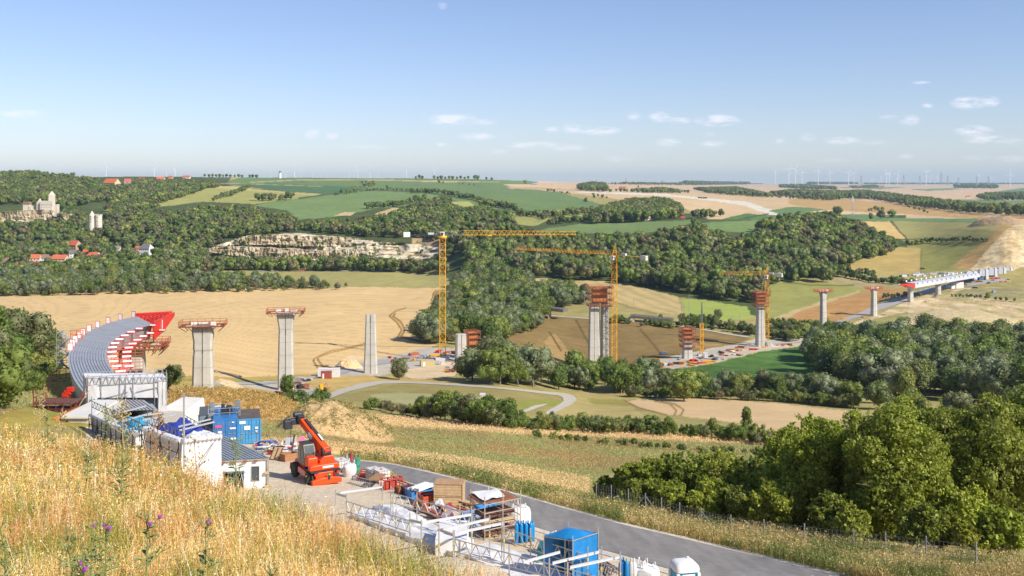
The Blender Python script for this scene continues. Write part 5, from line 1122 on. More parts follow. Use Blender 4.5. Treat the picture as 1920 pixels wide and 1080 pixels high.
# ------------------------------------------------------------------ the building yard
YR = R(28)                         # heading of the yard
def yard_Y(row, above=0.0, px=600):
    """distance at which a point `above` metres over the yard appears on this row"""
    lo, hi = 35.0, 130.0
    for _ in range(30):
        m = (lo + hi) / 2; x = (px - 960) / F * m
        if H + F * (CZ - gz(x, m) - above) / m > row: lo = m
        else: hi = m
    return (lo + hi) / 2
def YP(px, row, above=0.0): Yd = yard_Y(row, above, px); return P(px, row, Yd)
def sheet(mb, corners, nu, nv, amp, seed=0, freq=1.4, sag=0.0, thick=None):
    """wrinkled sheet over four corners (a b c d in order)"""
    a, b, c, d = [Vector(v) for v in corners]; nrm = (b - a).cross(d - a).normalized(); pts = []
    for i in range(nu + 1):
        for j in range(nv + 1):
            u, v = i / nu, j / nv; p = a.lerp(b, u).lerp(d.lerp(c, u), v)
            w = (float(vnoise(p.x * freq + seed, p.y * freq + p.z * freq * .9, seed, 3)) - .5) * 2 * amp
            pts.append(p + nrm * w + Vector((0, 0, -sag * math.sin(math.pi * u) * math.sin(math.pi * v))))
    fs = [(i * (nv + 1) + j, (i + 1) * (nv + 1) + j, (i + 1) * (nv + 1) + j + 1, i * (nv + 1) + j + 1) for i in range(nu) for j in range(nv)]
    mb.add(pts, fs)
DN = Vector((0, 0, -1))

# white portal over the end of the steel deck
Lf = P(165, 790, 121); org = Lf
t = thing('scaffold_portal', 'white sheeted scaffold portal straddling the near end of the curved deck', 'portal', org); q = lambda px, row, dy=0: P(px, row, 121) + Vector((-.45, .88, 0)) * dy - org
def slab(name, x0, x1, r0, r1, dep, seed, m_=TARPW, dy0=0.0):
    m = MB(); f = [q(x0, r1, dy0), q(x1, r1, dy0), q(x1, r0, dy0), q(x0, r0, dy0)]; bk = [v + Vector((-.45, .88, 0)) * dep for v in f]
    for c_, nu, nv in ((f, 14, 10), ([f[1], bk[1], bk[2], f[2]], 8, 10), ([bk[0], f[0], f[3], bk[3]], 8, 10), ([f[3], f[2], bk[2], bk[3]], 14, 6), ([bk[1], bk[0], bk[3], bk[2]], 10, 8)): sheet(m, c_, nu, nv, .10, seed)
    return m.build(name, m_, t, smooth=True)
slab('leg_sheeting', 165, 183, 722, 790, 4.0, 1); slab('leg_sheeting', 297, 313, 713, 772, 4.0, 2); slab('beam_sheeting', 160, 313, 709, 746, 3.6, 3, dy0=.15)
m = MB(); z = 0
m.lattice(q(162, 707, 0), q(313, 699, 0), 1.0, 12, .045); m.lattice(q(162, 707, 3.5), q(313, 701, 3.5), 1.0, 12, .04)
for px in (165, 190, 225, 236, 250, 290, 305, 312): m.bar(q(px, 702 if px < 290 else 693), q(px, 760), .04)
m.bar(q(183, 752), q(240, 742), .05); m.bar(q(190, 748), q(240, 735), .04); m.bar(q(255, 735), q(300, 725), .05); m.bar(q(236, 725), q(222, 762), .04); m.bar(q(245, 725), q(262, 762), .04)
m.build('scaffold_tube', GALV, t)
m = MB(); m.bar(q(166, 731, -.5), q(146, 762, -.6), .07); m.build('timber_prop', WOOD, t); m = MB(); m.bar(q(158, 733, -.5), q(140, 760, -.6), .06); m.build('red_prop', REDF, t)
m = MB(); sheet(m, [q(182, 747, 2.2), q(297, 742, 2.2), q(297, 770, 0), q(182, 778, 0)], 4, 2, .02, 5); m.build('deck_plate', STEELD, t)

# long sheeted scaffold walls on the outer side of the yard
def wall(name, label, top, drop_h, seed, m_, cat='scaffold', braces=True, rim=True):
    """top: [(px, row, drop)] polyline; hung sheet below it"""
    pts = [PD(*v) for v in top]; o = pts[0]; t = thing(name, label, cat, o); m = MB()
    for i, (a, b) in enumerate(zip(pts[:-1], pts[1:])):
        n = max(6, int((b - a).length * 1.6)); sheet(m, [a - o + DN * drop_h, b - o + DN * drop_h, b - o, a - o], n, 9, .14, seed + i, 1.1)
    m.build('sheeting', m_, t, smooth=True)
    if rim:
        m = MB()
        for a, b in zip(pts[:-1], pts[1:]):
            n = 14; ring = []
            for k in range(n + 1):
                c = a.lerp(b, k / n) - o; d = (b - a).normalized(); s = d.cross(Vector((0, 0, 1))).normalized(); rr = .20 + .05 * math.sin(k * 2.3 + seed)
                ring.append([c + s * math.cos(w * math.pi / 4) * rr * 1.5 + Vector((0, 0, 1)) * math.sin(w * math.pi / 4) * rr for w in range(8)])
            m.loft(ring)
        m.build('rolled_edge', TARPW, t, smooth=True)
    if braces:
        m = MB(); side = -1
        for a, b in zip(pts[:-1], pts[1:]):
            d = (b - a).normalized(); s = Vector((-d.y, d.x, 0)) * .22
            if s.dot(Vector((a.x, a.y, 0))) > 0: s = -s
            n = max(2, int((b - a).length / 2.0))
            for k in range(n + 1): c = a.lerp(b, k / n) - o + s; m.bar(c, c + DN * drop_h, .045)
            for z in (.9, 2.0, 3.1): m.bar(a - o + s + DN * z, b - o + s + DN * z, .035)
            for k in range(n): c = a.lerp(b, k / n) - o + s; e = a.lerp(b, (k + 1) / n) - o + s; m.bar(c + DN * (3.6 if k % 2 else .4), e + DN * (.4 if k % 2 else 3.6), .035)
        m.build('scaffold_tube', DARKM, t)
    return t
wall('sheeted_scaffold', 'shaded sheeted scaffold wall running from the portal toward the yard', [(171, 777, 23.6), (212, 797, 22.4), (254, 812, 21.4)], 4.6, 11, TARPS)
wall('sheeted_scaffold', 'short white sheeted wall between the two long scaffold walls', [(254, 814, 21.4), (271, 809, 21.4)], 3.6, 14, TARPW, braces=False)
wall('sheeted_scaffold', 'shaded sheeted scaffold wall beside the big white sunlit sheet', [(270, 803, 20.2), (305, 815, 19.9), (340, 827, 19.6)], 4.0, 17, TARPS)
tw = wall('sheeted_scaffold', 'big sunlit white sheet closing the scaffold next to the site cabin', [(341, 828, 19.5), (374, 823, 19.5), (415, 818, 19.5)], 4.3, 21, TARPW, braces=False)
o = PD(341, 828, 19.5); m = MB(); a = P(343, 880, 76.2) - o; b = P(405, 825, 77.6) - o + Vector((0, -.35, 0)); m.bar(a + Vector((1.2, -.3, 0)), b, .04); m.bar(P(345, 742, 75.9) - o, P(345, 880, 75.9) - o, .07, 6); m.build('scaffold_tube', GALV, tw)
m = MB(); m.obox(P(345, 741, 75.9) - o, (.16, .16, .3)); m.build('lamp_head', GREYS, tw)
# sheeted floors and heaps between the walls
def heap(name, label, outline, mm, cat, h=.5, seed=1, lift=.05, group=None, n=22, flat=False, rough=.25):
    """draped heap: outline in photograph px/row/drop corners (4)"""
    c = [PD(*v) if len(v) == 3 else YP(v[0], v[1], lift) for v in outline]; o = sum(c, Vector()) / 4; t = thing(name, label, cat, o, 0, group); m = MB(); pts = []
    for i in range(n + 1):
        for j in range(n + 1):
            u, v = i / n, j / n; p = c[0].lerp(c[1], u).lerp(c[3].lerp(c[2], u), v) - o
            e = min(1, 5 * min(u, 1 - u, v, 1 - v)); w = float(vnoise(p.x * 1.1 + seed * 7, p.y * 1.1 + seed, seed, 4)); f2 = float(vnoise(p.x * 3.1 + seed, p.y * 3.1, seed + 3, 3)) - .5
            j_ = Vector((float(vnoise(p.x * 2, p.y * 2, 5 + seed, 2)) - .5, float(vnoise(p.x * 2 + 9, p.y * 2, 6 + seed, 2)) - .5, 0)) * .5 * (1 - min(1, 8 * min(u, 1 - u, v, 1 - v)))
            pts.append(p + j_ + Vector((0, 0, e * (h * w + rough * f2))))
    m.add(pts, [(i * (n + 1) + j, (i + 1) * (n + 1) + j, (i + 1) * (n + 1) + j + 1, i * (n + 1) + j + 1) for i in range(n) for j in range(n)])
    # skirt
    sk = MB(); rim = [pts[i * (n + 1)] for i in range(n + 1)] + [pts[n * (n + 1) + j] for j in range(1, n + 1)] + [pts[i * (n + 1) + n] for i in range(n - 1, -1, -1)] + [pts[j] for j in range(n - 1, 0, -1)]
    for k in range(len(rim)): a, b = rim[k], rim[(k + 1) % len(rim)]; m.add([a, b, b + DN * .35, a + DN * .35], [(0, 1, 2, 3)])
    m.build('sheet', mm, t, smooth=True); return t
heap('tarpaulin', 'grey plastic sheet between the scaffold walls in front of the portal', [(186, 790, 23.4), (296, 782, 24.6), (330, 800, 23.6), (250, 815, 21.8)], mat('grey_sheet', (.5, .52, .54), .5, var=.2, scale=1), 'tarpaulin', .3, 3)
heap('tarpaulin', 'crumpled turquoise tarpaulin between the scaffold walls', [(214, 797, 22.2), (270, 782, 22.9), (276, 806, 21.6), (246, 810, 21.3)], TARPC, 'tarpaulin', 1.0, 4)
heap('tarpaulin', 'crumpled navy tarpaulin behind the big white sheet', [(285, 806, 20.7), (352, 790, 21.6), (386, 808, 20.8), (330, 821, 20.6)], TARPN, 'tarpaulin', .9, 6)
heap('tarpaulin', 'white folded sheet lying over the top of the big white sheet', [(345, 818, 20.1), (392, 808, 20.5), (412, 817, 19.7), (345, 828, 19.6)], TARPW, 'tarpaulin', .5, 9, rough=.4)
# lattice rails over the walls
def lat(label, a, b, n=8, h=.55, r=.03, name='lattice_girder', posts=(), cat='scaffold', m_=GALV, ph=(1.0, 1.6)):
    o = a; t = thing(name, label, cat, o); m = MB(); m.lattice(a - o, b - o, h, n, r); m.build('girder', m_, t)
    for k in posts:
        c = a.lerp(b, k) - o; m = MB(); m.bar(c + Vector((0, 0, .45)), c + DN * ph[1], .035, 6); m.build('post', m_, t); m = MB(); m.bar(c + DN * .12, c + DN * .26, .042, 6); m.build('clamp', mat('yellow_clamp', (.75, .6, .03), .5), t)
    return t
PDv = PD
lat('dark lattice rail along the outer edge above the shaded sheeting by the portal', PD(172, 752, 21.8), PD(262, 792, 19.7), 14, .6, .035, posts=(0, .33, .66, 1), m_=mat('dull_tube', (.16, .16, .17), .5, metal=.4))
lat('dark lattice rail above the turquoise tarpaulin', PD(212, 769, 21.9), PD(275, 800, 20.2), 10, .6, .035, posts=(0, .5, 1), m_=MATS['dull_tube'])
lat('dark lattice rail above the navy tarpaulin', PD(277, 780, 20.9), PD(342, 810, 19.2), 10, .6, .035, posts=(0, .5, 1), m_=MATS['dull_tube'])
lat('dark lattice rail behind the navy tarpaulin leading to the blue containers', PD(345, 778, 21.6), PD(400, 808, 20.2), 8, .6, .035, posts=(0, 1), m_=MATS['dull_tube'])
def beam(label, a, b, r=.07, m_=GALV, group=None):
    t = thing('scaffold_beam', label, 'beam', a, 0, group); m = MB(); d = b - a; m.bar(Vector((0, 0, .05)), d + Vector((0, 0, .05)), .028); m.bar(Vector((0, 0, -.05)), d + Vector((0, 0, -.05)), .028); m.obox(d / 2, (d.length, .02, .06), math.atan2(d.y, d.x), 0, -math.asin(d.z / d.length)); m.build('beam_profile', m_, t); return t
ALU = mat('aluminium', (.72, .73, .75), .35, metal=.4, var=.06)
for i, (a, b) in enumerate([(PD(214, 777, 20.9), PD(274, 761, 22.6)), (PD(270, 779, 20.8), PD(326, 771, 22.4)), (PD(268, 787, 20.3), PD(330, 777, 22.2)), (PD(335, 800, 19.8), PD(395, 786, 21.2)), (PD(336, 807, 19.4), PD(402, 791, 21.0)), (PD(228, 790, 20.3), PD(284, 774, 21.9))]):
    beam(['upper pale beam in front of the portal', 'pale beam above the turquoise tarpaulin, farther one', 'pale beam above the turquoise tarpaulin, nearer one', 'pale beam crossing the navy tarpaulin, farther one', 'pale beam crossing the navy tarpaulin, nearer one', 'short pale beam between portal and turquoise tarpaulin'][i], a, b, m_=ALU)

# site cabin with white end wall
fl, fr = PD(414, 864, 21.7), PD(503, 859, 21.7); d = (fr - fl); W_ = d.length; rz = math.atan2(d.y, d.x); Hh = 3.1; bk = PD(407, 822, 21.7) - fl
t = thing('site_cabin', 'white site cabin with a corrugated grey roof and a dark doorway', 'cabin', fl + DN * Hh, rz); Dp = 8.6; sk = -.50
loc = lambda x, y, z: (x + sk * y, y, z)
m = MB(); m.mi = 0
# front wall built around the doorway
dx0, dx1, dz1 = W_ * .05, W_ * .48, Hh * .70; wx0, wx1, wz0, wz1 = W_ * .645, W_ * .80, Hh * .44, Hh * .80
for (x0, x1, z0, z1) in ((0, dx0, 0, Hh), (dx0, dx1, dz1, Hh), (dx1, wx0, 0, Hh), (wx0, wx1, 0, wz0), (wx0, wx1, wz1, Hh), (wx1, W_, 0, Hh)): m.box(x0, x1, 0, .12, z0, z1)
m.add([loc(W_, .12, 0), loc(W_, Dp, 0), loc(W_, Dp, Hh), loc(W_, .12, Hh), loc(0, .12, 0), loc(0, Dp, 0), loc(0, Dp, Hh), loc(0, .12, Hh)], [(0, 1, 2, 3), (5, 4, 7, 6), (1, 5, 6, 2)])
m.build('wall', WHITE, t)
m = MB()
for k in range(22):
    x0, x1 = W_ * k / 22, W_ * (k + 1) / 22; z = Hh + .03 + (.05 if k % 2 else 0)
    m.add([loc(x0, -.12, z), loc(x1, -.12, z), loc(x1, Dp, z), loc(x0, Dp, z), loc(x1, -.12, Hh + .03 + (0 if k % 2 else .05)), loc(x1, Dp, Hh + .03 + (0 if k % 2 else .05))], [(0, 1, 2, 3), (1, 4, 5, 2)])
m.build('corrugated_roof', mat('roof_sheet', (.27, .31, .35), .45, metal=.2, var=.12, scale=.8, dirt=((.36, .36, .34), .4)), t)
m = MB(); m.box(-.05, W_ + .05, -.14, .14, Hh - .09, Hh + .02); m.box(W_ - .1, W_ + .06, -.14, .02, 0, Hh - .1); m.box(-.06, .02, -.13, .02, 0, Hh - .1); m.build('steel_frame', mat('dusty_frame', (.34, .3, .25), .7, var=.2), t)
m = MB(); m.box(dx0, dx1, .5, .56, 0, dz1); m.build('doorway_shade_panel', mat('interior_shade', (.03, .045, .05), .7), t)  # near-black panel across the doorway stands in for the shade inside
m = MB(); m.box(dx1 - .05, dx1 + .04, -.04, .02, 0, dz1 + .04); m.box(dx0, dx1 - .05, -.04, .02, dz1 - .02, dz1 + .04); m.box(dx0 + .75, dx0 + .82, .2, .26, 0, dz1); m.build('door_frame', mat('blue_frame', (.05, .16, .3), .5), t)
m = MB(); m.box(wx0, wx1, .05, .09, wz0, wz1); wn = m.build('window', GLASS, t, bevel=.02)
m = MB()
for (x0, x1, z0, z1) in ((wx0 - .05, wx0, wz0 - .05, wz1 + .05), (wx1, wx1 + .05, wz0 - .05, wz1 + .05), (wx0, wx1, wz0 - .05, wz0), (wx0, wx1, wz1, wz1 + .05)): m.box(x0, x1, -.03, .03, z0, z1)
m.build('window_frame', GREYS, wn)
for x in (.18, .95, 1.9, 2.7): m = MB(); m.obox((x, -.17, Hh - .12), (.3, .12, .14)); m.build('bracket', RUST, t, bevel=.01)
for z in (.9, 2.0): m = MB(); m.obox((W_ - .12, -.2, z), (.34, .14, .2)); m.build('bracket', mat('brass_fitting', (.5, .36, .16), .6), t, bevel=.01)

# blue shipping containers
def corrug_box(m, W, Dd, Hc, fr_=.06):
    n = 22
    for side in (0, 1):
        x = W if side else 0
        for k in range(n):
            y0, y1 = Dd * k / n, Dd * (k + 1) / n; off = (-.03 if k % 2 else 0) * (1 if side else -1)
            m.add([(x + off, y0, .1), (x + off, y1, .1), (x + off, y1, Hc - .1), (x + off, y0, Hc - .1)], [(0, 1, 2, 3)])
    m.box(.03, W - .03, .04, Dd - .03, .06, Hc - .06)
def container(label, pxl, pxr, row_b, Yd, Dd, rz, roofm, mm, Hc=2.6, name='shipping_container'):
    a = onground(pxl, Yd); W = px2m(pxr - pxl, Yd) / math.cos(rz); t = thing(name, label, 'container', a, rz); m = MB(); corrug_box(m, W, Dd, Hc); m.build('body', mm, t)
    m = MB()
    for x in (0, W - .12):
        for y in (-.03, Dd - .12): m.box(x, x + .14, y, y + .14, 0, Hc)
    for y in (-.02, Dd - .1): m.box(.14, W - .12, y, y + .12, 0, .16); m.box(.14, W - .12, y, y + .12, Hc - .14, Hc)
    m.build('frame', mm, t)
    m = MB(); m.box(.02, W - .02, 0, Dd, Hc + .004, Hc + .04); m.build('roof', roofm, t)
    for k in range(2):
        x0, x1 = .15 + k * (W - .28) / 2, .13 + (k + 1) * (W - .28) / 2; m = MB(); m.box(x0, x1 - .02, -.02, .03, .18, Hc - .16)
        for z in (.55, 1.25, 1.95): m.box(x0 + .04, x1 - .06, -.04, -.021, z, z + .06)
        dr = m.build('door', mm, t)
        for xx in (x0 + (x1 - x0) * .3, x0 + (x1 - x0) * .75): m = MB(); m.bar((xx, -.07, .2), (xx, -.07, Hc - .18), .022, 6); m.obox((xx + .08, -.1, 1.1), (.28, .04, .05)); m.build('locking_bar', GREYS, dr)
    return t, W
RZc = R(16)
BLUE2 = mat('light_blue_container', (.05, .27, .52), .45, var=.15, scale=1.2, dirt=((.2, .33, .44), .35))
c1, W1 = container('light blue shipping container with white door stickers and a brown roof', 444, 486, 834, 104.5, 4.6, RZc, mat('brown_roof', (.11, .085, .07), .8, var=.25, scale=.8, dirt=((.2, .17, .14), .4)), BLUE2)
for (x, z, w, h) in ((.25, 2.1, .65, .3), (.75, 1.45, .6, .42), (1.85, 1.5, .3, .22), (1.9, 1.2, .2, .14)): m = MB(); m.box(x, x + w, -.10, -.045, z, z + h); m.build('sticker', WHITE, c1)
m = MB()
for k in range(9): m.box(-.05, .09, -.06, -.035, .25 + k * .25, .37 + k * .25)
m.build('red_white_strip', REDF, c1)
c2, W2 = container('dark blue shipping container carrying a generator on its roof', 399, 442.5, 832, 103.4, 6.0, RZc, BLUEC, BLUEC)
for (x, z, w, h) in ((.2, 1.75, .7, .3), (1.7, 1.55, .6, .16), (.5, 1.2, .4, .2), (1.9, 2.2, .22, .12), (1.8, .45, .5, .2)): m = MB(); m.box(x, x + w, -.10, -.045, z, z + h); m.build('sticker', WHITE if w < .65 else mat('red_sticker', (.5, .1, .25), .5), c2)
container('grey blue container behind the dark blue one', 372, 398, 822, 109, 5, RZc, mat('dark_roof', (.09, .1, .11), .7), mat('grey_blue_steel', (.2, .27, .33), .6, var=.2))
o = onground(420, 106); o.z += 2.65; g = thing('generator', 'black and grey generator with railings on the dark blue container', 'generator', o, RZc); m = MB(); m.box(-1.5, 1.7, -.6, 1.6, .02, .1); m.build('base_frame', WHITE, g)
m = MB(); m.box(-.3, .9, -.2, .8, .12, .8); m.lathe([(.18, 0), (.2, .6), (.12, .7)], (-.1, .2, .8), 10); m.lathe([(.3, 0), (.34, .35), (.1, .5)], (.5, .4, .8), 10); m.bar((.1, .1, .9), (.9, .2, 1.1), .07); m.build('engine', DARKM, g, bevel=.02)
for x in (-1.2, 1.45): m = MB(); m.box(x - .22, x + .22, -.3, .15, .1, 1.75); m.build('tank', mat('slate_grey', (.17, .2, .23), .5), g, bevel=.03)
m = MB(); m.rail((-1.6, -.7, .1), (1.7, -.7, .1), 1.1, 1.1, .03); m.rail((1.7, -.7, .1), (1.7, 1.6, .1), 1.1, 1.1, .03); m.rail((-1.6, 1.6, .1), (1.7, 1.6, .1), 1.1, 1.1, .03); m.build('railing', GALV, g)
m = MB(); m.bar((-2.5, -.9, .1), (-2.5, .6, .25), .05); m.build('exhaust', DARKM, g)
o = onground(441, 105.6); o.z += 2.75; t = thing('roll_of_matting', 'pale rolled mat lying on the roof edge of the light blue container', 'roll', o, RZc - R(8)); m = MB(); m.lathe([(.17, -1.8), (.2, -1.7), (.22, .2), (.19, 1.7), (.16, 1.75)], (0, 1.4, .0), 10, 'y'); m.build('roll', mat('cream_mat', (.6, .52, .4), .8, var=.1), t, smooth=True)

# ------------------------------------------------------------------ telescopic handler
o = YP(590, 900); o.z = gz(o.x, o.y); RT = R(-22)     # vehicle local: +y forward (away, left), rear toward us
TH = thing('telehandler', 'bright orange red telescopic handler with its boom raised', 'telehandler', o, R(31)); TO = mat('orange_red_paint', (.78, .075, .012), .35, var=.05, scale=1); TY = mat('tyre_rubber', (.05, .048, .045), .9, var=.3, dirt=((.25, .22, .18), .5))
m = MB(); m.prism([(-.8, .55), (.8, .55), (.85, 1.15), (.8, 1.32), (-.8, 1.32), (-.85, 1.15)], -2.6, 2.6); m.box(-1.12, 1.12, -1.05, 1.05, .6, 1.05); m.build('chassis', TO, TH, bevel=.04)
m = MB(); m.prism([(-1.25, .42), (1.25, .42), (1.25, .78), (.5, .95), (-.5, .95), (-1.25, .78)], -3.0, -2.62); m.build('rear_stabiliser', TO, TH, bevel=.04)
m = MB(); m.prism([(-1.2, .45), (1.2, .45), (1.15, .95), (-1.15, .95)], 2.62, 2.95); m.build('front_stabiliser', mat('brown_red_paint', (.35, .05, .03), .5), TH, bevel=.04)
m = MB(); m.box(-1.2, 1.2, -2.6, -.6, 1.33, 1.39); m.build('black_deck', DARKM, TH)
for sx in (-1, 1):
    for y in (-1.75, 1.75):
        m = MB(); m.lathe([(.30, -.22), (.56, -.22), (.64, -.14), (.64, .14), (.56, .22), (.30, .22)], (sx * 1.08, y, .64), 20, 'x'); w = m.build('wheel', TY, TH, smooth=True)
        m = MB(); m.lathe([(.05, -.19), (.30, -.19), (.31, .19), (.05, .19)], (sx * 1.08, y, .64), 14, 'x'); m.build('rim', mat('grey_rim', (.35, .34, .32), .6), w)
m = MB(); m.box(-1.13, -1.1, -.8, .9, .65, 1.1); m.build('side_plate', mat('pale_red_plate', (.8, .3, .22), .5), TH)
m = MB(); m.lathe([(.8, 0), (.85, .12), (.7, .22)], (0, 0, 1.33), 16); m.build('turntable', DARKM, TH)
# upper structure
m = MB(); m.prism([(-.15, 1.55), (1.1, 1.55), (1.15, 2.0), (1.0, 2.35), (.2, 2.35), (-.15, 2.0)], -1.7, .4); m.box(.2, .75, -1.5, -.3, 2.3, 3.0); m.build('turret', TO, TH, bevel=.06)
m = MB(); m.box(-1.1, -.25, -1.5, -.55, 1.5, 2.3); m.build('engine_cover', TO, TH, bevel=.1)
m = MB(); m.prism([(-1.2, 1.4), (-1.2, 1.75), (-.9, 1.85), (1.2, 1.85), (1.35, 1.6), (1.2, 1.4)], -2.3, -1.68); m.build('counterweight', TO, TH, bevel=.06)
m = MB(); m.box(-.15, .8, -2.33, -2.31, 1.56, 1.72); m.build('white_lettering', WHITE, TH)
cabp = [(-.6, 1.5), (.95, 1.5), (.95, 2.6), (.55, 3.15), (-.45, 3.2), (-.75, 2.6)]
m = MB(); vs = [(x, y, z) for x in (-1.15, -.22) for (y, z) in cabp]; m.add(vs, [(0, 1, 2, 3, 4, 5), (11, 10, 9, 8, 7, 6)] + [(i, i + 6, (i + 1) % 6 + 6, (i + 1) % 6) for i in range(6)]); cb = m.build('cab', mat('cab_frame_paint', (.22, .19, .15), .5), TH, bevel=.03)
def cpane(pts, nm='window'): mm = MB(); mm.add(pts, [tuple(range(len(pts)))]); mm.build(nm, mat('cab_glass', (.03, .055, .06), .05, var=.5, scale=2, spec=.5), cb)
cpane([(-1.165, -.4, 2.05), (-1.165, .1, 2.05), (-1.165, .1, 2.95), (-1.165, -.25, 2.95), (-1.165, -.5, 2.6)]); cpane([(-1.165, .2, 1.8), (-1.165, .85, 1.8), (-1.165, .85, 2.58), (-1.165, .5, 3.0), (-1.165, .2, 3.0)])
cpane([(-1.08, -.705, 2.1), (-.3, -.705, 2.1), (-.3, -.768, 2.56), (-1.08, -.768, 2.56)]); cpane([(-1.08, -.765, 2.63), (-.3, -.765, 2.63), (-.3, -.525, 3.12), (-1.08, -.525, 3.12)])
m = MB(); m.box(-1.2, -.18, -.45, .6, 3.19, 3.27); m.build('cab_roof', DARKM, cb)
# boom, from pivot at the rear right up and forward-left
piv = Vector((.48, -1.3, 2.6)); Bt = o.copy(); Minv = Matrix.Rotation(-R(31), 3, 'Z')
tipw = P(566, 789, o.y + 1.6); btip = Minv @ (tipw - o); bd = (btip - piv).normalized()
def boxbeam(mb, a, b, w, h, w1=None, h1=None):
    d = (b - a).normalized(); s = d.cross(Vector((0, 0, 1))).normalized(); u = s.cross(d); w1 = w1 or w; h1 = h1 or h; c = []
    for p, ww, hh in ((a, w, h), (b, w1, h1)): c.append([p - s * ww / 2 - u * hh / 2, p + s * ww / 2 - u * hh / 2, p + s * ww / 2 + u * hh / 2, p - s * ww / 2 + u * hh / 2])
    mb.loft(c); return s, u
mid = piv.lerp(btip, .52); m = MB(); s_, u_ = boxbeam(m, piv - bd * .3, piv.lerp(btip, .62), .62, .78, .58, .66); bm_ = m.build('outer_boom', TO, TH, bevel=.03)
m = MB(); boxbeam(m, piv.lerp(btip, .60), btip, .46, .52); m.build('inner_boom', TO, TH, bevel=.03)
m = MB(); boxbeam(m, piv.lerp(btip, .22) + u_ * .40 + s_ * .12, btip.lerp(piv, .06) + u_ * .34 + s_ * .12, .26, .12); m.build('hose_guard', DARKM, TH)
m = MB(); boxbeam(m, piv.lerp(btip, .45) - s_ * .315, piv.lerp(btip, .60) - s_ * .315, .02, .34); m.build('white_lettering', WHITE, bm_)
m = MB(); boxbeam(m, piv.lerp(btip, .22) + u_ * .47 + s_ * .12, piv.lerp(btip, .42) + u_ * .47 + s_ * .12, .16, .02); m.build('white_lettering', WHITE, bm_)
m = MB(); boxbeam(m, piv + Vector((-.1, .8, -.6)), piv.lerp(btip, .38) - u_ * .42, .2, .2); m.build('lift_cylinder', DARKM, TH)
m = MB(); m.lathe([(.05, -.36), (.36, -.36), (.42, 0), (.36, .36), (.05, .36)], piv, 14, 'x'); m.build('pivot_cover', DARKM, TH)
hd = btip + bd * .35; m = MB(); m.obox(hd, (.6, .7, .8), 0, R(20)); m.obox(hd + Vector((-.55, .15, -.25)), (.7, .5, .5)); m.obox(hd + Vector((-1.0, .2, -.45)), (.7, .6, .75)); m.lathe([(.12, -.4), (.25, -.35), (.25, .35), (.12, .4)], hd + Vector((-.2, 0, .35)), 10, 'x'); hm = m.build('boom_head', DARKM, TH, bevel=.06)
m = MB(); c = hd + Vector((-.75, .1, -.6)); m.bar(c, c + DN * 1.4, .025, 6); m.obox(c + DN * 1.5, (.12, .12, .3)); m.build('hook_chain', DARKM, hm)
for x in (-.95, .95): m = MB(); m.obox((x, -3.02, 1.32), (.3, .12, .14)); m.build('tail_light', mat('light_red_plastic', (.7, .05, .03), .3), TH); m = MB(); m.obox((x, -2.98, 1.5), (.34, .18, .16)); m.build('light_bracket', DARKM, TH)
m = MB(); m.obox((.15, -3.02, 1.05), (.2, .1, .5)); m.build('coupling', DARKM, TH); m = MB(); m.obox((.15, -3.06, 1.22), (.16, .06, .12)); m.build('green_lamp', mat('green_plastic', (.1, .5, .15), .3), TH)

# ------------------------------------------------------------------ loads, drums, crates along the road
def ibc(label, px, row, s=1.0):
    b = YP(px, row); b.z = gz(b.x, b.y); t = thing('bulk_tank', label, 'tank', b, YR + R(8)); m = MB(); m.box(-.5, .5, -.6, .6, .14, 1.1); m.build('plastic_tank', mat('cloudy_plastic', (.62, .62, .56), .4, var=.1), t, bevel=.06)
    m = MB()
    for z in (.2, .5, .8, 1.1):
        for a, c in (((-.53, -.63), (.53, -.63)), ((.53, -.63), (.53, .63)), ((.53, .63), (-.53, .63)), ((-.53, .63), (-.53, -.63))): m.bar((*a, z), (*c, z), .018)
    for i in range(5):
        f = -.53 + 1.06 * i / 4; m.bar((f, -.63, .14), (f, -.63, 1.1), .016); m.bar((-.53, f * 1.18, .14), (-.53, f * 1.18, 1.1), .016); m.bar((.53, f * 1.18, .14), (.53, f * 1.18, 1.1), .016)
    m.build('cage', GALV, t); m = MB()
    for y in (-.5, 0, .5): m.box(-.5, .5, y - .08, y + .08, 0, .13)
    m.build('pallet', WOOD, t); m = MB(); m.lathe([(.1, 0), (.1, .06), (.02, .07)], (0, 0, 1.1), 12); m.build('cap', REDF, t); return t
ibc('caged white liquid tank just behind the rear of the telehandler', 640, 884); ibc('caged white liquid tank behind the ladder, taller looking of the pair by the road', 702, 903); ibc('caged white liquid tank at the right end of the ladder by the road', 715, 905)
def bag(label, px, row, w=1.1, h=1.1, seed=1, group=None):
    b = YP(px, row); b.z = gz(b.x, b.y); t = thing('bulk_bag', label, 'bag', b, seed, group); m = MB(); rings = []
    for k in range(9):
        z = h * k / 8; r = w / 2 * (.86 + .16 * math.sin(math.pi * k / 8)) * (1 if k < 8 else .7)
        rings.append([(r * (1 + .10 * math.sin(3 * a + seed + k * .4) + .14 * abs(math.cos(2 * a)) ** 3) * math.cos(a), r * (1 + .10 * math.sin(3 * a + seed) + .14 * abs(math.cos(2 * a)) ** 3) * math.sin(a), z + .05 * math.sin(5 * a + seed)) for a in [2 * math.pi * i / 20 for i in range(20)]])
    m.loft(rings); m.build('sack', TARPW, t, smooth=True)
    for k in range(3): a = k * 2.1 + seed; m = MB(); c = Vector((math.cos(a) * w * .3, math.sin(a) * w * .3, h)); m.tube([c, c + Vector((.05, 0, .28)), c + Vector((.16, .05, .3)), c + Vector((.2, .05, 0))], .025, 5); m.build('loop', TARPW, t)
    return t
bag('upright white bulk bag beside the green barrel', 656, 894, 1.15, 1.15, 1); 
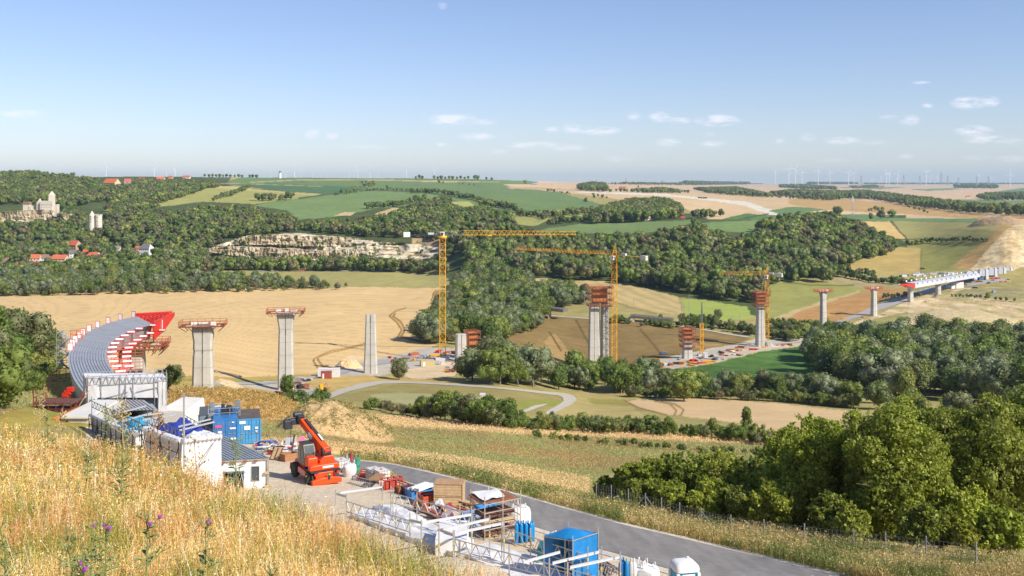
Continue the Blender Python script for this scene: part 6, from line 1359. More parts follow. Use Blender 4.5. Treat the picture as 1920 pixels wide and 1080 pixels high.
b = YP(669, 890); b.z = gz(b.x, b.y); t = thing('barrel', 'tall green barrel beside the white bulk bag', 'barrel', b); m = MB(); m.lathe([(.27, 0), (.30, .03), (.30, .45), (.32, .48), (.30, .51), (.30, .9), (.32, .93), (.30, .96), (.30, 1.42), (.27, 1.45)], n=18); m.build('drum', mat('green_drum', (.04, .22, .13), .5, var=.15), t, smooth=True); m = MB(); m.lathe([(.27, 1.452), (.28, 1.47), (.02, 1.475)], n=18); m.build('lid', mat('green_lid', (.06, .3, .2), .5), t)
for i, (px, row) in enumerate([(650, 880), (659, 879)]): b = YP(px, row); b.z = gz(b.x, b.y); t = thing('gas_cylinder', ['red topped grey cylinder behind the white bulk bag', 'dark red cylinder between the bulk bag and the green barrel'][i], 'cylinder', b); m = MB(); m.lathe([(.13, 0), (.14, 1.2), (.06, 1.38), (.06, 1.5)], n=12); m.build('bottle', GREYS if i == 0 else mat('dark_red_drum', (.35, .04, .04), .5), t, smooth=True); m = MB(); m.lathe([(.07, 1.5), (.07, 1.62), (.02, 1.64)], n=10); m.build('valve_cap', REDF, t)
def ladder(label, a, b, w=.5, n=9, m_=GALV):
    t = thing('ladder', label, 'ladder', a); d = b - a; s = Vector((-d.y, d.x, 0)).normalized() * w / 2
    up_ = d.cross(s).normalized(); m = MB(); s = Vector((0, 0, w / 2)) * .75 + s * .6
    m.bar(-s, d - s, .04); m.bar(s, d + s, .04); m.build('rail', m_, t); m = MB()
    for k in range(n): c = d * ((k + .5) / n); m.bar(c - s, c + s, .022)
    m.build('rung', m_, t); return t
ladder('aluminium ladder lying in front of the white bulk bag', YP(657, 898, .35), YP(693, 907, .35), .6, 10)
def frame_piece(label, px, row, mm, L_=1.6, rz=0, name='formwork_rack', h=.6, group=None):
    b = YP(px, row); b.z = gz(b.x, b.y); t = thing(name, label, 'frame', b, rz, group); m = MB()
    for y in (-.35, .35): m.bar((-L_ / 2, y, .1), (L_ / 2, y, .1), .06); m.bar((-L_ / 2, y, h), (L_ / 2, y, h), .06)
    for k in range(4): x = -L_ / 2 + L_ * k / 3; m.bar((x, -.35, .1), (x, -.35, h), .05); m.bar((x, .35, .1), (x, .35, h), .05); m.bar((x, -.35, h), (x, .35, h), .05)
    m.build('tube_frame', mm, t); m = MB(); m.box(-L_ * .4, L_ * .2, -.25, .25, .12, h * .8); m.build('load', mm, t, bevel=.04); return t
DRED = mat('dull_red_steel', (.42, .055, .035), .6, var=.25, scale=2)
frame_piece('red steel frame behind the ladder next to the caged tank', 682, 899, DRED, 1.9, YR + R(60)); frame_piece('red steel frame standing right of the workbench', 735, 917, DRED, 1.6, YR, h=.85)
def crate(label, px, row, w, d_, h, mm, rz=None, name='crate', lid=None, group=None, above=0):
    b = YP(px, row); b.z = gz(b.x, b.y) + above; t = thing(name, label, 'crate', b, YR if rz is None else rz, group); m = MB(); n = max(2, int(h / .2))
    for k in range(n):
        z0, z1 = h * k / n + .01, h * (k + 1) / n - .005; m.box(-w / 2, w / 2, -d_ / 2, -d_ / 2 + .03, z0, z1); m.box(-w / 2, w / 2, d_ / 2 - .03, d_ / 2, z0, z1); m.box(-w / 2, -w / 2 + .03, -d_ / 2 + .03, d_ / 2 - .03, z0, z1); m.box(w / 2 - .03, w / 2, -d_ / 2 + .03, d_ / 2 - .03, z0, z1)
    m.box(-w / 2 + .03, w / 2 - .03, -d_ / 2 + .03, d_ / 2 - .03, .02, .08 if lid is None else h - .03); m.build('side_board', mm, t)
    m = MB()
    for sx in (-1, 1):
        for sy in (-1, 1): m.box(sx * (w / 2 + .012) - .03, sx * (w / 2 + .012) + .03, sy * (d_ / 2 + .012) - .03, sy * (d_ / 2 + .012) + .03, 0, h)
    m.build('corner_post', mm, t)
    if lid: m = MB(); m.box(-w / 2 - .04, w / 2 + .04, -d_ / 2 - .04, d_ / 2 + .04, h + .002, h + .04); m.build('lid', lid, t)
    return t
b = YP(708, 912); b.z = gz(b.x, b.y); t = thing('workbench', 'brown topped workbench with trestle legs beside the caged tanks', 'bench', b, YR + R(50)); m = MB(); m.box(-.9, .9, -.45, .45, .72, .8); m.build('bench_top', mat('brown_board', (.34, .19, .09), .7, var=.2), t)
for sx in (-1, 1):
    for sy in (-1, 1): m = MB(); m.bar((sx * .8, sy * .4, 0), (sx * .75, sy * .35, .72), .035); m.build('leg', GREYS, t)
crate('blue skip with white battens stacked on it', 787, 935, 1.7, 1.1, .75, mat('blue_skip_paint', (.04, .2, .5), .5, var=.2), name='skip'); crate('dark open box left of the blue skip', 768, 927, 1.0, .8, .6, mat('navy_box', (.04, .05, .09), .7)); crate('orange red open box on the left of the dark box', 757, 925, 1.1, .8, .55, RUST)
crate('red open skip left of the plywood boxes', 808, 947, 1.6, 1.1, .85, mat('red_skip', (.5, .09, .03), .55, var=.2), name='skip'); crate('lower plywood box with pale sides', 843, 949, 2.0, 1.3, .85, WOOD, R(-12) + YR * .3, lid=WOOD); crate('upper plywood box with a brown lid', 843, 949, 2.0, 1.3, .8, WOOD, R(-12) + YR * .3, lid=mat('brown_ply', (.42, .25, .13), .7, var=.2), above=.93)
b = YP(787, 935); b.z = gz(b.x, b.y) + .8; t = thing('batten_stack', 'stack of white battens on the blue skip', 'battens', b, YR + R(30)); 
for k in range(7): m = MB(); m.obox((0, -.5 + (k % 4) * .3, .06 + (k // 4) * .13), (1.7, .2, .1), R(3 * (k % 3 - 1))); m.build('batten', WHITE, t)
# timber and pipe piles
def pile(label, px, row, L_, n, mm, rz, cat='pile', name='plank_pile', r=.06, spread=.9, round_=False, seed=1, mats_=None, group=None, part='plank', h=.5):
    rg = random.Random(seed); b = YP(px, row); b.z = gz(b.x, b.y); t = thing(name, label, cat, b, rz, group)
    for k in range(n):
        m = MB(); c = Vector((rg.uniform(-.3, .3), rg.uniform(-spread, spread), rg.uniform(.05, h))); a = rg.uniform(-.35, .35); l = L_ * rg.uniform(.6, 1); d = Vector((math.cos(a), math.sin(a), rg.uniform(-.04, .04))) * l / 2
        if round_: m.bar(c - d, c + d, r, 8)
        else: m.obox(c, (l, r * 3.4, r * .8), a, 0, rg.uniform(-.05, .05))
        m.build(part, (mats_[k % len(mats_)] if mats_ else mm), t)
    return t
pile('loose pile of brown planks beyond the middle lattice girder', 800, 958, 2.4, 9, WOOD, YR + R(70), seed=3, mats_=[WOOD, RUST, BROWN])
pile('long red and brown beams lying along the middle lattice girder', 835, 975, 5.2, 10, DRED, YR + R(88), seed=4, mats_=[DRED, BROWN, RUST, DRED], part='beam', r=.07)
pile('jumble of orange and brown planks right of the plywood boxes', 872, 962, 2.6, 12, RUST, YR + R(100), seed=5, mats_=[RUST, WOOD, ORANGE, BROWN]); pile('dark steel tubes by the road beside the red frame', 755, 914, 3.0, 8, DARKM, YR + R(96), round_=True, seed=6, part='tube', mats_=[DARKM, GREYS, DRED], name='tube_pile', r=.05, h=.3)
pile('pale boards lying in front of the plywood boxes', 823, 962, 1.8, 6, WOOD, YR + R(40), seed=8, mats_=[WOOD, CONCL]); pile('heap of rusty offcuts at the foot of the shelf rack', 915, 1003, 1.5, 8, RUST, YR, seed=9, mats_=[RUST, WOOD, BROWN]); 
ladder('black and white slatted ladder piece on the plank pile', YP(832, 958, .7), YP(857, 970, .5), .8, 12, ALU)
t = thing('block_stack', 'stack of pale hollow blocks left of the white barrow', 'blocks', YP(869, 983) ); 
for k in range(9): m = MB(); m.obox(((k % 3) * .42 - .4, 0, .14 + (k // 3) * .27), (.38, .4, .25)); m.build('block', mat('cream_block', (.6, .5, .36), .8), t); 
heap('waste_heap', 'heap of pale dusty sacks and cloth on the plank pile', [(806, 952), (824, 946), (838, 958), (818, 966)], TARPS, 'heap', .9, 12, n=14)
for i, (px, row, w, mm, lab) in enumerate([(884, 985, 1.0, mat('light_blue_box', (.25, .36, .55), .5), 'pale blue box in front of the shelf rack'), (899, 983, 1.2, mat('lilac_box', (.4, .42, .58), .5), 'lilac grey covered box beside the shelf rack'), (913, 970, 1.3, mat('sky_blue_crate', (.05, .3, .62), .5), 'bright blue crate inside the shelf rack')]): crate(lab, px, row, w, .8, .8, mm, lid=mm)
crate('small red box beside the lilac grey box', 923, 985, .35, .3, .75, REDF)
# shelf rack
b = YP(929, 1005); b.z = gz(b.x, b.y); t = thing('shelf_rack', 'weathered rack of scaffold frames loaded with brown boards', 'rack', b, YR + R(4)); m = MB(); Wd, Dp_, Hr = 2.5, 1.7, 2.5
for sx in (-1, 0, 1):
    for sy in (-1, 1): m.bar((sx * Wd / 2, sy * Dp_ / 2, 0), (sx * Wd / 2, sy * Dp_ / 2, Hr + .3), .03)
for z in (.25, .8, 1.3, 1.8, 2.3):
    for sy in (-1, 1): m.bar((-Wd / 2, sy * Dp_ / 2, z), (Wd / 2, sy * Dp_ / 2, z), .028)
    for sx in (-1, 0, 1): m.bar((sx * Wd / 2, -Dp_ / 2, z), (sx * Wd / 2, Dp_ / 2, z), .028)
for k in range(5): m.bar((Wd / 2, -Dp_ / 2 + .34 * k, .25), (Wd / 2, -Dp_ / 2 + .34 * k, 2.3), .02)
m.build('rack_frame', mat('dusty_tube', (.42, .36, .28), .6, var=.2), t)
for z, mm in ((.3, BROWN), (.85, WOOD), (1.35, BROWN)): m = MB(); m.obox((0, .1, z + .12), (Wd * .85, Dp_ * .7, .2), .05); m.build('board_stack', mm, t)
m = MB(); m.obox((-.2, 0, 2.4), (Wd * .95, Dp_, .06), 0, .03, .05); m.build('top_board', RUST, t); m = MB(); sheet(m, [(-1.3, -.9, 2.62), (.3, -.6, 2.5), (.6, .9, 2.5), (-1.2, .9, 2.65)], 10, 8, .12, 31); m.build('top_sheet', TARPW, t, smooth=True)
bag('crumpled white bulk bag leaning behind the blue gas cylinders', 974, 988, 1.5, 1.3, 4); bag('sagging white bag in the dust near the portable toilet', 1212, 1087, 1.2, .7, 5); bag('second sagging white bag right of the grey gas cylinders', 1196, 1084, 1.0, .6, 7)
# gas cylinders on a pallet
def cylinder(px, row, lab, mm, h=1.5, r=.115, off=(0, 0), cap=None, group=None, base=0.0):
    b = YP(px, row); b += Vector((off[0], off[1], 0)); b.z = gz(b.x, b.y) + base; t = thing('gas_cylinder', lab, 'cylinder', b, 0, group); m = MB(); m.lathe([(r * .9, 0), (r, .03), (r, h * .82), (r * .75, h * .9), (r * .3, h * .95)], n=14); m.build('bottle', mm, t, smooth=True); m = MB(); m.lathe([(r * .35, h * .95), (r * .35, h * 1.04), (.02, h * 1.06)], n=8); m.build('valve', cap or mm, t); return t
CB = mat('cylinder_blue', (.01, .22, .5), .35, var=.1)
b = YP(982, 1022); b.z = gz(b.x, b.y); t = thing('pallet', 'wooden pallet carrying the group of blue gas cylinders', 'pallet', b, YR); m = MB()
for k in range(5): m.box(-.6, .6, -.42 + k * .19, -.30 + k * .19, .1, .13)
m.build('slat', WOOD, t); m = MB()
for x in (-.5, 0, .5): m.box(x - .05, x + .05, -.4, .46, 0, .1)
m.build('bearer', WOOD, t)
for k in range(8): cylinder(982, 1022, ('blue gas cylinder in the front row on the wooden pallet' if k < 4 else 'blue gas cylinder in the back row on the wooden pallet'), CB, 1.2, off=(-.42 + (k % 4) * .28 + (k // 4) * .12, -.1 + (k // 4) * .3 + (k % 4) * .1), group=('front' if k < 4 else 'back') + ' row of blue gas cylinders', base=.13)
for k, (px, lab, mm) in enumerate([(1164, 'dark blue gas cylinder on the left of the five by the road', mat('cyl_dark_blue', (.02, .1, .3), .4)), (1175, 'bright blue gas cylinder with a green shoulder by the road', CB), (1183, 'grey gas cylinder left of the white topped one', mat('cyl_grey', (.45, .45, .45), .5)), (1189, 'pale grey gas cylinder at the right end of the five', mat('cyl_pale', (.62, .6, .55), .5)), (1169, 'slim blue gas cylinder behind the dark blue one', CB)]): cylinder(px, 1106 - (3 if k == 4 else 0), lab, mm, 1.5, .12, cap=mat('green_cap', (.2, .45, .12), .5) if k == 1 else None)
# blue tarpaulin shelter
b = YP(1075, 1052); o = b.copy(); o.z = gz(b.x, b.y); t = thing('tarpaulin_tent', 'bright blue tarpaulin shelter over a scaffold frame beside the road', 'tent', o, R(0)); ld_ = .0
def tl(px, row, above): return YP(px, row, above) - o
c0, c1_, c2_, c3_ = tl(1020, 1006, 2.3), tl(1074, 1014, 2.5), tl(1122, 999, 2.6), tl(1066, 989, 2.6)
m = MB(); rid = [c0, c1_, c2_, c3_]; sheet(m, rid, 16, 16, .10, 41, 1.2, sag=-.25)
zf = -0.0; g1 = Vector((c1_.x, c1_.y, .25)); g2 = Vector((c2_.x, c2_.y, .3)); sheet(m, [g1, g2, c2_, c1_], 14, 12, .10, 42, 1.5)
sheet(m, [Vector((c3_.x, c3_.y, .3)), Vector((c0.x, c0.y, .9)), c0, c3_], 10, 8, .06, 43); sheet(m, [g2, Vector((c3_.x, c3_.y, .3)), c3_, c2_], 10, 8, .06, 44); m.build('tarpaulin', TARPB, t, smooth=True)
m = MB()
for c in (c0, c1_, c2_, c3_): m.bar(Vector((c.x, c.y, 0)), c + Vector((0, 0, .25)), .03)
for a, c in ((c0, c1_), (c1_, c2_), (c2_, c3_), (c3_, c0)): m.bar(a, c, .03)
m.bar(Vector((c0.x, c0.y, .9)), Vector((c1_.x, c1_.y, .9)), .03); m.build('scaffold_frame', GALV, t)
heap('white_sack', 'white draped bundle inside the blue shelter', [(1018, 1040), (1046, 1046), (1058, 1034), (1030, 1028)], TARPW, 'bundle', 1.6, 14, n=14)
crate('dark teal container under the blue shelter', 1050, 1056, 2.2, 1.0, .9, mat('teal_box', (.02, .13, .16), .5), R(-10), lid=mat('teal_box', (1, 1, 1)))
ladder('grey ladder lying right of the blue shelter', YP(1118, 1066, .3), YP(1158, 1078, .3), .7, 8, GALV); ladder('dark ladder under the grey ladder right of the blue shelter', YP(1112, 1062, .15), YP(1150, 1072, .15), .6, 8, DARKM)
pile('short dark steel tubes beside the lying ladders', 1140, 1062, 2.0, 6, DARKM, YR + R(92), seed=12, round_=True, part='tube', mats_=[DARKM, RUST], name='tube_pile', r=.04, h=.25)
# portable toilet
b = P(1283, 1152, 46); b.z = gz(b.x, b.y); hz_ = (CZ - (1051 - H) / F * 46) - b.z; t = thing('portable_toilet', 'white and blue portable toilet at the bottom edge beside the road', 'toilet', b, R(12)); hb = hz_ - .35
m = MB(); m.box(-.5, .5, -.5, .5, .08, hb); m.build('cabin_wall', mat('toilet_blue', (.02, .28, .48), .4), t, bevel=.03)
m = MB()
for sx in (-1, 1):
    for sy in (-1, 1): m.box(sx * .5 - .07, sx * .5 + .07, sy * .5 - .07, sy * .5 + .07, .05, hb - .05)
m.box(-.3, .3, -.53, -.505, .2, hb - .1); m.build('white_corner', WHITE, t, bevel=.02)
m = MB(); rings = []
for k, (f, z) in enumerate([(1.08, 0), (1.08, .08), (1.02, .2), (.9, .29), (.66, .345), (.2, .36)]): rings.append([(f * .55 * max(-1, min(1, 1.25 * math.cos(a))), f * .55 * max(-1, min(1, 1.25 * math.sin(a))), hb + z) for a in [2 * math.pi * i / 24 for i in range(24)]])
m.loft(rings); m.build('roof', WHITE, t, smooth=True); m = MB(); m.lathe([(.07, 0), (.07, .2)], (.3, .3, hb + .2), 10); m.build('vent_pipe', WHITE, t)
# white sheets spread on the ground among the girders
SG = [((655, 962), (722, 945), (886, 1012), (850, 1035)), ((700, 948), (740, 945), (800, 975), (770, 985)), ((862, 1034), (912, 1016), (1150, 1086), (1060, 1130))]
for i, c in enumerate(SG): heap('ground_sheet', ['large white sheet spread under the left lattice girder', 'small white folded sheet lying on the large white sheet', 'white sheet spread under the right lattice girders'][i], [YP(*v, .5 if i != 1 else .8) and (v[0], v[1]) for v in c], TARPW, 'sheet', [.3, .4, .25][i], 60 + i, lift=[.3, .5, .3][i], n=30, rough=.16)
b = YP(862, 1040, .2); t = thing('sheeted_block', 'block wrapped in white sheeting between the two ground sheets', 'block', YP(850, 1030), YR + R(62)); m = MB(); 
f = [(-1.6, -.8, 0), (1.6, -.8, 0), (1.6, -.8, 1.1), (-1.6, -.8, 1.1)]; bk_ = [(x, .9, z) for x, _, z in f]
for c_ in (f, [f[1], bk_[1], bk_[2], f[2]], [f[3], f[2], bk_[2], bk_[3]], [bk_[0], f[0], f[3], bk_[3]]): sheet(m, c_, 10, 8, .07, 71)
m.build('sheeting', TARPW, t, smooth=True)
# lattice girders, posts and beams in front
def L2(label, a, b, n, posts, above=1.9, h=.62, below=1.6): return lat(label, YP(a[0], a[1], above), YP(b[0], b[1], above), n, h, .032, posts=posts, ph=(.5, below))
L2('long lattice girder nearest the grass on the left of the yard', (649.7, 940), (768.6, 976.7), 8, (0, .55, .8, 1)); L2('lattice girder in front of the plank piles', (733, 924), (884, 964), 9, (0, .35, .7, 1)); L2('lattice girder low in the middle of the yard', (851.8, 1011), (1065, 1067), 10, (0, .5, 1)); L2('lattice girder in front of the blue gas cylinders', (941, 988.6), (1102, 1042), 9, (0, .35, .75, 1)); L2('lattice girder at the bottom edge below the blue shelter', (1065, 1067), (1200, 1104), 7, (0, 1))
for i, (a, b, lab) in enumerate([((631, 926), (649, 931), 'short tube joining the leftmost posts of the girders'), ((638, 924), (717, 913), 'pale beam between the leftmost posts and the ladder'), ((768, 975), (792, 981), 'short grey tube between two girder posts'), ((792, 980), (883.5, 965), 'pale beam crossing in front of the long red beams'), ((830, 993), (919, 973), 'pale beam crossing in front of the shelf rack, farther one'), ((858, 999), (945, 981), 'pale beam crossing in front of the shelf rack, nearer one'), ((982, 1054), (1050, 1035), 'pale beam over the right ground sheet, farther one'), ((1036, 1056), (1123, 1035), 'pale beam in front of the blue shelter, farther one'), ((1069, 1064), (1163, 1044), 'pale beam in front of the blue shelter, nearer one'), ((823, 993), (850, 1003), 'dark tube between the posts beside the wrapped block')]): beam(lab, YP(*a, 1.95), YP(*b, 1.95), m_=ALU if i not in (0, 2, 9) else GALV)
for i, (px, row) in enumerate([(629, 918), (717, 909), (737, 915), (790, 975), (823, 984), (850, 995), (885, 960), (862, 948), (918, 966), (945, 975), (1030, 1046), (1064, 1054), (1128, 1024), (1163, 1033)]):
    a = YP(px, row, 2.4); t = thing('scaffold_post', 'upright scaffold tube with a yellow coupler among the lattice girders', 'post', Vector((a.x, a.y, gz(a.x, a.y))), 0, 'upright tubes among the lattice girders'); m = MB(); m.bar((0, 0, 0), (0, 0, 2.4), .035, 6); m.build('tube', GALV, t); m = MB(); m.bar((0, 0, 1.25), (0, 0, 1.38), .042, 6); m.build('coupler', MATS['yellow_clamp'], t)
# hoses and debris behind the telehandler
t = thing('hose_heap', 'tangled heap of grey and white hoses behind the telehandler', 'hoses', YP(530, 850)); rg = random.Random(5)
for k in range(16):
    c = Vector((rg.uniform(-2.4, 2.2), rg.uniform(-1, 1.2), rg.uniform(.1, .8))); r = rg.uniform(.25, .6); m = MB(); tl_ = rg.uniform(-.6, .6); pts = [c + Vector((r * math.cos(a) * 1.3, r * math.sin(a), r * math.sin(a) * tl_ + .04 * a)) for a in [i * .55 for i in range(12)]]; m.tube(pts, rg.uniform(.06, .1), 6); m.build('hose', [TARPW, GREYS, DARKM, mat('blue_hose', (.05, .1, .35), .5), CONCL][k % 5], t, smooth=True)
b = YP(538, 848); t = thing('steel_sheet', 'grey steel panel leaning among the hoses', 'panel', b, R(20)); m = MB(); m.obox((.4, 0, .8), (1.1, .08, 1.3), 0, R(-15)); m.build('panel', GREYS, t)
for i, (px, row, w, d_, h, mm, lab) in enumerate([(487, 845, 1.9, 1.4, .22, mat('dusty_pallet', (.36, .28, .2), .8), 'flat stack of dusty pallets in front of the light blue container'), (541, 864, 1.3, .9, .75, mat('brown_crate', (.35, .17, .08), .75), 'open brown crate left of the telehandler cab'), (512, 852, .9, .6, .35, DRED, 'low dark red box behind the pallets')]): crate(lab, px, row, w, d_, h, mm, R(20 + 25 * i))
crate('red lid box on the dusty pallets', 483, 841, .9, .5, .16, REDF, R(10), above=.24)
b = YP(519, 862); t = thing('wooden_frame', 'pale wooden panel leaning beside the brown crate', 'panel', b, R(-25)); m = MB(); m.obox((0, 0, .6), (1.0, .07, 1.2), 0, R(-35)); m.build('board', WOOD, t); m = MB()
for x in (-.5, 0, .5): m.obox((x, -.06, .6), (.08, .05, 1.2), 0, R(-35))
m.build('batten', BROWN, t)
pile('jumble of red and grey scrap beside the brown crate', 532, 860, 1.4, 12, DRED, R(20), seed=21, mats_=[DRED, GREYS, WOOD, WHITE, REDF], part='scrap', h=.8); pile('dark scrap pieces between hoses and telehandler', 552, 852, 1.3, 8, DARKM, R(60), seed=22, mats_=[DARKM, GREYS, REDF], part='scrap', h=.8)
b = YP(565, 850, 0); t = thing('pink_board', 'bright pink board standing behind the telehandler cab', 'board', b, R(10)); m = MB(); m.obox((0, 0, .95), (.5, .05, 1.5), 0, R(-8), R(8)); m.build('board', mat('pink_paint', (.85, .18, .32), .5), t); m = MB(); m.bar((.1, .1, 0), (.1, .1, 1.6), .03); m.build('stake', WOOD, t)
b = YP(545, 858); t = thing('timber_post', 'brown timber leaning left of the telehandler cab', 'timber', b, 0); m = MB(); m.bar((0, 0, 0), (.35, .1, 2.2), .11, 4); m.build('timber', BROWN, t)
for i, (px, row) in enumerate([(577, 856), (584, 852), (592, 850)]): b = YP(px, row); t = thing('red_stand', ['left', 'middle', 'right'][i] + ' red steel stand behind the telehandler cab', 'stand', b, i); m = MB(); m.bar((0, 0, 0), (0, 0, 1.2 + .3 * i), .1, 6); m.obox((0, 0, 1.25 + .3 * i), (.35, .3, .18)); m.build('stand', REDF, t)

# wire fence along the far side of the road
FP = [(1118, 935), (1146, 941), (1178, 948), (1210, 960), (1240, 957), (1274, 962), (1314, 971), (1370, 997), (1432, 992), (1508, 1012), (1600, 1032), (1660, 1045), (1736, 1060), (1830, 1075)]
fe = thing('wire_fence', 'low wire mesh fence on grey posts below the roadside shrubs', 'fence', YP(1118, 935)); fo = fe.location.copy(); pr = None
for i, (px, row) in enumerate(FP):
    g_ = onground(px, np.interp(px, [1118, 1370, 1830], [78, 66, 53])); m = MB(); m.bar(g_ - fo, g_ - fo + Vector((0, 0, 1.7)), .045, 5)
    if i in (3, 6, 12): m.bar(g_ - fo + Vector((0, 0, 1.5)), g_ - fo + Vector((1.1, -.4, 0)), .035); m.bar(g_ - fo + Vector((0, 0, 1.5)), g_ - fo + Vector((-1.1, .4, 0)), .035)
    m.build('post', GREYS, fe)
    if pr is not None:
        m = MB(); a, b = pr - fo, g_ - fo
        for k in range(6): z = Vector((0, 0, .2 + k * .26)); m.bar(a + z, b + z, .012, 3)
        n = int((b - a).length / .28)
        for k in range(n): c = a.lerp(b, k / n); m.bar(c + Vector((0, 0, .15)), c + Vector((0, 0, 1.5)), .009, 3)
        m.build('mesh_panel', GREYS, fe)
    pr = g_
# ------------------------------------------------------------------ houses, castle, turbines, bridges, site clutter
WINM = mat('window_dark', (.08, .08, .09), .3)
def wallm(c): return mat('wall_%d_%d_%d' % c, px_rgb(*c), .85, var=.06, scale=.3)
def roofm(c): return mat('roof_%d_%d_%d' % c, px_rgb(*c), .8, var=.18, scale=.5)
def house(label, px, row, w, h, rc, wc, rz=0.0, eave=.5, wins=3, dep=.8, chim=True, name='house', storeys=2, Yd=None, hip=0.0):
    b = G(px, row) if Yd is None else onground(px, Yd)
    if Yd: b = P(px, row, Yd)
    W2_ = px2m(w, b.y); h_ = px2m(h, b.y); D2 = W2_ * dep; e = h_ * eave; t = thing(name, label, 'house', b, rz); m = MB()
    m.add([(-W2_ / 2, -D2 / 2, -2), (W2_ / 2, -D2 / 2, -2), (W2_ / 2, D2 / 2, -2), (-W2_ / 2, D2 / 2, -2), (-W2_ / 2, -D2 / 2, e), (W2_ / 2, -D2 / 2, e), (W2_ / 2, D2 / 2, e), (-W2_ / 2, D2 / 2, e), (-W2_ / 2 * (1 - hip), 0, h_ - .1), (W2_ / 2 * (1 - hip), 0, h_ - .1)],
          [(0, 1, 5, 4), (1, 2, 6, 9, 5), (2, 3, 7, 6), (3, 0, 4, 8, 7)]); m.build('wall', wallm(wc), t)
    m = MB(); o_ = .5; s = (h_ - e) / (D2 / 2)
    ze = e - o_ * s; X = W2_ / 2 + .4; Xh = X * (1 - hip)
    for sy in (-1, 1): m.hexa([(-X, sy * (D2 / 2 + o_), ze), (X, sy * (D2 / 2 + o_), ze), (Xh, 0, h_), (-Xh, 0, h_), (-X, sy * (D2 / 2 + o_), ze + .3), (X, sy * (D2 / 2 + o_), ze + .3), (Xh, 0, h_ + .3), (-Xh, 0, h_ + .3)])
    rf = m.build('roof', roofm(rc), t)
    if chim: m = MB(); m.box(W2_ * .15, W2_ * .15 + .9, .2, 1.1, h_ - 1.5, h_ + 1.2); m.build('chimney', roofm((150, 80, 60)), rf)
    for k in range(wins):
        for s_ in range(storeys if e > 4 else 1):
            x = -W2_ / 2 + W2_ * (k + .5) / wins; z = e * (s_ + .35) / (storeys if e > 4 else 1); m = MB(); m.box(x - .55, x + .55, -D2 / 2 - .06, -D2 / 2 - .01, z, z + 1.4); m.build('window', WINM, t)
    return t
RR = (206, 104, 72); RO = (216, 120, 76); RB = (150, 118, 104); RG = (120, 116, 112); WW = (236, 230, 222); WY = (226, 206, 160)
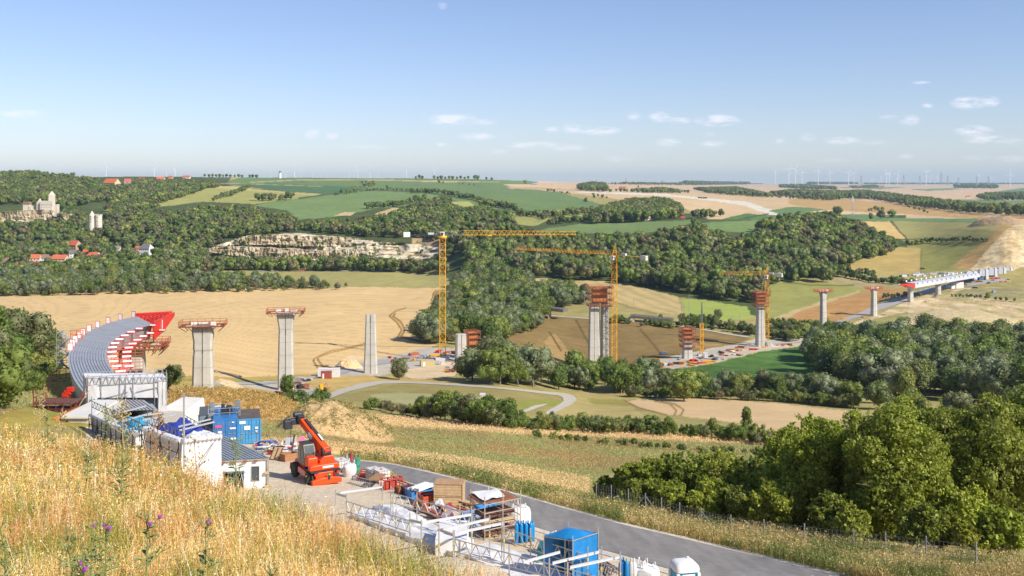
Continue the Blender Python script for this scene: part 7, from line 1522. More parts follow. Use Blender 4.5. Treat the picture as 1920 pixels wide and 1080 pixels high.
HS = [('large villa with a steep red roof on the wooded slope above the village', 140, 467, 21, 16, RR, (198,170,142), R(-20), .5, 4, .8, 0.15), ('long house with an orange red roof and white walls in the village', 64, 489, 24, 12, RO, WW, R(5), .45, 4, .5, 0), ('white house with a grey brown roof in the middle of the village', 88, 488, 18, 11, RB, WW, R(10), .5, 3, .6, 0),
 ('long low house with a bright orange roof in the village centre', 113, 489, 27, 12, RO, (228,206,186), R(-6), .42, 4, .6, 0), ('narrow white house with a grey roof beside the orange roofed house', 137, 483, 13, 14, RG, WW, R(20), .6, 2, .9, 0), ('small red roofed house at the foot of the castle slope', 163, 478, 13, 10, RR, (214,190,170), R(0), .5, 2, .8, 0), ('red roofed house with pale grey walls at the right end of the village', 177, 485, 21, 12, RO, (214,208,206), R(-15), .5, 3, .8, 0.1),
 ('brown roofed white house at the left edge of the village', 10, 496, 26, 13, RB, WW, R(8), .5, 3, .6, 0), ('low red roofed shed in front of the brown roofed house', 34, 497, 19, 8, (190,100,90), (190,176,170), R(0), .4, 2, .6, 0), ('small dark red roofed shed below the village', 65, 498, 15, 7, (176,76,62), (196,176,160), R(0), .4, 2, .6, 0),
 ('big white mansion with a grey hipped roof right of the village', 275, 477, 21, 20, RG, (240,238,238), R(-12), .58, 5, .9, 0.35), ('small red roofed annex left of the white mansion', 259, 470, 9, 8, RR, (220,200,190), R(0), .5, 1, .8, 0), ('small white house half hidden in trees left of the white mansion', 221, 473, 9, 10, (160,140,130), WW, R(0), .6, 1, .8, 0),
 ('dark grey roofed building at the left edge before the wheat field', 2, 549, 14, 20, (110,112,122), (150,150,156), R(15), .4, 2, .8, 0), ('yellow gabled farmhouse with a big red roof on the left skyline', 210, 347, 27, 12, RO, WY, R(-20), .35, 3, .6, 0), ('white house with a red and grey roof beside the yellow farmhouse', 242, 347, 16, 12, (200,110,96), (220,222,232), R(15), .5, 2, .8, 0),
 ('red roofed house right of the white house on the skyline', 266, 340, 10, 7, (190,90,80), WW, R(10), .4, 1, .7, 0), ('white gabled house with a red roof further right on the skyline', 297, 338, 9, 7, RR, WW, R(40), .5, 1, .8, 0), ('small orange roofed house next to the white gabled skyline house', 305, 338, 8, 6, RO, WW, R(0), .4, 1, .7, 0), ('tiny red roofed house among the skyline trees', 320, 335, 8, 5, RR, WY, R(0), .4, 1, .7, 0),
 ('low row house with red roofs at the right end of the skyline hamlet', 350, 334, 13, 5, RR, WW, R(0), .45, 2, .5, 0), ('small brown hut in the wood above the castle', 111, 364, 7, 4, (160,90,70), (150,110,90), R(0), .5, 1, .8, 0),
 ('pink roofed white cottage in front of the far round copse', 1213, 413, 11, 8, (210,150,140), WW, R(10), .5, 1, .8, 0), ('small red roofed cottage at the right end of the far copse', 1280, 411, 8, 5, (180,80,70), (190,120,100), R(0), .5, 1, .8, 0), ('brick red barn at the left of the far village', 1136, 357, 9, 7, (170,110,90), (190,120,90), R(0), .5, 1, .8, 0), ('low red roofed house in the middle of the far village', 1167, 354, 12, 4, (180,110,90), (210,180,160), R(0), .4, 2, .6, 0), ('tiny red roofed house in the far right hamlet', 1611, 351.5, 10, 4, (190,110,90), (220,200,190), R(0), .4, 1, .6, 0), ('tiny red roofed house at the right end of the far right hamlet', 1652, 352, 12, 4, (180,110,100), (220,200,190), R(0), .4, 1, .6, 0), ('tiny pale house by the far dark wood', 1655, 365, 8, 4, (190,150,140), WW, R(0), .4, 1, .6, 0), ('small pale house at the edge of the far right wood', 1815, 371, 7, 4, (190,100,90), (230,210,200), R(0), .5, 1, .6, 0), ('white shed with a grey roof on the far plateau edge', 1002, 344.5, 11, 4, (120,130,150), WW, R(0), .4, 1, .6, 0)]
for (lab, px, row, w, h, rc, wc, rz, ea, wn_, dp, hp) in HS: house(lab, px, row, w, h, rc, wc, rz, ea, wn_, dp, hip=hp, chim=w > 12)
# church tower and windmill
b = G(1197, 357); k = b.y / F; t = thing('church_tower', 'pale church tower with a dark pointed cap in the far village', 'church', b); m = MB(); m.box(-1.3 * k, 1.3 * k, -1.3 * k, 1.3 * k, -3, 6 * k); m.build('tower', wallm((230, 222, 210)), t); m = MB(); m.lathe([(2 * k, 6 * k), (1.0 * k, 8 * k), (.1, 10.5 * k)], n=4); m.build('spire', DARKM, t)
b = G(525, 334); k = b.y / F; t = thing('windmill_tower', 'white round windmill tower with a dark cap on the skyline', 'windmill', b); m = MB(); m.lathe([(3.0 * k, -2), (2.3 * k, 10.5 * k)], n=14); m.build('tower', wallm((240, 238, 236)), t, smooth=True); m = MB(); m.lathe([(2.6 * k, 10.5 * k), (2.2 * k, 12.0 * k), (.6 * k, 13 * k)], n=12); m.build('cap', DARKM, t)
# the castle ruin on its rock
ST = mat('castle_stone', px_rgb(232, 220, 200), .9, var=.14, scale=.12, dirt=(px_rgb(196, 176, 150), .4)); Yc = 1392
def cbox(m, x0, x1, r0, r1, d0, d1): a = P(x0, r1, Yc) - CO; c = P(x1, r0, Yc) - CO; m.box(a.x, c.x, d0, d1, a.z, c.z)
CO = P(86, 398, Yc); t = thing('castle_ruin', 'pale stone castle ruin with a pointed keep on top of the cliff', 'castle', CO)
m = MB(); a = P(89, 400, Yc) - CO; c = P(97.5, 366, Yc) - CO; m.box(a.x, c.x, 3, 10, a.z, c.z); cx_ = (a.x + c.x) / 2; m.add([(a.x, 3, c.z), (c.x, 3, c.z), (c.x, 10, c.z), (a.x, 10, c.z), (cx_ - .6, 6.5, c.z + 5.5), (cx_ + .6, 6.5, c.z + 5.5)], [(0, 1, 5, 4), (1, 2, 5), (2, 3, 4, 5), (3, 0, 4)]); m.build('keep', ST, t)
m = MB(); cbox(m, 79, 102, 376.5, 404, -6, 2.9); cbox(m, 70, 78.9, 378, 406, -2, 8); m.build('hall_wall', ST, t); m = MB(); a = P(70, 378, Yc) - CO; c = P(77, 372, Yc) - CO; m.prism([(a.x, a.z), (c.x, a.z), ((a.x + c.x) / 2, c.z)], 1, 3); m.build('gable', ST, t)
m = MB(); cbox(m, 102.1, 109, 385, 406, -3, 4); cbox(m, 106, 109.2, 383, 384.9, -3, 4); m.build('side_wall', ST, t); m = MB()
for i in range(6): x = 81 + i * 3.6; a = P(x, 383, Yc) - CO; m.box(a.x, a.x + .8, -6.06, -6.01, a.z - 1.4, a.z)
for i in range(4): x = 81 + i * 5; a = P(x, 388, Yc) - CO; m.box(a.x, a.x + .7, -6.06, -6.01, a.z - 1.2, a.z)
m.build('window_openings', WINM, t)
CO = P(52, 400, Yc); t = thing('castle_gatehouse', 'low stone ruin with a brown roof on the cliff left of the castle', 'castle', CO); m = MB(); cbox(m, 43, 55, 383, 406, 0, 7); cbox(m, 55.1, 60, 386, 408, -1, 5); m.build('wall', ST, t); m = MB(); a = P(41.5, 383, Yc) - CO; c = P(56, 378, Yc) - CO; m.prism([(a.x, a.z), (c.x, a.z), (c.x - 2, c.z), (a.x + 2, c.z)], -.5, 7.5); m.build('roof', roofm((150, 120, 96)), t)
CO = P(61, 402, Yc - 4); t = thing('ruined_wall', 'jagged broken stone wall between gatehouse and castle', 'wall', CO); m = MB(); pr_ = [(-2.2, -6), (2.6, -6), (2.6, 4), (1.8, 6.5), (1.0, 5), (.2, 8), (-.9, 6), (-1.6, 9), (-2.2, 7)]; m.prism(pr_, 0, 2.4); m.build('wall', ST, t)
for (px, r0, r1, w, lab, cone) in ((172.5, 404, 424, 11, 'round ruined tower with a conical stone top, left of the pair', True), (185, 404, 434, 12.5, 'taller round ruined tower with a flat top, right of the pair', False)):
    Yt = 1285; b = P(px, r1, Yt); r = px2m(w, Yt) / 2; h = px2m(r1 - r0, Yt); t = thing('round_tower', lab, 'tower', b); m = MB(); m.lathe([(r * 1.04, -6), (r, h * .6), (r * .98, h)], n=18); m.build('tower_wall', ST, t, smooth=True); m = MB()
    if cone: m.lathe([(r * 1.0, h), (r * .12, h + r * 1.5)], n=18); m.build('stone_cone', ST, t)
    else:
        for i in range(9): a = i * .7; m.obox((math.cos(a) * r * .88, math.sin(a) * r * .88, h + .5 + .3 * (i % 2)), (1.5, 1.5, 1.4), a)
        m.build('battlement', ST, t)
    m = MB(); 
    for z in (.35, .62, .85): m.box(-.4, .4, -r - .12, -r + .3, h * z, h * z + 1.3)
    m.build('slit_window', WINM, t)
m = MB(); b = P(178, 421, 1285); t = thing('ruined_wall', 'low stone wall joining the two round ruined towers', 'wall', b); m.box(-3, 1.5, -.8, .8, -6, 3); m.build('wall', ST, t)
# castle cliff
def cliff_block(label, pts, Yd, seed, name='rock_cliff'):
    """rugged rock wall standing on the slope: columns of (px, top row, bottom row)"""
    rg = np.random.default_rng(seed); o = P(pts[0][0], pts[0][2], Yd); t = thing(name, label, 'cliff', o); p = np.array(pts, float); n = int((p[-1, 0] - p[0, 0]) / .8); K = 26; vs = []
    for i in range(n + 1):
        px = p[0, 0] + (p[-1, 0] - p[0, 0]) * i / n; r0 = np.interp(px, p[:, 0], p[:, 1]); r1 = np.interp(px, p[:, 0], p[:, 2])
        for k in range(K + 1):
            row = r0 + (r1 - r0) * k / K; led = float(vnoise(px / 26 + seed, row / 5.5, seed, 4)); cr = abs(float(vnoise(px / 7 + seed, row / 14, seed + 2, 4)) - .5) * 2
            y = Yd - (1 - k / K) * -7 - led * 9 - cr * 9 + 6; vs.append(tuple(P(px, row + (float(vnoise(px / 3, 3, seed, 3)) - .5) * 3 * (k == 0), y) - o))
        a = vs[-(K + 1)]; vs.insert(len(vs) - K - 1, (a[0], a[1] + 25, a[2] - 1))
    K2 = K + 2; fs = [(i * K2 + k, (i + 1) * K2 + k, (i + 1) * K2 + k + 1, i * K2 + k + 1) for i in range(n) for k in range(K2 - 1)]; m = MB(); m.add(vs, fs); m.build('rock_face', LIME, t, smooth=False); return t
LIME = D.materials.new('limestone'); LIME.use_nodes = True; _t = LIME.node_tree; _b = _t.nodes['Principled BSDF']; _b.inputs['Roughness'].default_value = .95; _b.inputs['Specular IOR Level'].default_value = .1
_c = N(_t, 'ShaderNodeTexCoord'); _m = N(_t, 'ShaderNodeMapping'); _m.inputs['Scale'].default_value = (.035, .035, .10); _n = N(_t, 'ShaderNodeTexNoise', i_Scale=1.0, i_Detail=8, i_Roughness=.7); _t.links.new(_c.outputs['Object'], _m.inputs[0]); _t.links.new(_m.outputs[0], _n.inputs['Vector'])
_r = N(_t, 'ShaderNodeValToRGB'); _e = _r.color_ramp.elements; _e[0].position = .38; _e[0].color = (*px_rgb(150, 130, 98), 1); _e[1].position = .56; _e[1].color = (*px_rgb(212, 196, 166), 1); _t.links.new(_n.outputs['Fac'], _r.inputs[0])
_n2 = N(_t, 'ShaderNodeTexNoise', i_Scale=.11, i_Detail=7, i_Roughness=.7); _t.links.new(_c.outputs['Object'], _n2.inputs['Vector']); _r2 = N(_t, 'ShaderNodeMapRange'); _r2.inputs[1].default_value = .54; _r2.inputs[2].default_value = .62; _t.links.new(_n2.outputs['Fac'], _r2.inputs[0])
_x = N(_t, 'ShaderNodeMixRGB'); _t.links.new(_r2.outputs[0], _x.inputs[0]); _t.links.new(_r.outputs[0], _x.inputs[1]); _x.inputs[2].default_value = (*px_rgb(112, 112, 66), 1); _t.links.new(_x.outputs[0], _b.inputs['Base Color'])
cliff_block('pale castle rock face under the gatehouse and castle', [(-40, 398, 416), (0, 398, 418), (25, 396, 420), (52, 394, 418), (56, 395, 417), (80, 393, 416), (98, 395, 408)], 1378, 3)
cliff_block('small pale rock outcrop right of the castle', [(118, 402, 408), (126, 401, 416), (138, 410, 418)], 1340, 5)
cliff_block('long upper band of pale limestone in the old quarry', [(440, 448, 458), (470, 441, 459), (540, 440, 460), (560, 444, 462), (600, 442, 462), (650, 446, 466), (700, 450, 468), (745, 452, 476), (760, 456, 480), (775, 462, 470)], 1168, 7)
cliff_block('lower band of broken limestone in the old quarry', [(392, 466, 472), (430, 462, 480), (480, 464, 484), (540, 466, 486), (580, 470, 488), (620, 470, 490), (660, 468, 487), (710, 466, 486), (745, 470, 488)], 1140, 9)
cliff_block('pale rock buttresses at the right end of the quarry', [(752, 470, 484), (762, 472, 494), (775, 472, 498), (790, 478, 496), (806, 484, 493)], 1128, 11)
cliff_block('pale chalky bank behind the left yellow crane', [(818, 603, 612), (834, 598, 618), (852, 596, 622), (868, 600, 624), (876, 606, 620)], 560, 13)
cliff_block('low pale bank below the village houses', [(182, 488, 494), (205, 490, 498), (225, 489, 499), (242, 490, 496)], 1165, 15)
# wind turbines
TW = mat('turbine_white', (.85, .85, .86), .5, var=.02)
TURB = [(55,317,6),(199,313,10),(289,313,11),(312,319,7),(328,315,9),(392,315,7),(423,318,6),(437,322,4),(445,322,4),(484,325,4),(508,325,4),(535,325,5),(552,308.5,13.5),(565,325,4),(586,326,4),(601,321,6),(611,325,4),(655,320,7),(662,324,4),(670,317,9),(694,314,9),(708,326,3.5),(756,326,6),(762,312,9),(814,319,8),
 (1454,322,6.5),(1479,317,12),(1491,316,13),(1504,323,8),(1534,320,8),(1556,323,7),(1591,324,8),(1601,326,8),(1652,333,5),(1662,324,8),(1667,326,8),(1683,326,8),(1683,336,4),(1737,323,8),(1744,331,6),(1757,332,5),(1796,333,5),(1835,328,7),(1858,333,5),(1894,326,10),(1635,337,3.5)]
for i, (px, row, s) in enumerate(TURB):
    Yd = min(15000, 84000 / s); k = Yd / F; b0 = max(2.3 * s, (349 if px > 1000 else 339) - row + 3); o = P(px, row, Yd); b = o + Vector((0, 0, -b0 * k)); big = s >= 11
    lab = {2: 'white wind turbine above the red roofed hamlet on the left skyline', 12: 'largest white wind turbine on the left skyline beside the windmill tower', 26: 'left one of the two large wind turbines on the right horizon', 27: 'right one of the two large wind turbines on the right horizon', 0: 'leftmost wind turbine whose blades just clear the wooded hill', 44: 'rightmost wind turbine near the picture edge'}.get(i)
    t = thing('wind_turbine', lab or ('small distant white wind turbine on the left skyline' if px < 1000 else 'small distant white wind turbine on the right horizon'), 'wind turbine', b, 0, 'wind turbines on the left skyline' if px < 1000 else 'wind turbines on the right horizon')
    H_ = b0 * k; m = MB(); m.lathe([(.62 * k, 0), (.38 * k, H_)], n=8); m.build('tower', TW, t); m = MB(); m.obox((0, .8 * k, H_), (.8 * k, 2.0 * k, .8 * k)); m.build('nacelle', TW, t)
    a0 = random.uniform(0, 2.09) if not big else {12: 1.0, 26: .5, 27: .55}.get(i, .3)
    for j in range(3): a = a0 + j * 2.094; dx, dz = math.sin(a), math.cos(a); m = MB(); m.bar((0, -.4 * k, H_), (dx * s * .3 * k, -.4 * k, H_ + dz * s * .3 * k), .26 * k, 4, .46 * k); m.bar((dx * s * .3 * k, -.4 * k, H_ + dz * s * .3 * k), (dx * s * k, -.4 * k, H_ + dz * s * k), .46 * k, 4, .16 * k); m.build('blade', TW, t)
def pylon(label, px, base, top, Yd, w, mm=GREYS, arms=(.75, .87), r=.05, name='lattice_pylon', group=None):
    b = P(px, base, Yd) if Yd > 2500 else onground(px, Yd); k = Yd / F; h = CZ - (top - H) * k - b.z; t = thing(name, label, 'pylon', b, .3, group); m = MB(); n = 7; wd = w * k / 2
    for sx, sy in ((-1, -1), (1, -1), (1, 1), (-1, 1)): m.bar((sx * wd, sy * wd, 0), (sx * wd * .15, sy * wd * .15, h), r * k * 1.6)
    for i in range(n):
        z0, z1 = h * i / n, h * (i + 1) / n; a, c = wd * (1 - .85 * i / n), wd * (1 - .85 * (i + 1) / n); m.bar((-a, -a, z0), (c, -c, z1), r * k); m.bar((a, -a, z0), (-c, -c, z1), r * k); m.bar((a, -a, z0), (c, c, z1), r * k)
    m.build('lattice', mm, t)
    for f in arms: m = MB(); m.bar((-w * k * .75, 0, h * f), (w * k * .75, 0, h * f), r * k * 1.4); m.build('cross_arm', mm, t)
    return t
for px, top in ((1615, 328), (1695, 328), (1725, 329), (1765, 323), (1777, 329), (1797, 332), (1832, 329), (1854, 330), (1174, 334), (1118, 336), (1242, 337)): pylon('thin grey lattice pylon on the far right horizon', px, 347, top, 7000, 3.2, r=.16, group='pylons on the far horizon')
t = pylon('grey radio mast with antennas rising behind the hill wood', 1598.5, 408, 366, 1650, 4.5, r=.12, name='radio_mast', arms=()); m = MB(); hh = px2m(38, 1650)
for k_ in range(5): m.obox((random.uniform(-1.6, 1.6), -.6, hh * (.9 - .05 * k_)), (.9, .5, 2.2))
m.build('antenna', WHITE, t)
pylon('dark lattice mast behind the crane mast without a jib', 1316, 605, 566, 640, 3.4, mm=mat('dark_pylon', (.12, .15, .15), .6), arms=(.7,), r=.22)
for i, (px, r0, r1, Yd) in enumerate([(1292, 552, 600, 650), (1278, 572, 595, 655), (1188, 558, 580, 720), (1372, 590, 603, 620), (1386, 588, 603, 620), (969, 545, 568, 700), (1010, 556, 574, 700), (1096, 556, 572, 720), (1510, 600, 616, 640), (1629, 606, 628, 610), (1440, 590, 606, 640)]):
    b = P(px, r1, Yd); t = thing('railway_mast', 'thin grey catenary mast along the railway line', 'mast', b, 0, 'catenary masts along the railway'); m = MB(); h = px2m(r1 - r0, Yd); m.bar((0, 0, 0), (0, 0, h), .16); m.bar((0, 0, h * .93), (2.6, 0, h * .98), .1); m.build('mast', GREYS, t)
# railway viaduct and small bridges
STB = mat('old_bridge_stone', (.16, .14, .11), .9, var=.2, scale=.3); STP = mat('bridge_pale_stone', px_rgb(190, 176, 150), .9, var=.15, scale=.3)
def span(label, a, b, depth, w, mm, name='railway_bridge'):
    t = thing(name, label, 'bridge', a); d = b - a; rz = math.atan2(d.y, d.x); m = MB(); L_ = d.length; m.obox(d / 2 + Vector((0, 0, -depth / 2)), (L_, w, depth), rz, 0, -math.asin(d.z / L_)); m.build('bridge_girder', mm, t); m = MB(); s = Vector((-d.y, d.x, 0)).normalized() * w / 2
    m.rail(-s, d - s, 1.2, 3, .08, 2); m.build('railing', DARKM, t); return t, d
t, d = span('long dark railway bridge partly hidden by trees left of the twin pier', P(944, 566, 690), P(1060, 579, 668), 2.0, 8, STB)
for f, w in ((.24, 2.6), (.36, 2.6), (.75, 2.2)): m = MB(); c = d * f; m.box(c.x - w / 2, c.x + w / 2, c.y - 3.5, c.y + 3.5, c.z - 13, c.z - 2.02); m.build('pier', STP, t)
t, d = span('dark railway underpass bridge right of the twin pier', P(1184, 590, 668), P(1262, 598, 660), 1.6, 8, STB); m = MB(); m.hexa([(-5, -4.2, -5), (1.6, -4.2, -5), (1.6, 4, -5), (-5, 4, -5), (-.8, -4.2, -1.85), (1.6, -4.2, -1.85), (1.6, 4, -1.85), (-.8, 4, -1.85)]); m.build('abutment', STP, t)
for x in (9, 20): m = MB(); m.box(x - .7, x + .7, d.y * x / d.x - 3.5, d.y * x / d.x + 3.5, -7, d.z * x / d.x - 1.9); m.build('pier', STP, t)
span('pale road bridge with an arch at the foot of the middle wood', P(944, 508, 985), P(990, 511, 975), 1.8, 7, STP, 'road_bridge')
t, d = span('dark stone arch bridge among the trees left of the quarry', P(290, 516, 1000), P(346, 522, 985), 1.5, 6, STB, 'arch_bridge'); m = MB()
for k in range(6): c = d * (k / 5); m.box(c.x - .9, c.x + .9, c.y - 2.8, c.y + 2.8, -9, c.z - 1.5)
m.build('pier', STB, t)
# vehicles
def car(label, px, row, col, rz, kind='car', L_=4.5, hgt=1.5, name='parked_car', above=0.0):
    b = G(px, row); b.z += above + .15; t = thing(name, label, 'car' if name == 'parked_car' else 'vehicle', b, rz); w = 1.8; m = MB()
    if kind == 'van': m.prism([(-L_ / 2, .3), (L_ / 2, .3), (L_ / 2, .95), (L_ / 2 - .7, 1.15), (L_ / 2 - 1.3, hgt), (-L_ / 2, hgt)], -w / 2, w / 2)
    else: m.prism([(-L_ / 2, .3), (L_ / 2, .3), (L_ / 2, .8), (L_ / 2 - .9, .95), (L_ / 2 - 1.6, hgt), (-L_ / 2 + .9, hgt), (-L_ / 2, 1.0)], -w / 2, w / 2)
    m.build('body', mat('car_%d_%d_%d' % col, px_rgb(*col), .3, var=.02), t, bevel=.05); m = MB()
    for sy in (-1, 1): m.prism([(-L_ / 2 + 1.0, 1.0), (L_ / 2 - 1.4, 1.0), (L_ / 2 - 1.8, hgt - .12), (-L_ / 2 + 1.2, hgt - .12)], sy * (w / 2 + .01) - .01, sy * (w / 2 + .01) + .01)
    m.build('side_window', GLASS, t)
    for x in (-L_ * .3, L_ * .3):
        for sy in (-1, 1): m = MB(); m.lathe([(.1, -.1), (.32, -.1), (.32, .1), (.1, .1)], (x, sy * w / 2, .32), 12, 'y'); m.build('wheel', TY, t)
    return t
car('white van with red stripes on the track beside the bare pier', 656, 685, (235, 228, 226), R(170), 'van', 5.0, 1.9); car('silver car on the grey site behind the bare pier', 790, 671, (200, 208, 214), R(170)); car('blue car beside the brown field near the twin pier', 1245, 665, (90, 110, 150), R(20))
car('dark car near the far deck by the haul road', 1693, 531.5, (40, 44, 52), R(160)); car('dark blue car on the sand right of the shortest pier', 1788, 540, (50, 64, 84), R(10)); car('black car right of the dark blue car on the far sand', 1828, 543, (40, 46, 56), R(0)); car('dark car on the field track above the far assembly yard', 1730, 504, (60, 64, 60), R(0)); car('dark car parked at the left end of the panel yard', 1690, 519, (40, 50, 70), R(20)); car('orange lorry on the valley road below the quarry', 567, 509, (220, 110, 50), R(180), 'van', 8, 3); car('tiny dark lorry on the far pale road', 1313, 372.3, (70, 60, 56), 0, 'van', 12, 4); car('tiny dark lorry following on the far pale road', 1322, 372.6, (74, 64, 60), 0, 'van', 12, 4)
def siteb(label, px, row, w, h, col, rz=0, name='site_container', dep=2.5):
    b = G(px, row); W_ = px2m(w, b.y); hh_ = px2m(h, b.y); t = thing(name, label, 'container', b, rz); m = MB(); n = max(4, int(W_ / .5))
    for k in range(n): m.box(-W_ / 2 + W_ * k / n, -W_ / 2 + W_ * (k + 1) / n - .04, -dep / 2 - (.05 if k % 2 else 0), dep / 2, 0, hh_)
    m.build('container_body', mat('cont_%d_%d_%d' % col, px_rgb(*col), .6, var=.1), t); m = MB(); m.box(-W_ / 2 - .05, W_ / 2 + .05, -dep / 2 - .1, dep / 2 + .05, hh_ + .003, hh_ + .12); m.build('roof', mat('cont_%d_%d_%d' % col, (1, 1, 1)), t); m = MB(); m.box(-W_ * .35, -W_ * .2, -dep / 2 - .09, -dep / 2 - .06, .2, hh_ * .8); m.build('door', WHITE if col[1] < 200 else GREYS, t)
siteb('long white container left of the bare pier', 617, 707, 41, 15, (236, 232, 232), R(8)); siteb('rust red container in front of the long white container', 612, 710, 20, 12.5, (168, 84, 70), R(8))
siteb('beige trailer box on the sandy bank behind the loose round tree', 801, 686, 26, 11, (206, 190, 140), R(18), 'trailer'); siteb('small white tank box beside the red steel near the left crane', 829, 683, 9, 7, (228, 228, 226)); siteb('white box unit beside the crane mast without a jib', 1322, 672, 8, 10, (232, 232, 228)); siteb('pale block stack at the foot of the right yellow crane', 1441, 650, 9, 10, (214, 208, 196)); siteb('blue and white cabin on the far road at the right edge', 1864, 549, 6, 4, (160, 180, 205)); siteb('small white hut roof in the hedge of the curved field', 905, 744, 10, 4, (232, 226, 220)); siteb('pale shed among the gully trees on the left', 94, 678, 8, 5, (200, 200, 200))
# formwork parts, pipes and stacks lying about the pier sites
KIND = [('formwork_stack', 'red formwork parts', 'formwork'), ('panel_pile', 'pale boards', 'pile'), ('pipe_stack', 'grey pipes', 'pipes'), ('yellow_beam_stack', 'yellow beams', 'beams')]
CM = [ORANGE, WOOD, GREYS, YEL, REDF, WHITE, RUST]
def clutter(poly, n, where, seed, sc_=1.0):
    rg = random.Random(seed); xs = [p[0] for p in poly]; ys = [p[1] for p in poly]; k = 0
    while k < n:
        px, row = rg.uniform(min(xs), max(xs)), rg.uniform(min(ys), max(ys))
        if not inpoly([px], [row], poly)[0]: continue
        k += 1; kd = rg.choice([0, 0, 0, 1, 2, 3]); nm, ds, cat = KIND[kd]; b = G(px, row); t = thing(nm, f'{ds} lying {where}', cat, b, rg.uniform(0, 3.1), f'{ds} {where}'); L_ = rg.uniform(1.6, 5) * sc_; w = rg.uniform(1, 2.2) * sc_; lay = rg.randint(1, 4); m = MB()
        for j in range(lay):
            for q_ in range(4): a = rg.uniform(-.15, .15); y = -w / 2 + w * (q_ + .5) / 4; (m.bar((-L_ / 2, y, .2 + j * .35), (L_ / 2, y + a, .2 + j * .35), .14, 6) if kd == 2 else m.obox((rg.uniform(-.2, .2), y, .2 + j * .32), (L_, w / 4 * .8, .22), a))
        m.build({0: 'form_panel', 1: 'board', 2: 'pipe', 3: 'beam'}[kd], {0: rg.choice([ORANGE, REDF, RUST, ORANGE]), 1: rg.choice([WOOD, WHITE, CONCL]), 2: rg.choice([GREYS, DARKM]), 3: YEL}[kd], t)
clutter([(720, 672), (820, 656), (870, 660), (870, 668), (820, 668), (740, 684)], 22, 'around the left yellow crane', 1); clutter([(830, 685), (900, 668), (925, 650), (930, 660), (880, 690), (840, 700)], 26, 'on the bank beside the two short pier legs', 2); clutter([(560, 712), (600, 706), (640, 712), (600, 736), (520, 742)], 14, 'between the slender pier and the white container', 3, .8)
clutter([(1155, 690), (1230, 676), (1290, 676), (1380, 662), (1390, 668), (1290, 688), (1200, 696)], 44, 'between the twin pier and the squat pier', 4); clutter([(1330, 668), (1400, 648), (1500, 640), (1500, 646), (1430, 655), (1350, 672)], 30, 'between the squat pier and the right yellow crane', 5); clutter([(1570, 600), (1700, 568), (1780, 545), (1800, 552), (1700, 580), (1600, 604)], 10, 'along the haul road under the far piers', 6); clutter([(1740, 535), (1830, 528), (1890, 520), (1900, 528), (1800, 540)], 14, 'below the far assembly shelters', 7)
b = G(548, 725); t = thing('mini_excavator', 'small yellow and red excavator on the gravel right of the slender pier', 'excavator', G(600, 735), R(30)); m = MB(); m.box(-1.2, 1.2, -.9, .9, 0, .5); m.build('track', DARKM, t); m = MB(); m.box(-1, .8, -.8, .8, .55, 1.5); m.box(-.2, .8, -.8, 0, 1.5, 2.4); m.build('body', YEL, t); m = MB(); m.bar((.8, .3, 1.2), (2.2, .3, 2.4), .15); m.bar((2.2, .3, 2.4), (3.0, .3, .8), .12); m.build('arm', ORANGE, t)
# green mesh fence by the pier site
a = G(563, 752); t = thing('site_fence', 'green mesh site fence at the start of the curved track', 'fence', a); m = MB(); c = G(617, 742); m.rail((0, 0, 0), c - a, 2.0, 2.5, .06, 4); n = 24
for k in range(n): q_ = (c - a) * k / n; m.bar(q_, q_ + Vector((0, 0, 2)), .02, 3)
m.build('mesh', mat('green_fence', (.04, .16, .08), .6), t)

# ------------------------------------------------------------------ earth mounds
MT = {3: [], 5: []}
def mound(name, label, px, row, wpx, hpx, dep, seed, col1, col2, ridge=.3):
    b = G(px, row); W_ = px2m(wpx, b.y); h = px2m(hpx, b.y); n = 90; m_ = mat(name + str(seed), px_rgb(*col1), .95, var=.3, scale=1.1, bump=.35, dirt=(px_rgb(*col2), .95)); u = np.linspace(-1, 1, n); U, V = np.meshgrid(u, u)
    r = np.sqrt(U ** 2 + V ** 2); prof = np.clip(1 - r, 0, 1); z = h * np.sin(np.clip(prof * 1.5, 0, 1) * 1.5708) ** 1.3 * (1 - .25 * np.clip(U, 0, 1)) + (vnoise(U * 4 + seed, V * 4, seed, 6) - .5) * h * .45 * np.clip(prof * 4, 0, 1) + (vnoise(U * 22 + seed, V * 22, seed + 1, 4) - .5) * h * .12 * np.clip(prof * 4, 0, 1)
    X_ = U * W_ / 2 + b.x; Y_ = V * dep / 2 + b.y; g_ = ground_xy(X_.ravel(), Y_.ravel())[0].reshape(n, n); Zm = g_ + z
    if name == 'earth_mound':
        for _ in range(5200 if seed == 5 else 3000):
            i, j = random.randrange(6, n - 6), random.randrange(6, n - 6)
            if prof[i, j] > .1: MT[seed].append((X_[i, j] + random.uniform(-.3, .3), Y_[i, j] + random.uniform(-.2, .2), Zm[i, j] - .1))
    o = grid_object(name, X_, Y_, g_ + z - .35 * (1 - np.clip(prof * 8, 0, 1)), m_); return tag(o, kind='structure')
mound('earth_mound', '', 636, 808, 214, 48, 44, 3, (206, 172, 120), (140, 130, 78)); mound('earth_mound', '', 440, 776, 300, 36, 60, 5, (200, 160, 98), (158, 138, 72)); mound('gravel_heap', '', 712, 806, 34, 7, 5, 8, (190, 184, 170), (170, 160, 140)); mound('sand_heap', '', 655, 690, 56, 14, 14, 9, (226, 196, 146), (206, 176, 120)); mound('sand_heap', '', 430, 722, 60, 8, 12, 10, (216, 190, 150), (200, 170, 130)); mound('spoil_heap', '', 1870, 418, 100, 11, 90, 12, (188, 158, 118), (160, 140, 100)); mound('spoil_heap', '', 1800, 598, 220, 12, 60, 13, (206, 186, 140), (176, 156, 104))
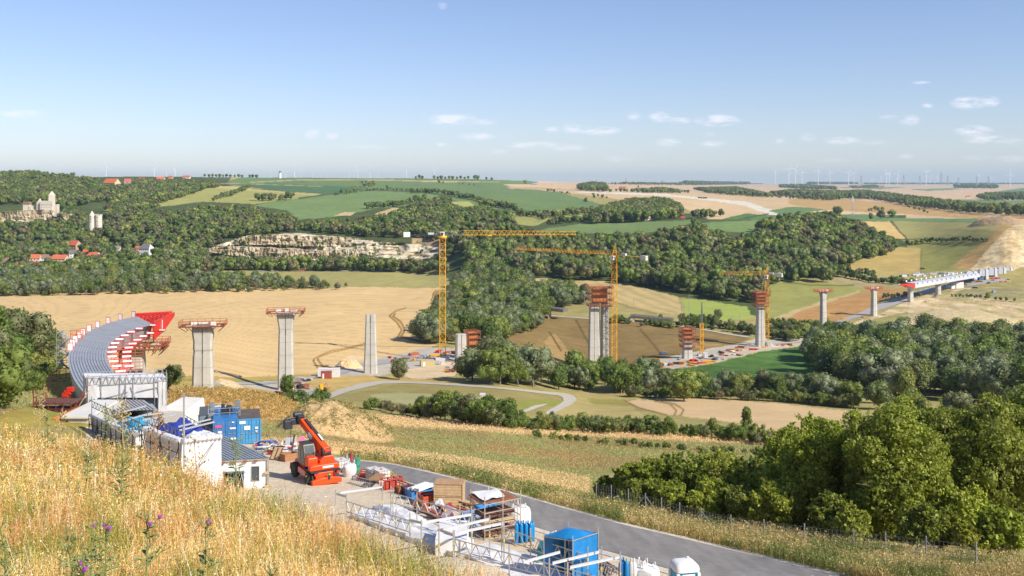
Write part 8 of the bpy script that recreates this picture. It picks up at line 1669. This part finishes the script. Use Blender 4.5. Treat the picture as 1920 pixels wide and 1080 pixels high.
# ------------------------------------------------------------------ grasses and weeds
def veg_material(name, trans=.35):
    m = D.materials.new(name); m.use_nodes = True; t = m.node_tree; t.nodes.clear(); at = N(t, 'ShaderNodeAttribute', attribute_name='Col'); ge = N(t, 'ShaderNodeNewGeometry')
    mr = N(t, 'ShaderNodeMapRange'); mr.inputs[3].default_value = .7; mr.inputs[4].default_value = 1.3; t.links.new(ge.outputs['Random Per Island'], mr.inputs[0]); v = N(t, 'ShaderNodeVectorMath', operation='SCALE'); t.links.new(at.outputs['Color'], v.inputs[0]); t.links.new(mr.outputs[0], v.inputs['Scale'])
    d = N(t, 'ShaderNodeBsdfDiffuse'); tr = N(t, 'ShaderNodeBsdfTranslucent'); t.links.new(v.outputs[0], d.inputs[0]); t.links.new(v.outputs[0], tr.inputs[0]); mx = N(t, 'ShaderNodeMixShader'); mx.inputs[0].default_value = trans; t.links.new(d.outputs[0], mx.inputs[1]); t.links.new(tr.outputs[0], mx.inputs[2]); o = N(t, 'ShaderNodeOutputMaterial'); t.links.new(mx.outputs[0], o.inputs[0]); return m
VEG = veg_material('dry_vegetation', .45)
def stems(name, base, height, cols, wid, nseg=3, nleaf=7, leaf=.02, lean=.25, seed=1, heads=.55, kind='stuff'):
    """many plants in one object: curved stalks with small leaves and seed heads"""
    rng = np.random.default_rng(seed); n = len(base); a = rng.uniform(0, 2 * np.pi, n); ld = np.stack([np.cos(a), np.sin(a), np.zeros(n)], 1) * (rng.uniform(0, lean, n) * height)[:, None]
    side = np.stack([-np.sin(a + rng.normal(size=n)), np.cos(a + rng.normal(size=n)), np.zeros(n)], 1); co = []; col = []
    def pt(t): return base + ld * (t ** 2)[:, None] + np.stack([np.zeros(n), np.zeros(n), height * t], 1)
    for s in range(nseg):
        t0, t1 = np.full(n, s / nseg), np.full(n, (s + 1) / nseg); p0, p1 = pt(t0), pt(t1); w0 = (wid * (1 - s / nseg * .7))[:, None]; w1 = (wid * (1 - (s + 1) / nseg * .7))[:, None]
        co.append(np.stack([p0 - side * w0, p0 + side * w0, p1 + side * w1, p1 - side * w1], 1)); col.append(cols)
    for k in range(nleaf):
        t = rng.uniform(heads, 1.02, n); p = pt(t) + rng.normal(size=(n, 3)) * (leaf * 1.6)[:, None]; nr = rng.normal(size=(n, 3)); nr /= np.linalg.norm(nr, axis=1)[:, None]; c, _ = leaf_quads(p, nr, leaf * rng.uniform(.6, 1.4, n), rng, asp=rng.uniform(.5, 1.2)); co.append(c.reshape(n, 4, 3)); col.append(cols * rng.uniform(.85, 1.2, (n, 1)))
    co = np.concatenate(co); col = np.concatenate(col); N_ = len(co); me = mesh_np(name, co.reshape(-1, 3), np.arange(4 * N_).reshape(N_, 4), [VEG])
    rgba = np.concatenate([np.repeat(col, 4, 0), np.ones((N_ * 4, 1))], 1).astype(np.float32); me.attributes.new('Col', 'FLOAT_COLOR', 'POINT').data.foreach_set('color', rgba.ravel()); o = D.objects.new(name, me); COL.objects.link(o); return tag(o, kind=kind) if kind else o
def pal(cs, k=KALB): return np.array([px_rgb(*c, k) for c in cs])
rng = np.random.default_rng(77)
# dry meadow on the near hillside
n = 120000; px = rng.uniform(-260, 1080, n); row = rng.uniform(790, 1750, n); Yd = 3827 / (row - 705); X_ = (px - 960) / F * Yd
cy = np.interp(X_, CREST[:, 0], CREST[:, 1]); keep = (Yd < cy + rng.uniform(0, 1.1, n)) & (Yd > 2.9); X_, Yd = X_[keep], Yd[keep]; n = len(X_)
# scattered plants beyond the lip so that the edge is ragged
base = np.stack([X_, Yd, hill_z(X_, Yd) - .02], 1); big = vnoise(X_ / 1.6 + 5, Yd / 2.2, 81, 3); g2 = vnoise(X_ / .7 + 15, Yd / 1.0, 82, 3)
gold = pal([(236, 210, 150), (228, 192, 122), (214, 172, 108), (246, 230, 184), (232, 204, 134), (220, 202, 128), (206, 168, 112)], 1.2); green = pal([(150, 154, 74), (130, 140, 66), (176, 172, 84), (196, 186, 96)], 1.1); org = pal([(208, 158, 98), (196, 148, 92), (222, 176, 116), (216, 184, 130)], 1.15)
cols = gold[rng.integers(len(gold), size=n)]; mo = (big > .52) & (rng.random(n) < .7); cols[mo] = org[rng.integers(len(org), size=mo.sum())]; mg = (g2 > .58) & (rng.random(n) < .8); cols[mg] = green[rng.integers(len(green), size=mg.sum())]; wh_ = rng.random(n) < .05; cols[wh_] = px_rgb(250, 244, 220, 1.0); few = rng.random(n) < .07; cols[few] = green[rng.integers(len(green), size=few.sum())]
ht = rng.uniform(.16, .44, n) * (1 + .25 * (big - .5) * 4 * .3); ht[rng.random(n) < .03] *= 1.5
stems('meadow_grass', base, ht, cols, np.maximum(.0018, .00036 * Yd), 3, 7, np.maximum(.006, .00088 * Yd), .5, 5, heads=.3)
# verge, bank and meadow beyond the road
def field_stems(name, polys, n, hts, colf, wid, leafk, nleaf, seed, heads=.3, lean=.4, dens_noise=0.0):
    rg = np.random.default_rng(seed); P_ = []; per = [abs(sum(p[i][0] * p[(i + 1) % len(p)][1] - p[(i + 1) % len(p)][0] * p[i][1] for i in range(len(p)))) for p, _ in polys]; tot = sum(a * w for a, (_, w) in zip(per, polys))
    for (poly, w), a in zip(polys, per):
        k = int(n * a * w / tot * 2.2); xs = [q[0] for q in poly]; ys = [q[1] for q in poly]; x = rg.uniform(min(xs), max(xs), k * 2); y = rg.uniform(min(ys), max(ys), k * 2); ok = inpoly(x, y, poly); P_.append(np.stack([x[ok], y[ok]], 1)[:k])
    P_ = np.concatenate(P_); rg.shuffle(P_); P_ = P_[:n]; x, y, z = ground_px(P_[:, 0], P_[:, 1]); z = ground_xy(x, y)[0]
    if dens_noise: k = vnoise(x / 3.3, y / 5.0, seed, 4) > dens_noise; x, y, z = x[k], y[k], z[k]
    b = np.stack([x, y, z - .03], 1); m = len(b); stems(name, b, rg.uniform(hts[0], hts[1], m) * (.7 + .6 * vnoise(x / 4, y / 6, seed + 1, 3)), colf(x, y, m, rg), wid * y, 2, nleaf, leafk * y, lean, seed, heads)
vg = pal([(214, 192, 136), (204, 184, 124), (176, 168, 108), (152, 156, 98), (228, 208, 158), (196, 170, 114)], 1.0); vgr = pal([(134, 144, 82), (150, 156, 92), (120, 130, 76)], 1.0)
def verge_cols(x, y, m, rg):
    c = vg[rg.integers(len(vg), size=m)]; g = (vnoise(x / 3.5 + 3, y / 5, 91, 3) > .53) & (rg.random(m) < .8); c[g] = vgr[rg.integers(len(vgr), size=g.sum())]; return c
field_stems('verge_grass', [([(640,853),(760,864),(880,884),(980,915),(1110,940),(1200,962),(1320,985),(1480,1010),(1650,1035),(1900,1060),(2100,1080),(2100,1240),(1900,1165),(1700,1112),(1560,1074),(1340,1021),(1169,981),(1065,952),(917,911),(818,886),(739,868),(640,858)], 1)], 46000, (.35, 1.0), verge_cols, .0003, .0009, 6, 11)
mc = pal([(182, 178, 122), (170, 170, 112), (192, 184, 130), (176, 168, 116), (160, 166, 104)], 1.05)
def mead_cols(x, y, m, rg):
    c = mc[rg.integers(len(mc), size=m)].copy(); q = vnoise(x / 12 + 7, y / 26, 95, 4); a = (q > .55) & (rg.random(m) < .7); c[a] = pal([(192, 164, 118), (184, 158, 112), (200, 176, 130)], .95)[rg.integers(3, size=a.sum())]; return c
field_stems('dry_meadow', [([(500,835),(660,845),(900,880),(1110,935),(1130,880),(1440,862),(1440,836),(1150,822),(960,814),(740,800),(480,790),(480,830)], 1), ([(120,745),(60,760),(0,780),(0,700),(110,700)], 1), ([(330,745),(440,770),(560,806),(740,800),(600,765),(400,722),(330,722)], .8)], 52000, (.12, .34), mead_cols, .0003, .0006, 4, 13)
sc_ = pal([(238, 212, 164), (232, 206, 156), (226, 198, 146)], 1.05)
field_stems('straw_strip', [([(480,826),(560,824),(660,834),(900,864),(1105,898),(1105,930),(1000,905),(860,876),(640,848),(500,842)], 1), ([(600,768),(760,782),(960,800),(1150,806),(1440,828),(1440,836),(1150,820),(960,816),(740,800)], 1)], 26000, (.2, .4), lambda x, y, m, rg: sc_[rg.integers(3, size=m)], .0003, .0006, 3, 17)
# weeds between the works and the road
field_stems('road_edge_weeds', [([(870,948),(905,956),(985,985),(975,992),(900,968)], 1), ([(700,886),(740,894),(735,898),(700,892)], 1)], 900, (.15, .4), verge_cols, .0004, .0012, 4, 19)
# taller single weeds and thistles in the near meadow
GW = mat('weed_green', (.19, .23, .075), .7, var=.3, scale=20); SW = mat('weed_straw', (.42, .33, .15), .8, var=.3, scale=20); PUR = mat('thistle_purple', (.38, .07, .42), .6)
def weed(label, px, row, h, seed, mm, name='tall_weed', flowers=0, branches=9, spread=.3, leafy=True):
    rg = random.Random(seed); Yd = min(36, 3500 / (row - 705)) if row > 715 else 36; x = (px - 960) / F * Yd; b = Vector((x, Yd, float(hill_z(x, Yd)))); t = thing(name, label, 'weed', b, 0); m = MB(); lf = []; tips = []; top = Vector((rg.uniform(-.1, .1), rg.uniform(-.1, .1), h)); m.bar((0, 0, 0), top * .6, .006 * (1 + Yd / 20), 4); m.bar(top * .6, top, .004 * (1 + Yd / 20), 4)
    for k in range(branches):
        f = rg.uniform(.3, .95); a = rg.uniform(0, 6.28); s = top * f; e = s + Vector((math.cos(a) * spread * (1.1 - f), math.sin(a) * spread * (1.1 - f), rg.uniform(.1, .3) * h * .6)); m.bar(s, e, .003 * (1 + Yd / 20), 4); tips.append(e)
        for j in range(3): e2 = s.lerp(e, .4 + .2 * j) + Vector((rg.uniform(-.1, .1), rg.uniform(-.1, .1), rg.uniform(.02, .12))); m.bar(s.lerp(e, .4 + .2 * j), e2, .002 * (1 + Yd / 20), 3); tips.append(e2)
    for e in tips: r = (.006 if mm is GW else .009) * (1 + Yd / 18); m.lathe([(r * .3, -r), (r, 0), (r * .5, r)], e, 5)
    m.build('stalk', mm, t)
    if leafy:
        m = MB()
        for k in range(16): f = rg.uniform(.05, .9); a = rg.uniform(0, 6.28); s = top * f; l = .09 * (1.3 - f) * (1 + Yd / 30) * 1.5; d = Vector((math.cos(a), math.sin(a), .35)) * l; w = Vector((-math.sin(a), math.cos(a), 0)) * l * .2; m.add([s, s + d * .5 + w, s + d + Vector((0, 0, -l * .2)), s + d * .5 - w], [(0, 1, 2, 3)])
        m.build('leaf', GW, t)
    for k in range(flowers): m = MB(); r = .009 * (1 + Yd / 9); m.lathe([(r * .5, -r), (r, 0), (r * 1.1, r * .8), (r * .3, r)], tips[k], 7); m.build('flower', PUR, t)
    return t
weed('tall straw coloured weed standing before the long shaded scaffold wall', 232, 862, 1.35, 1, SW, branches=16, spread=.5); weed('branching brown weed right of the tall straw coloured one', 287, 880, 1.2, 2, mat('weed_brown', (.3, .17, .07), .8), branches=14, spread=.35, leafy=False)
weed('slim green weed in front of the cabin doorway', 446, 935, 1.1, 3, GW, branches=8, spread=.12); weed('thin dry weed in front of the big white sheet', 372, 905, .95, 4, SW, branches=7, spread=.3, leafy=False); weed('bushy green weed left of the middle of the near meadow', 225, 935, .8, 5, GW, branches=16, spread=.4); weed('bushy green weed just left of the other green one', 158, 920, .75, 6, GW, branches=12, spread=.4); weed('small green weed at the crest near the left edge', 92, 845, .95, 7, GW, branches=10, spread=.3)
weed('dry weed silhouetted at the crest by the concrete abutment', 75, 808, 1.3, 8, SW, branches=12, spread=.4, leafy=False); weed('dry weed at the crest below the brown side platform', 118, 818, 1.1, 9, SW, branches=10, spread=.35, leafy=False); weed('leaning green weed right of the abutment foot', 200, 842, 1.2, 10, GW, branches=10, spread=.3); weed('green weed at the bottom edge left of the middle', 512, 1160, .5, 11, GW, branches=9, spread=.2)
for i, (px, row) in enumerate([(12, 1120), (28, 1100), (148, 1130), (168, 1090), (196, 1120), (272, 1110), (386, 1100), (155, 1160)]): weed(['purple thistle at the left edge of the near meadow', 'purple thistle second from the left edge', 'purple thistle in the left third of the near meadow', 'purple thistle just right of and above its neighbour', 'small purple thistle low in the left third', 'purple thistle between the left third and the middle', 'purple thistle nearest the middle of the near meadow', 'purple thistle at the very bottom of the near meadow'][i], px, row, .62 + .1 * (i % 3), 30 + i, GW, 'thistle', 1 + (i % 2), 6, .2)

for sd_, cs_, hts_ in ((3, [(150, 146, 88), (176, 160, 104), (132, 134, 78)], (.12, .3)), (5, [(214, 180, 118), (200, 160, 98), (188, 168, 106), (170, 156, 92)], (.3, .7))):
    b = np.array(MT[sd_]); rg = np.random.default_rng(sd_); k = vnoise(b[:, 0] / 2, b[:, 1] / 2, sd_, 4) > (.5 if sd_ == 3 else .2); b = b[k]; pc_ = pal(cs_, 1.0); stems('mound_weeds', b, rg.uniform(*hts_, len(b)), pc_[rg.integers(len(pc_), size=len(b))], .0003 * b[:, 1], 2, 6, .0009 * b[:, 1], .6, sd_, .1)
print('SCENE DONE', len(D.objects))
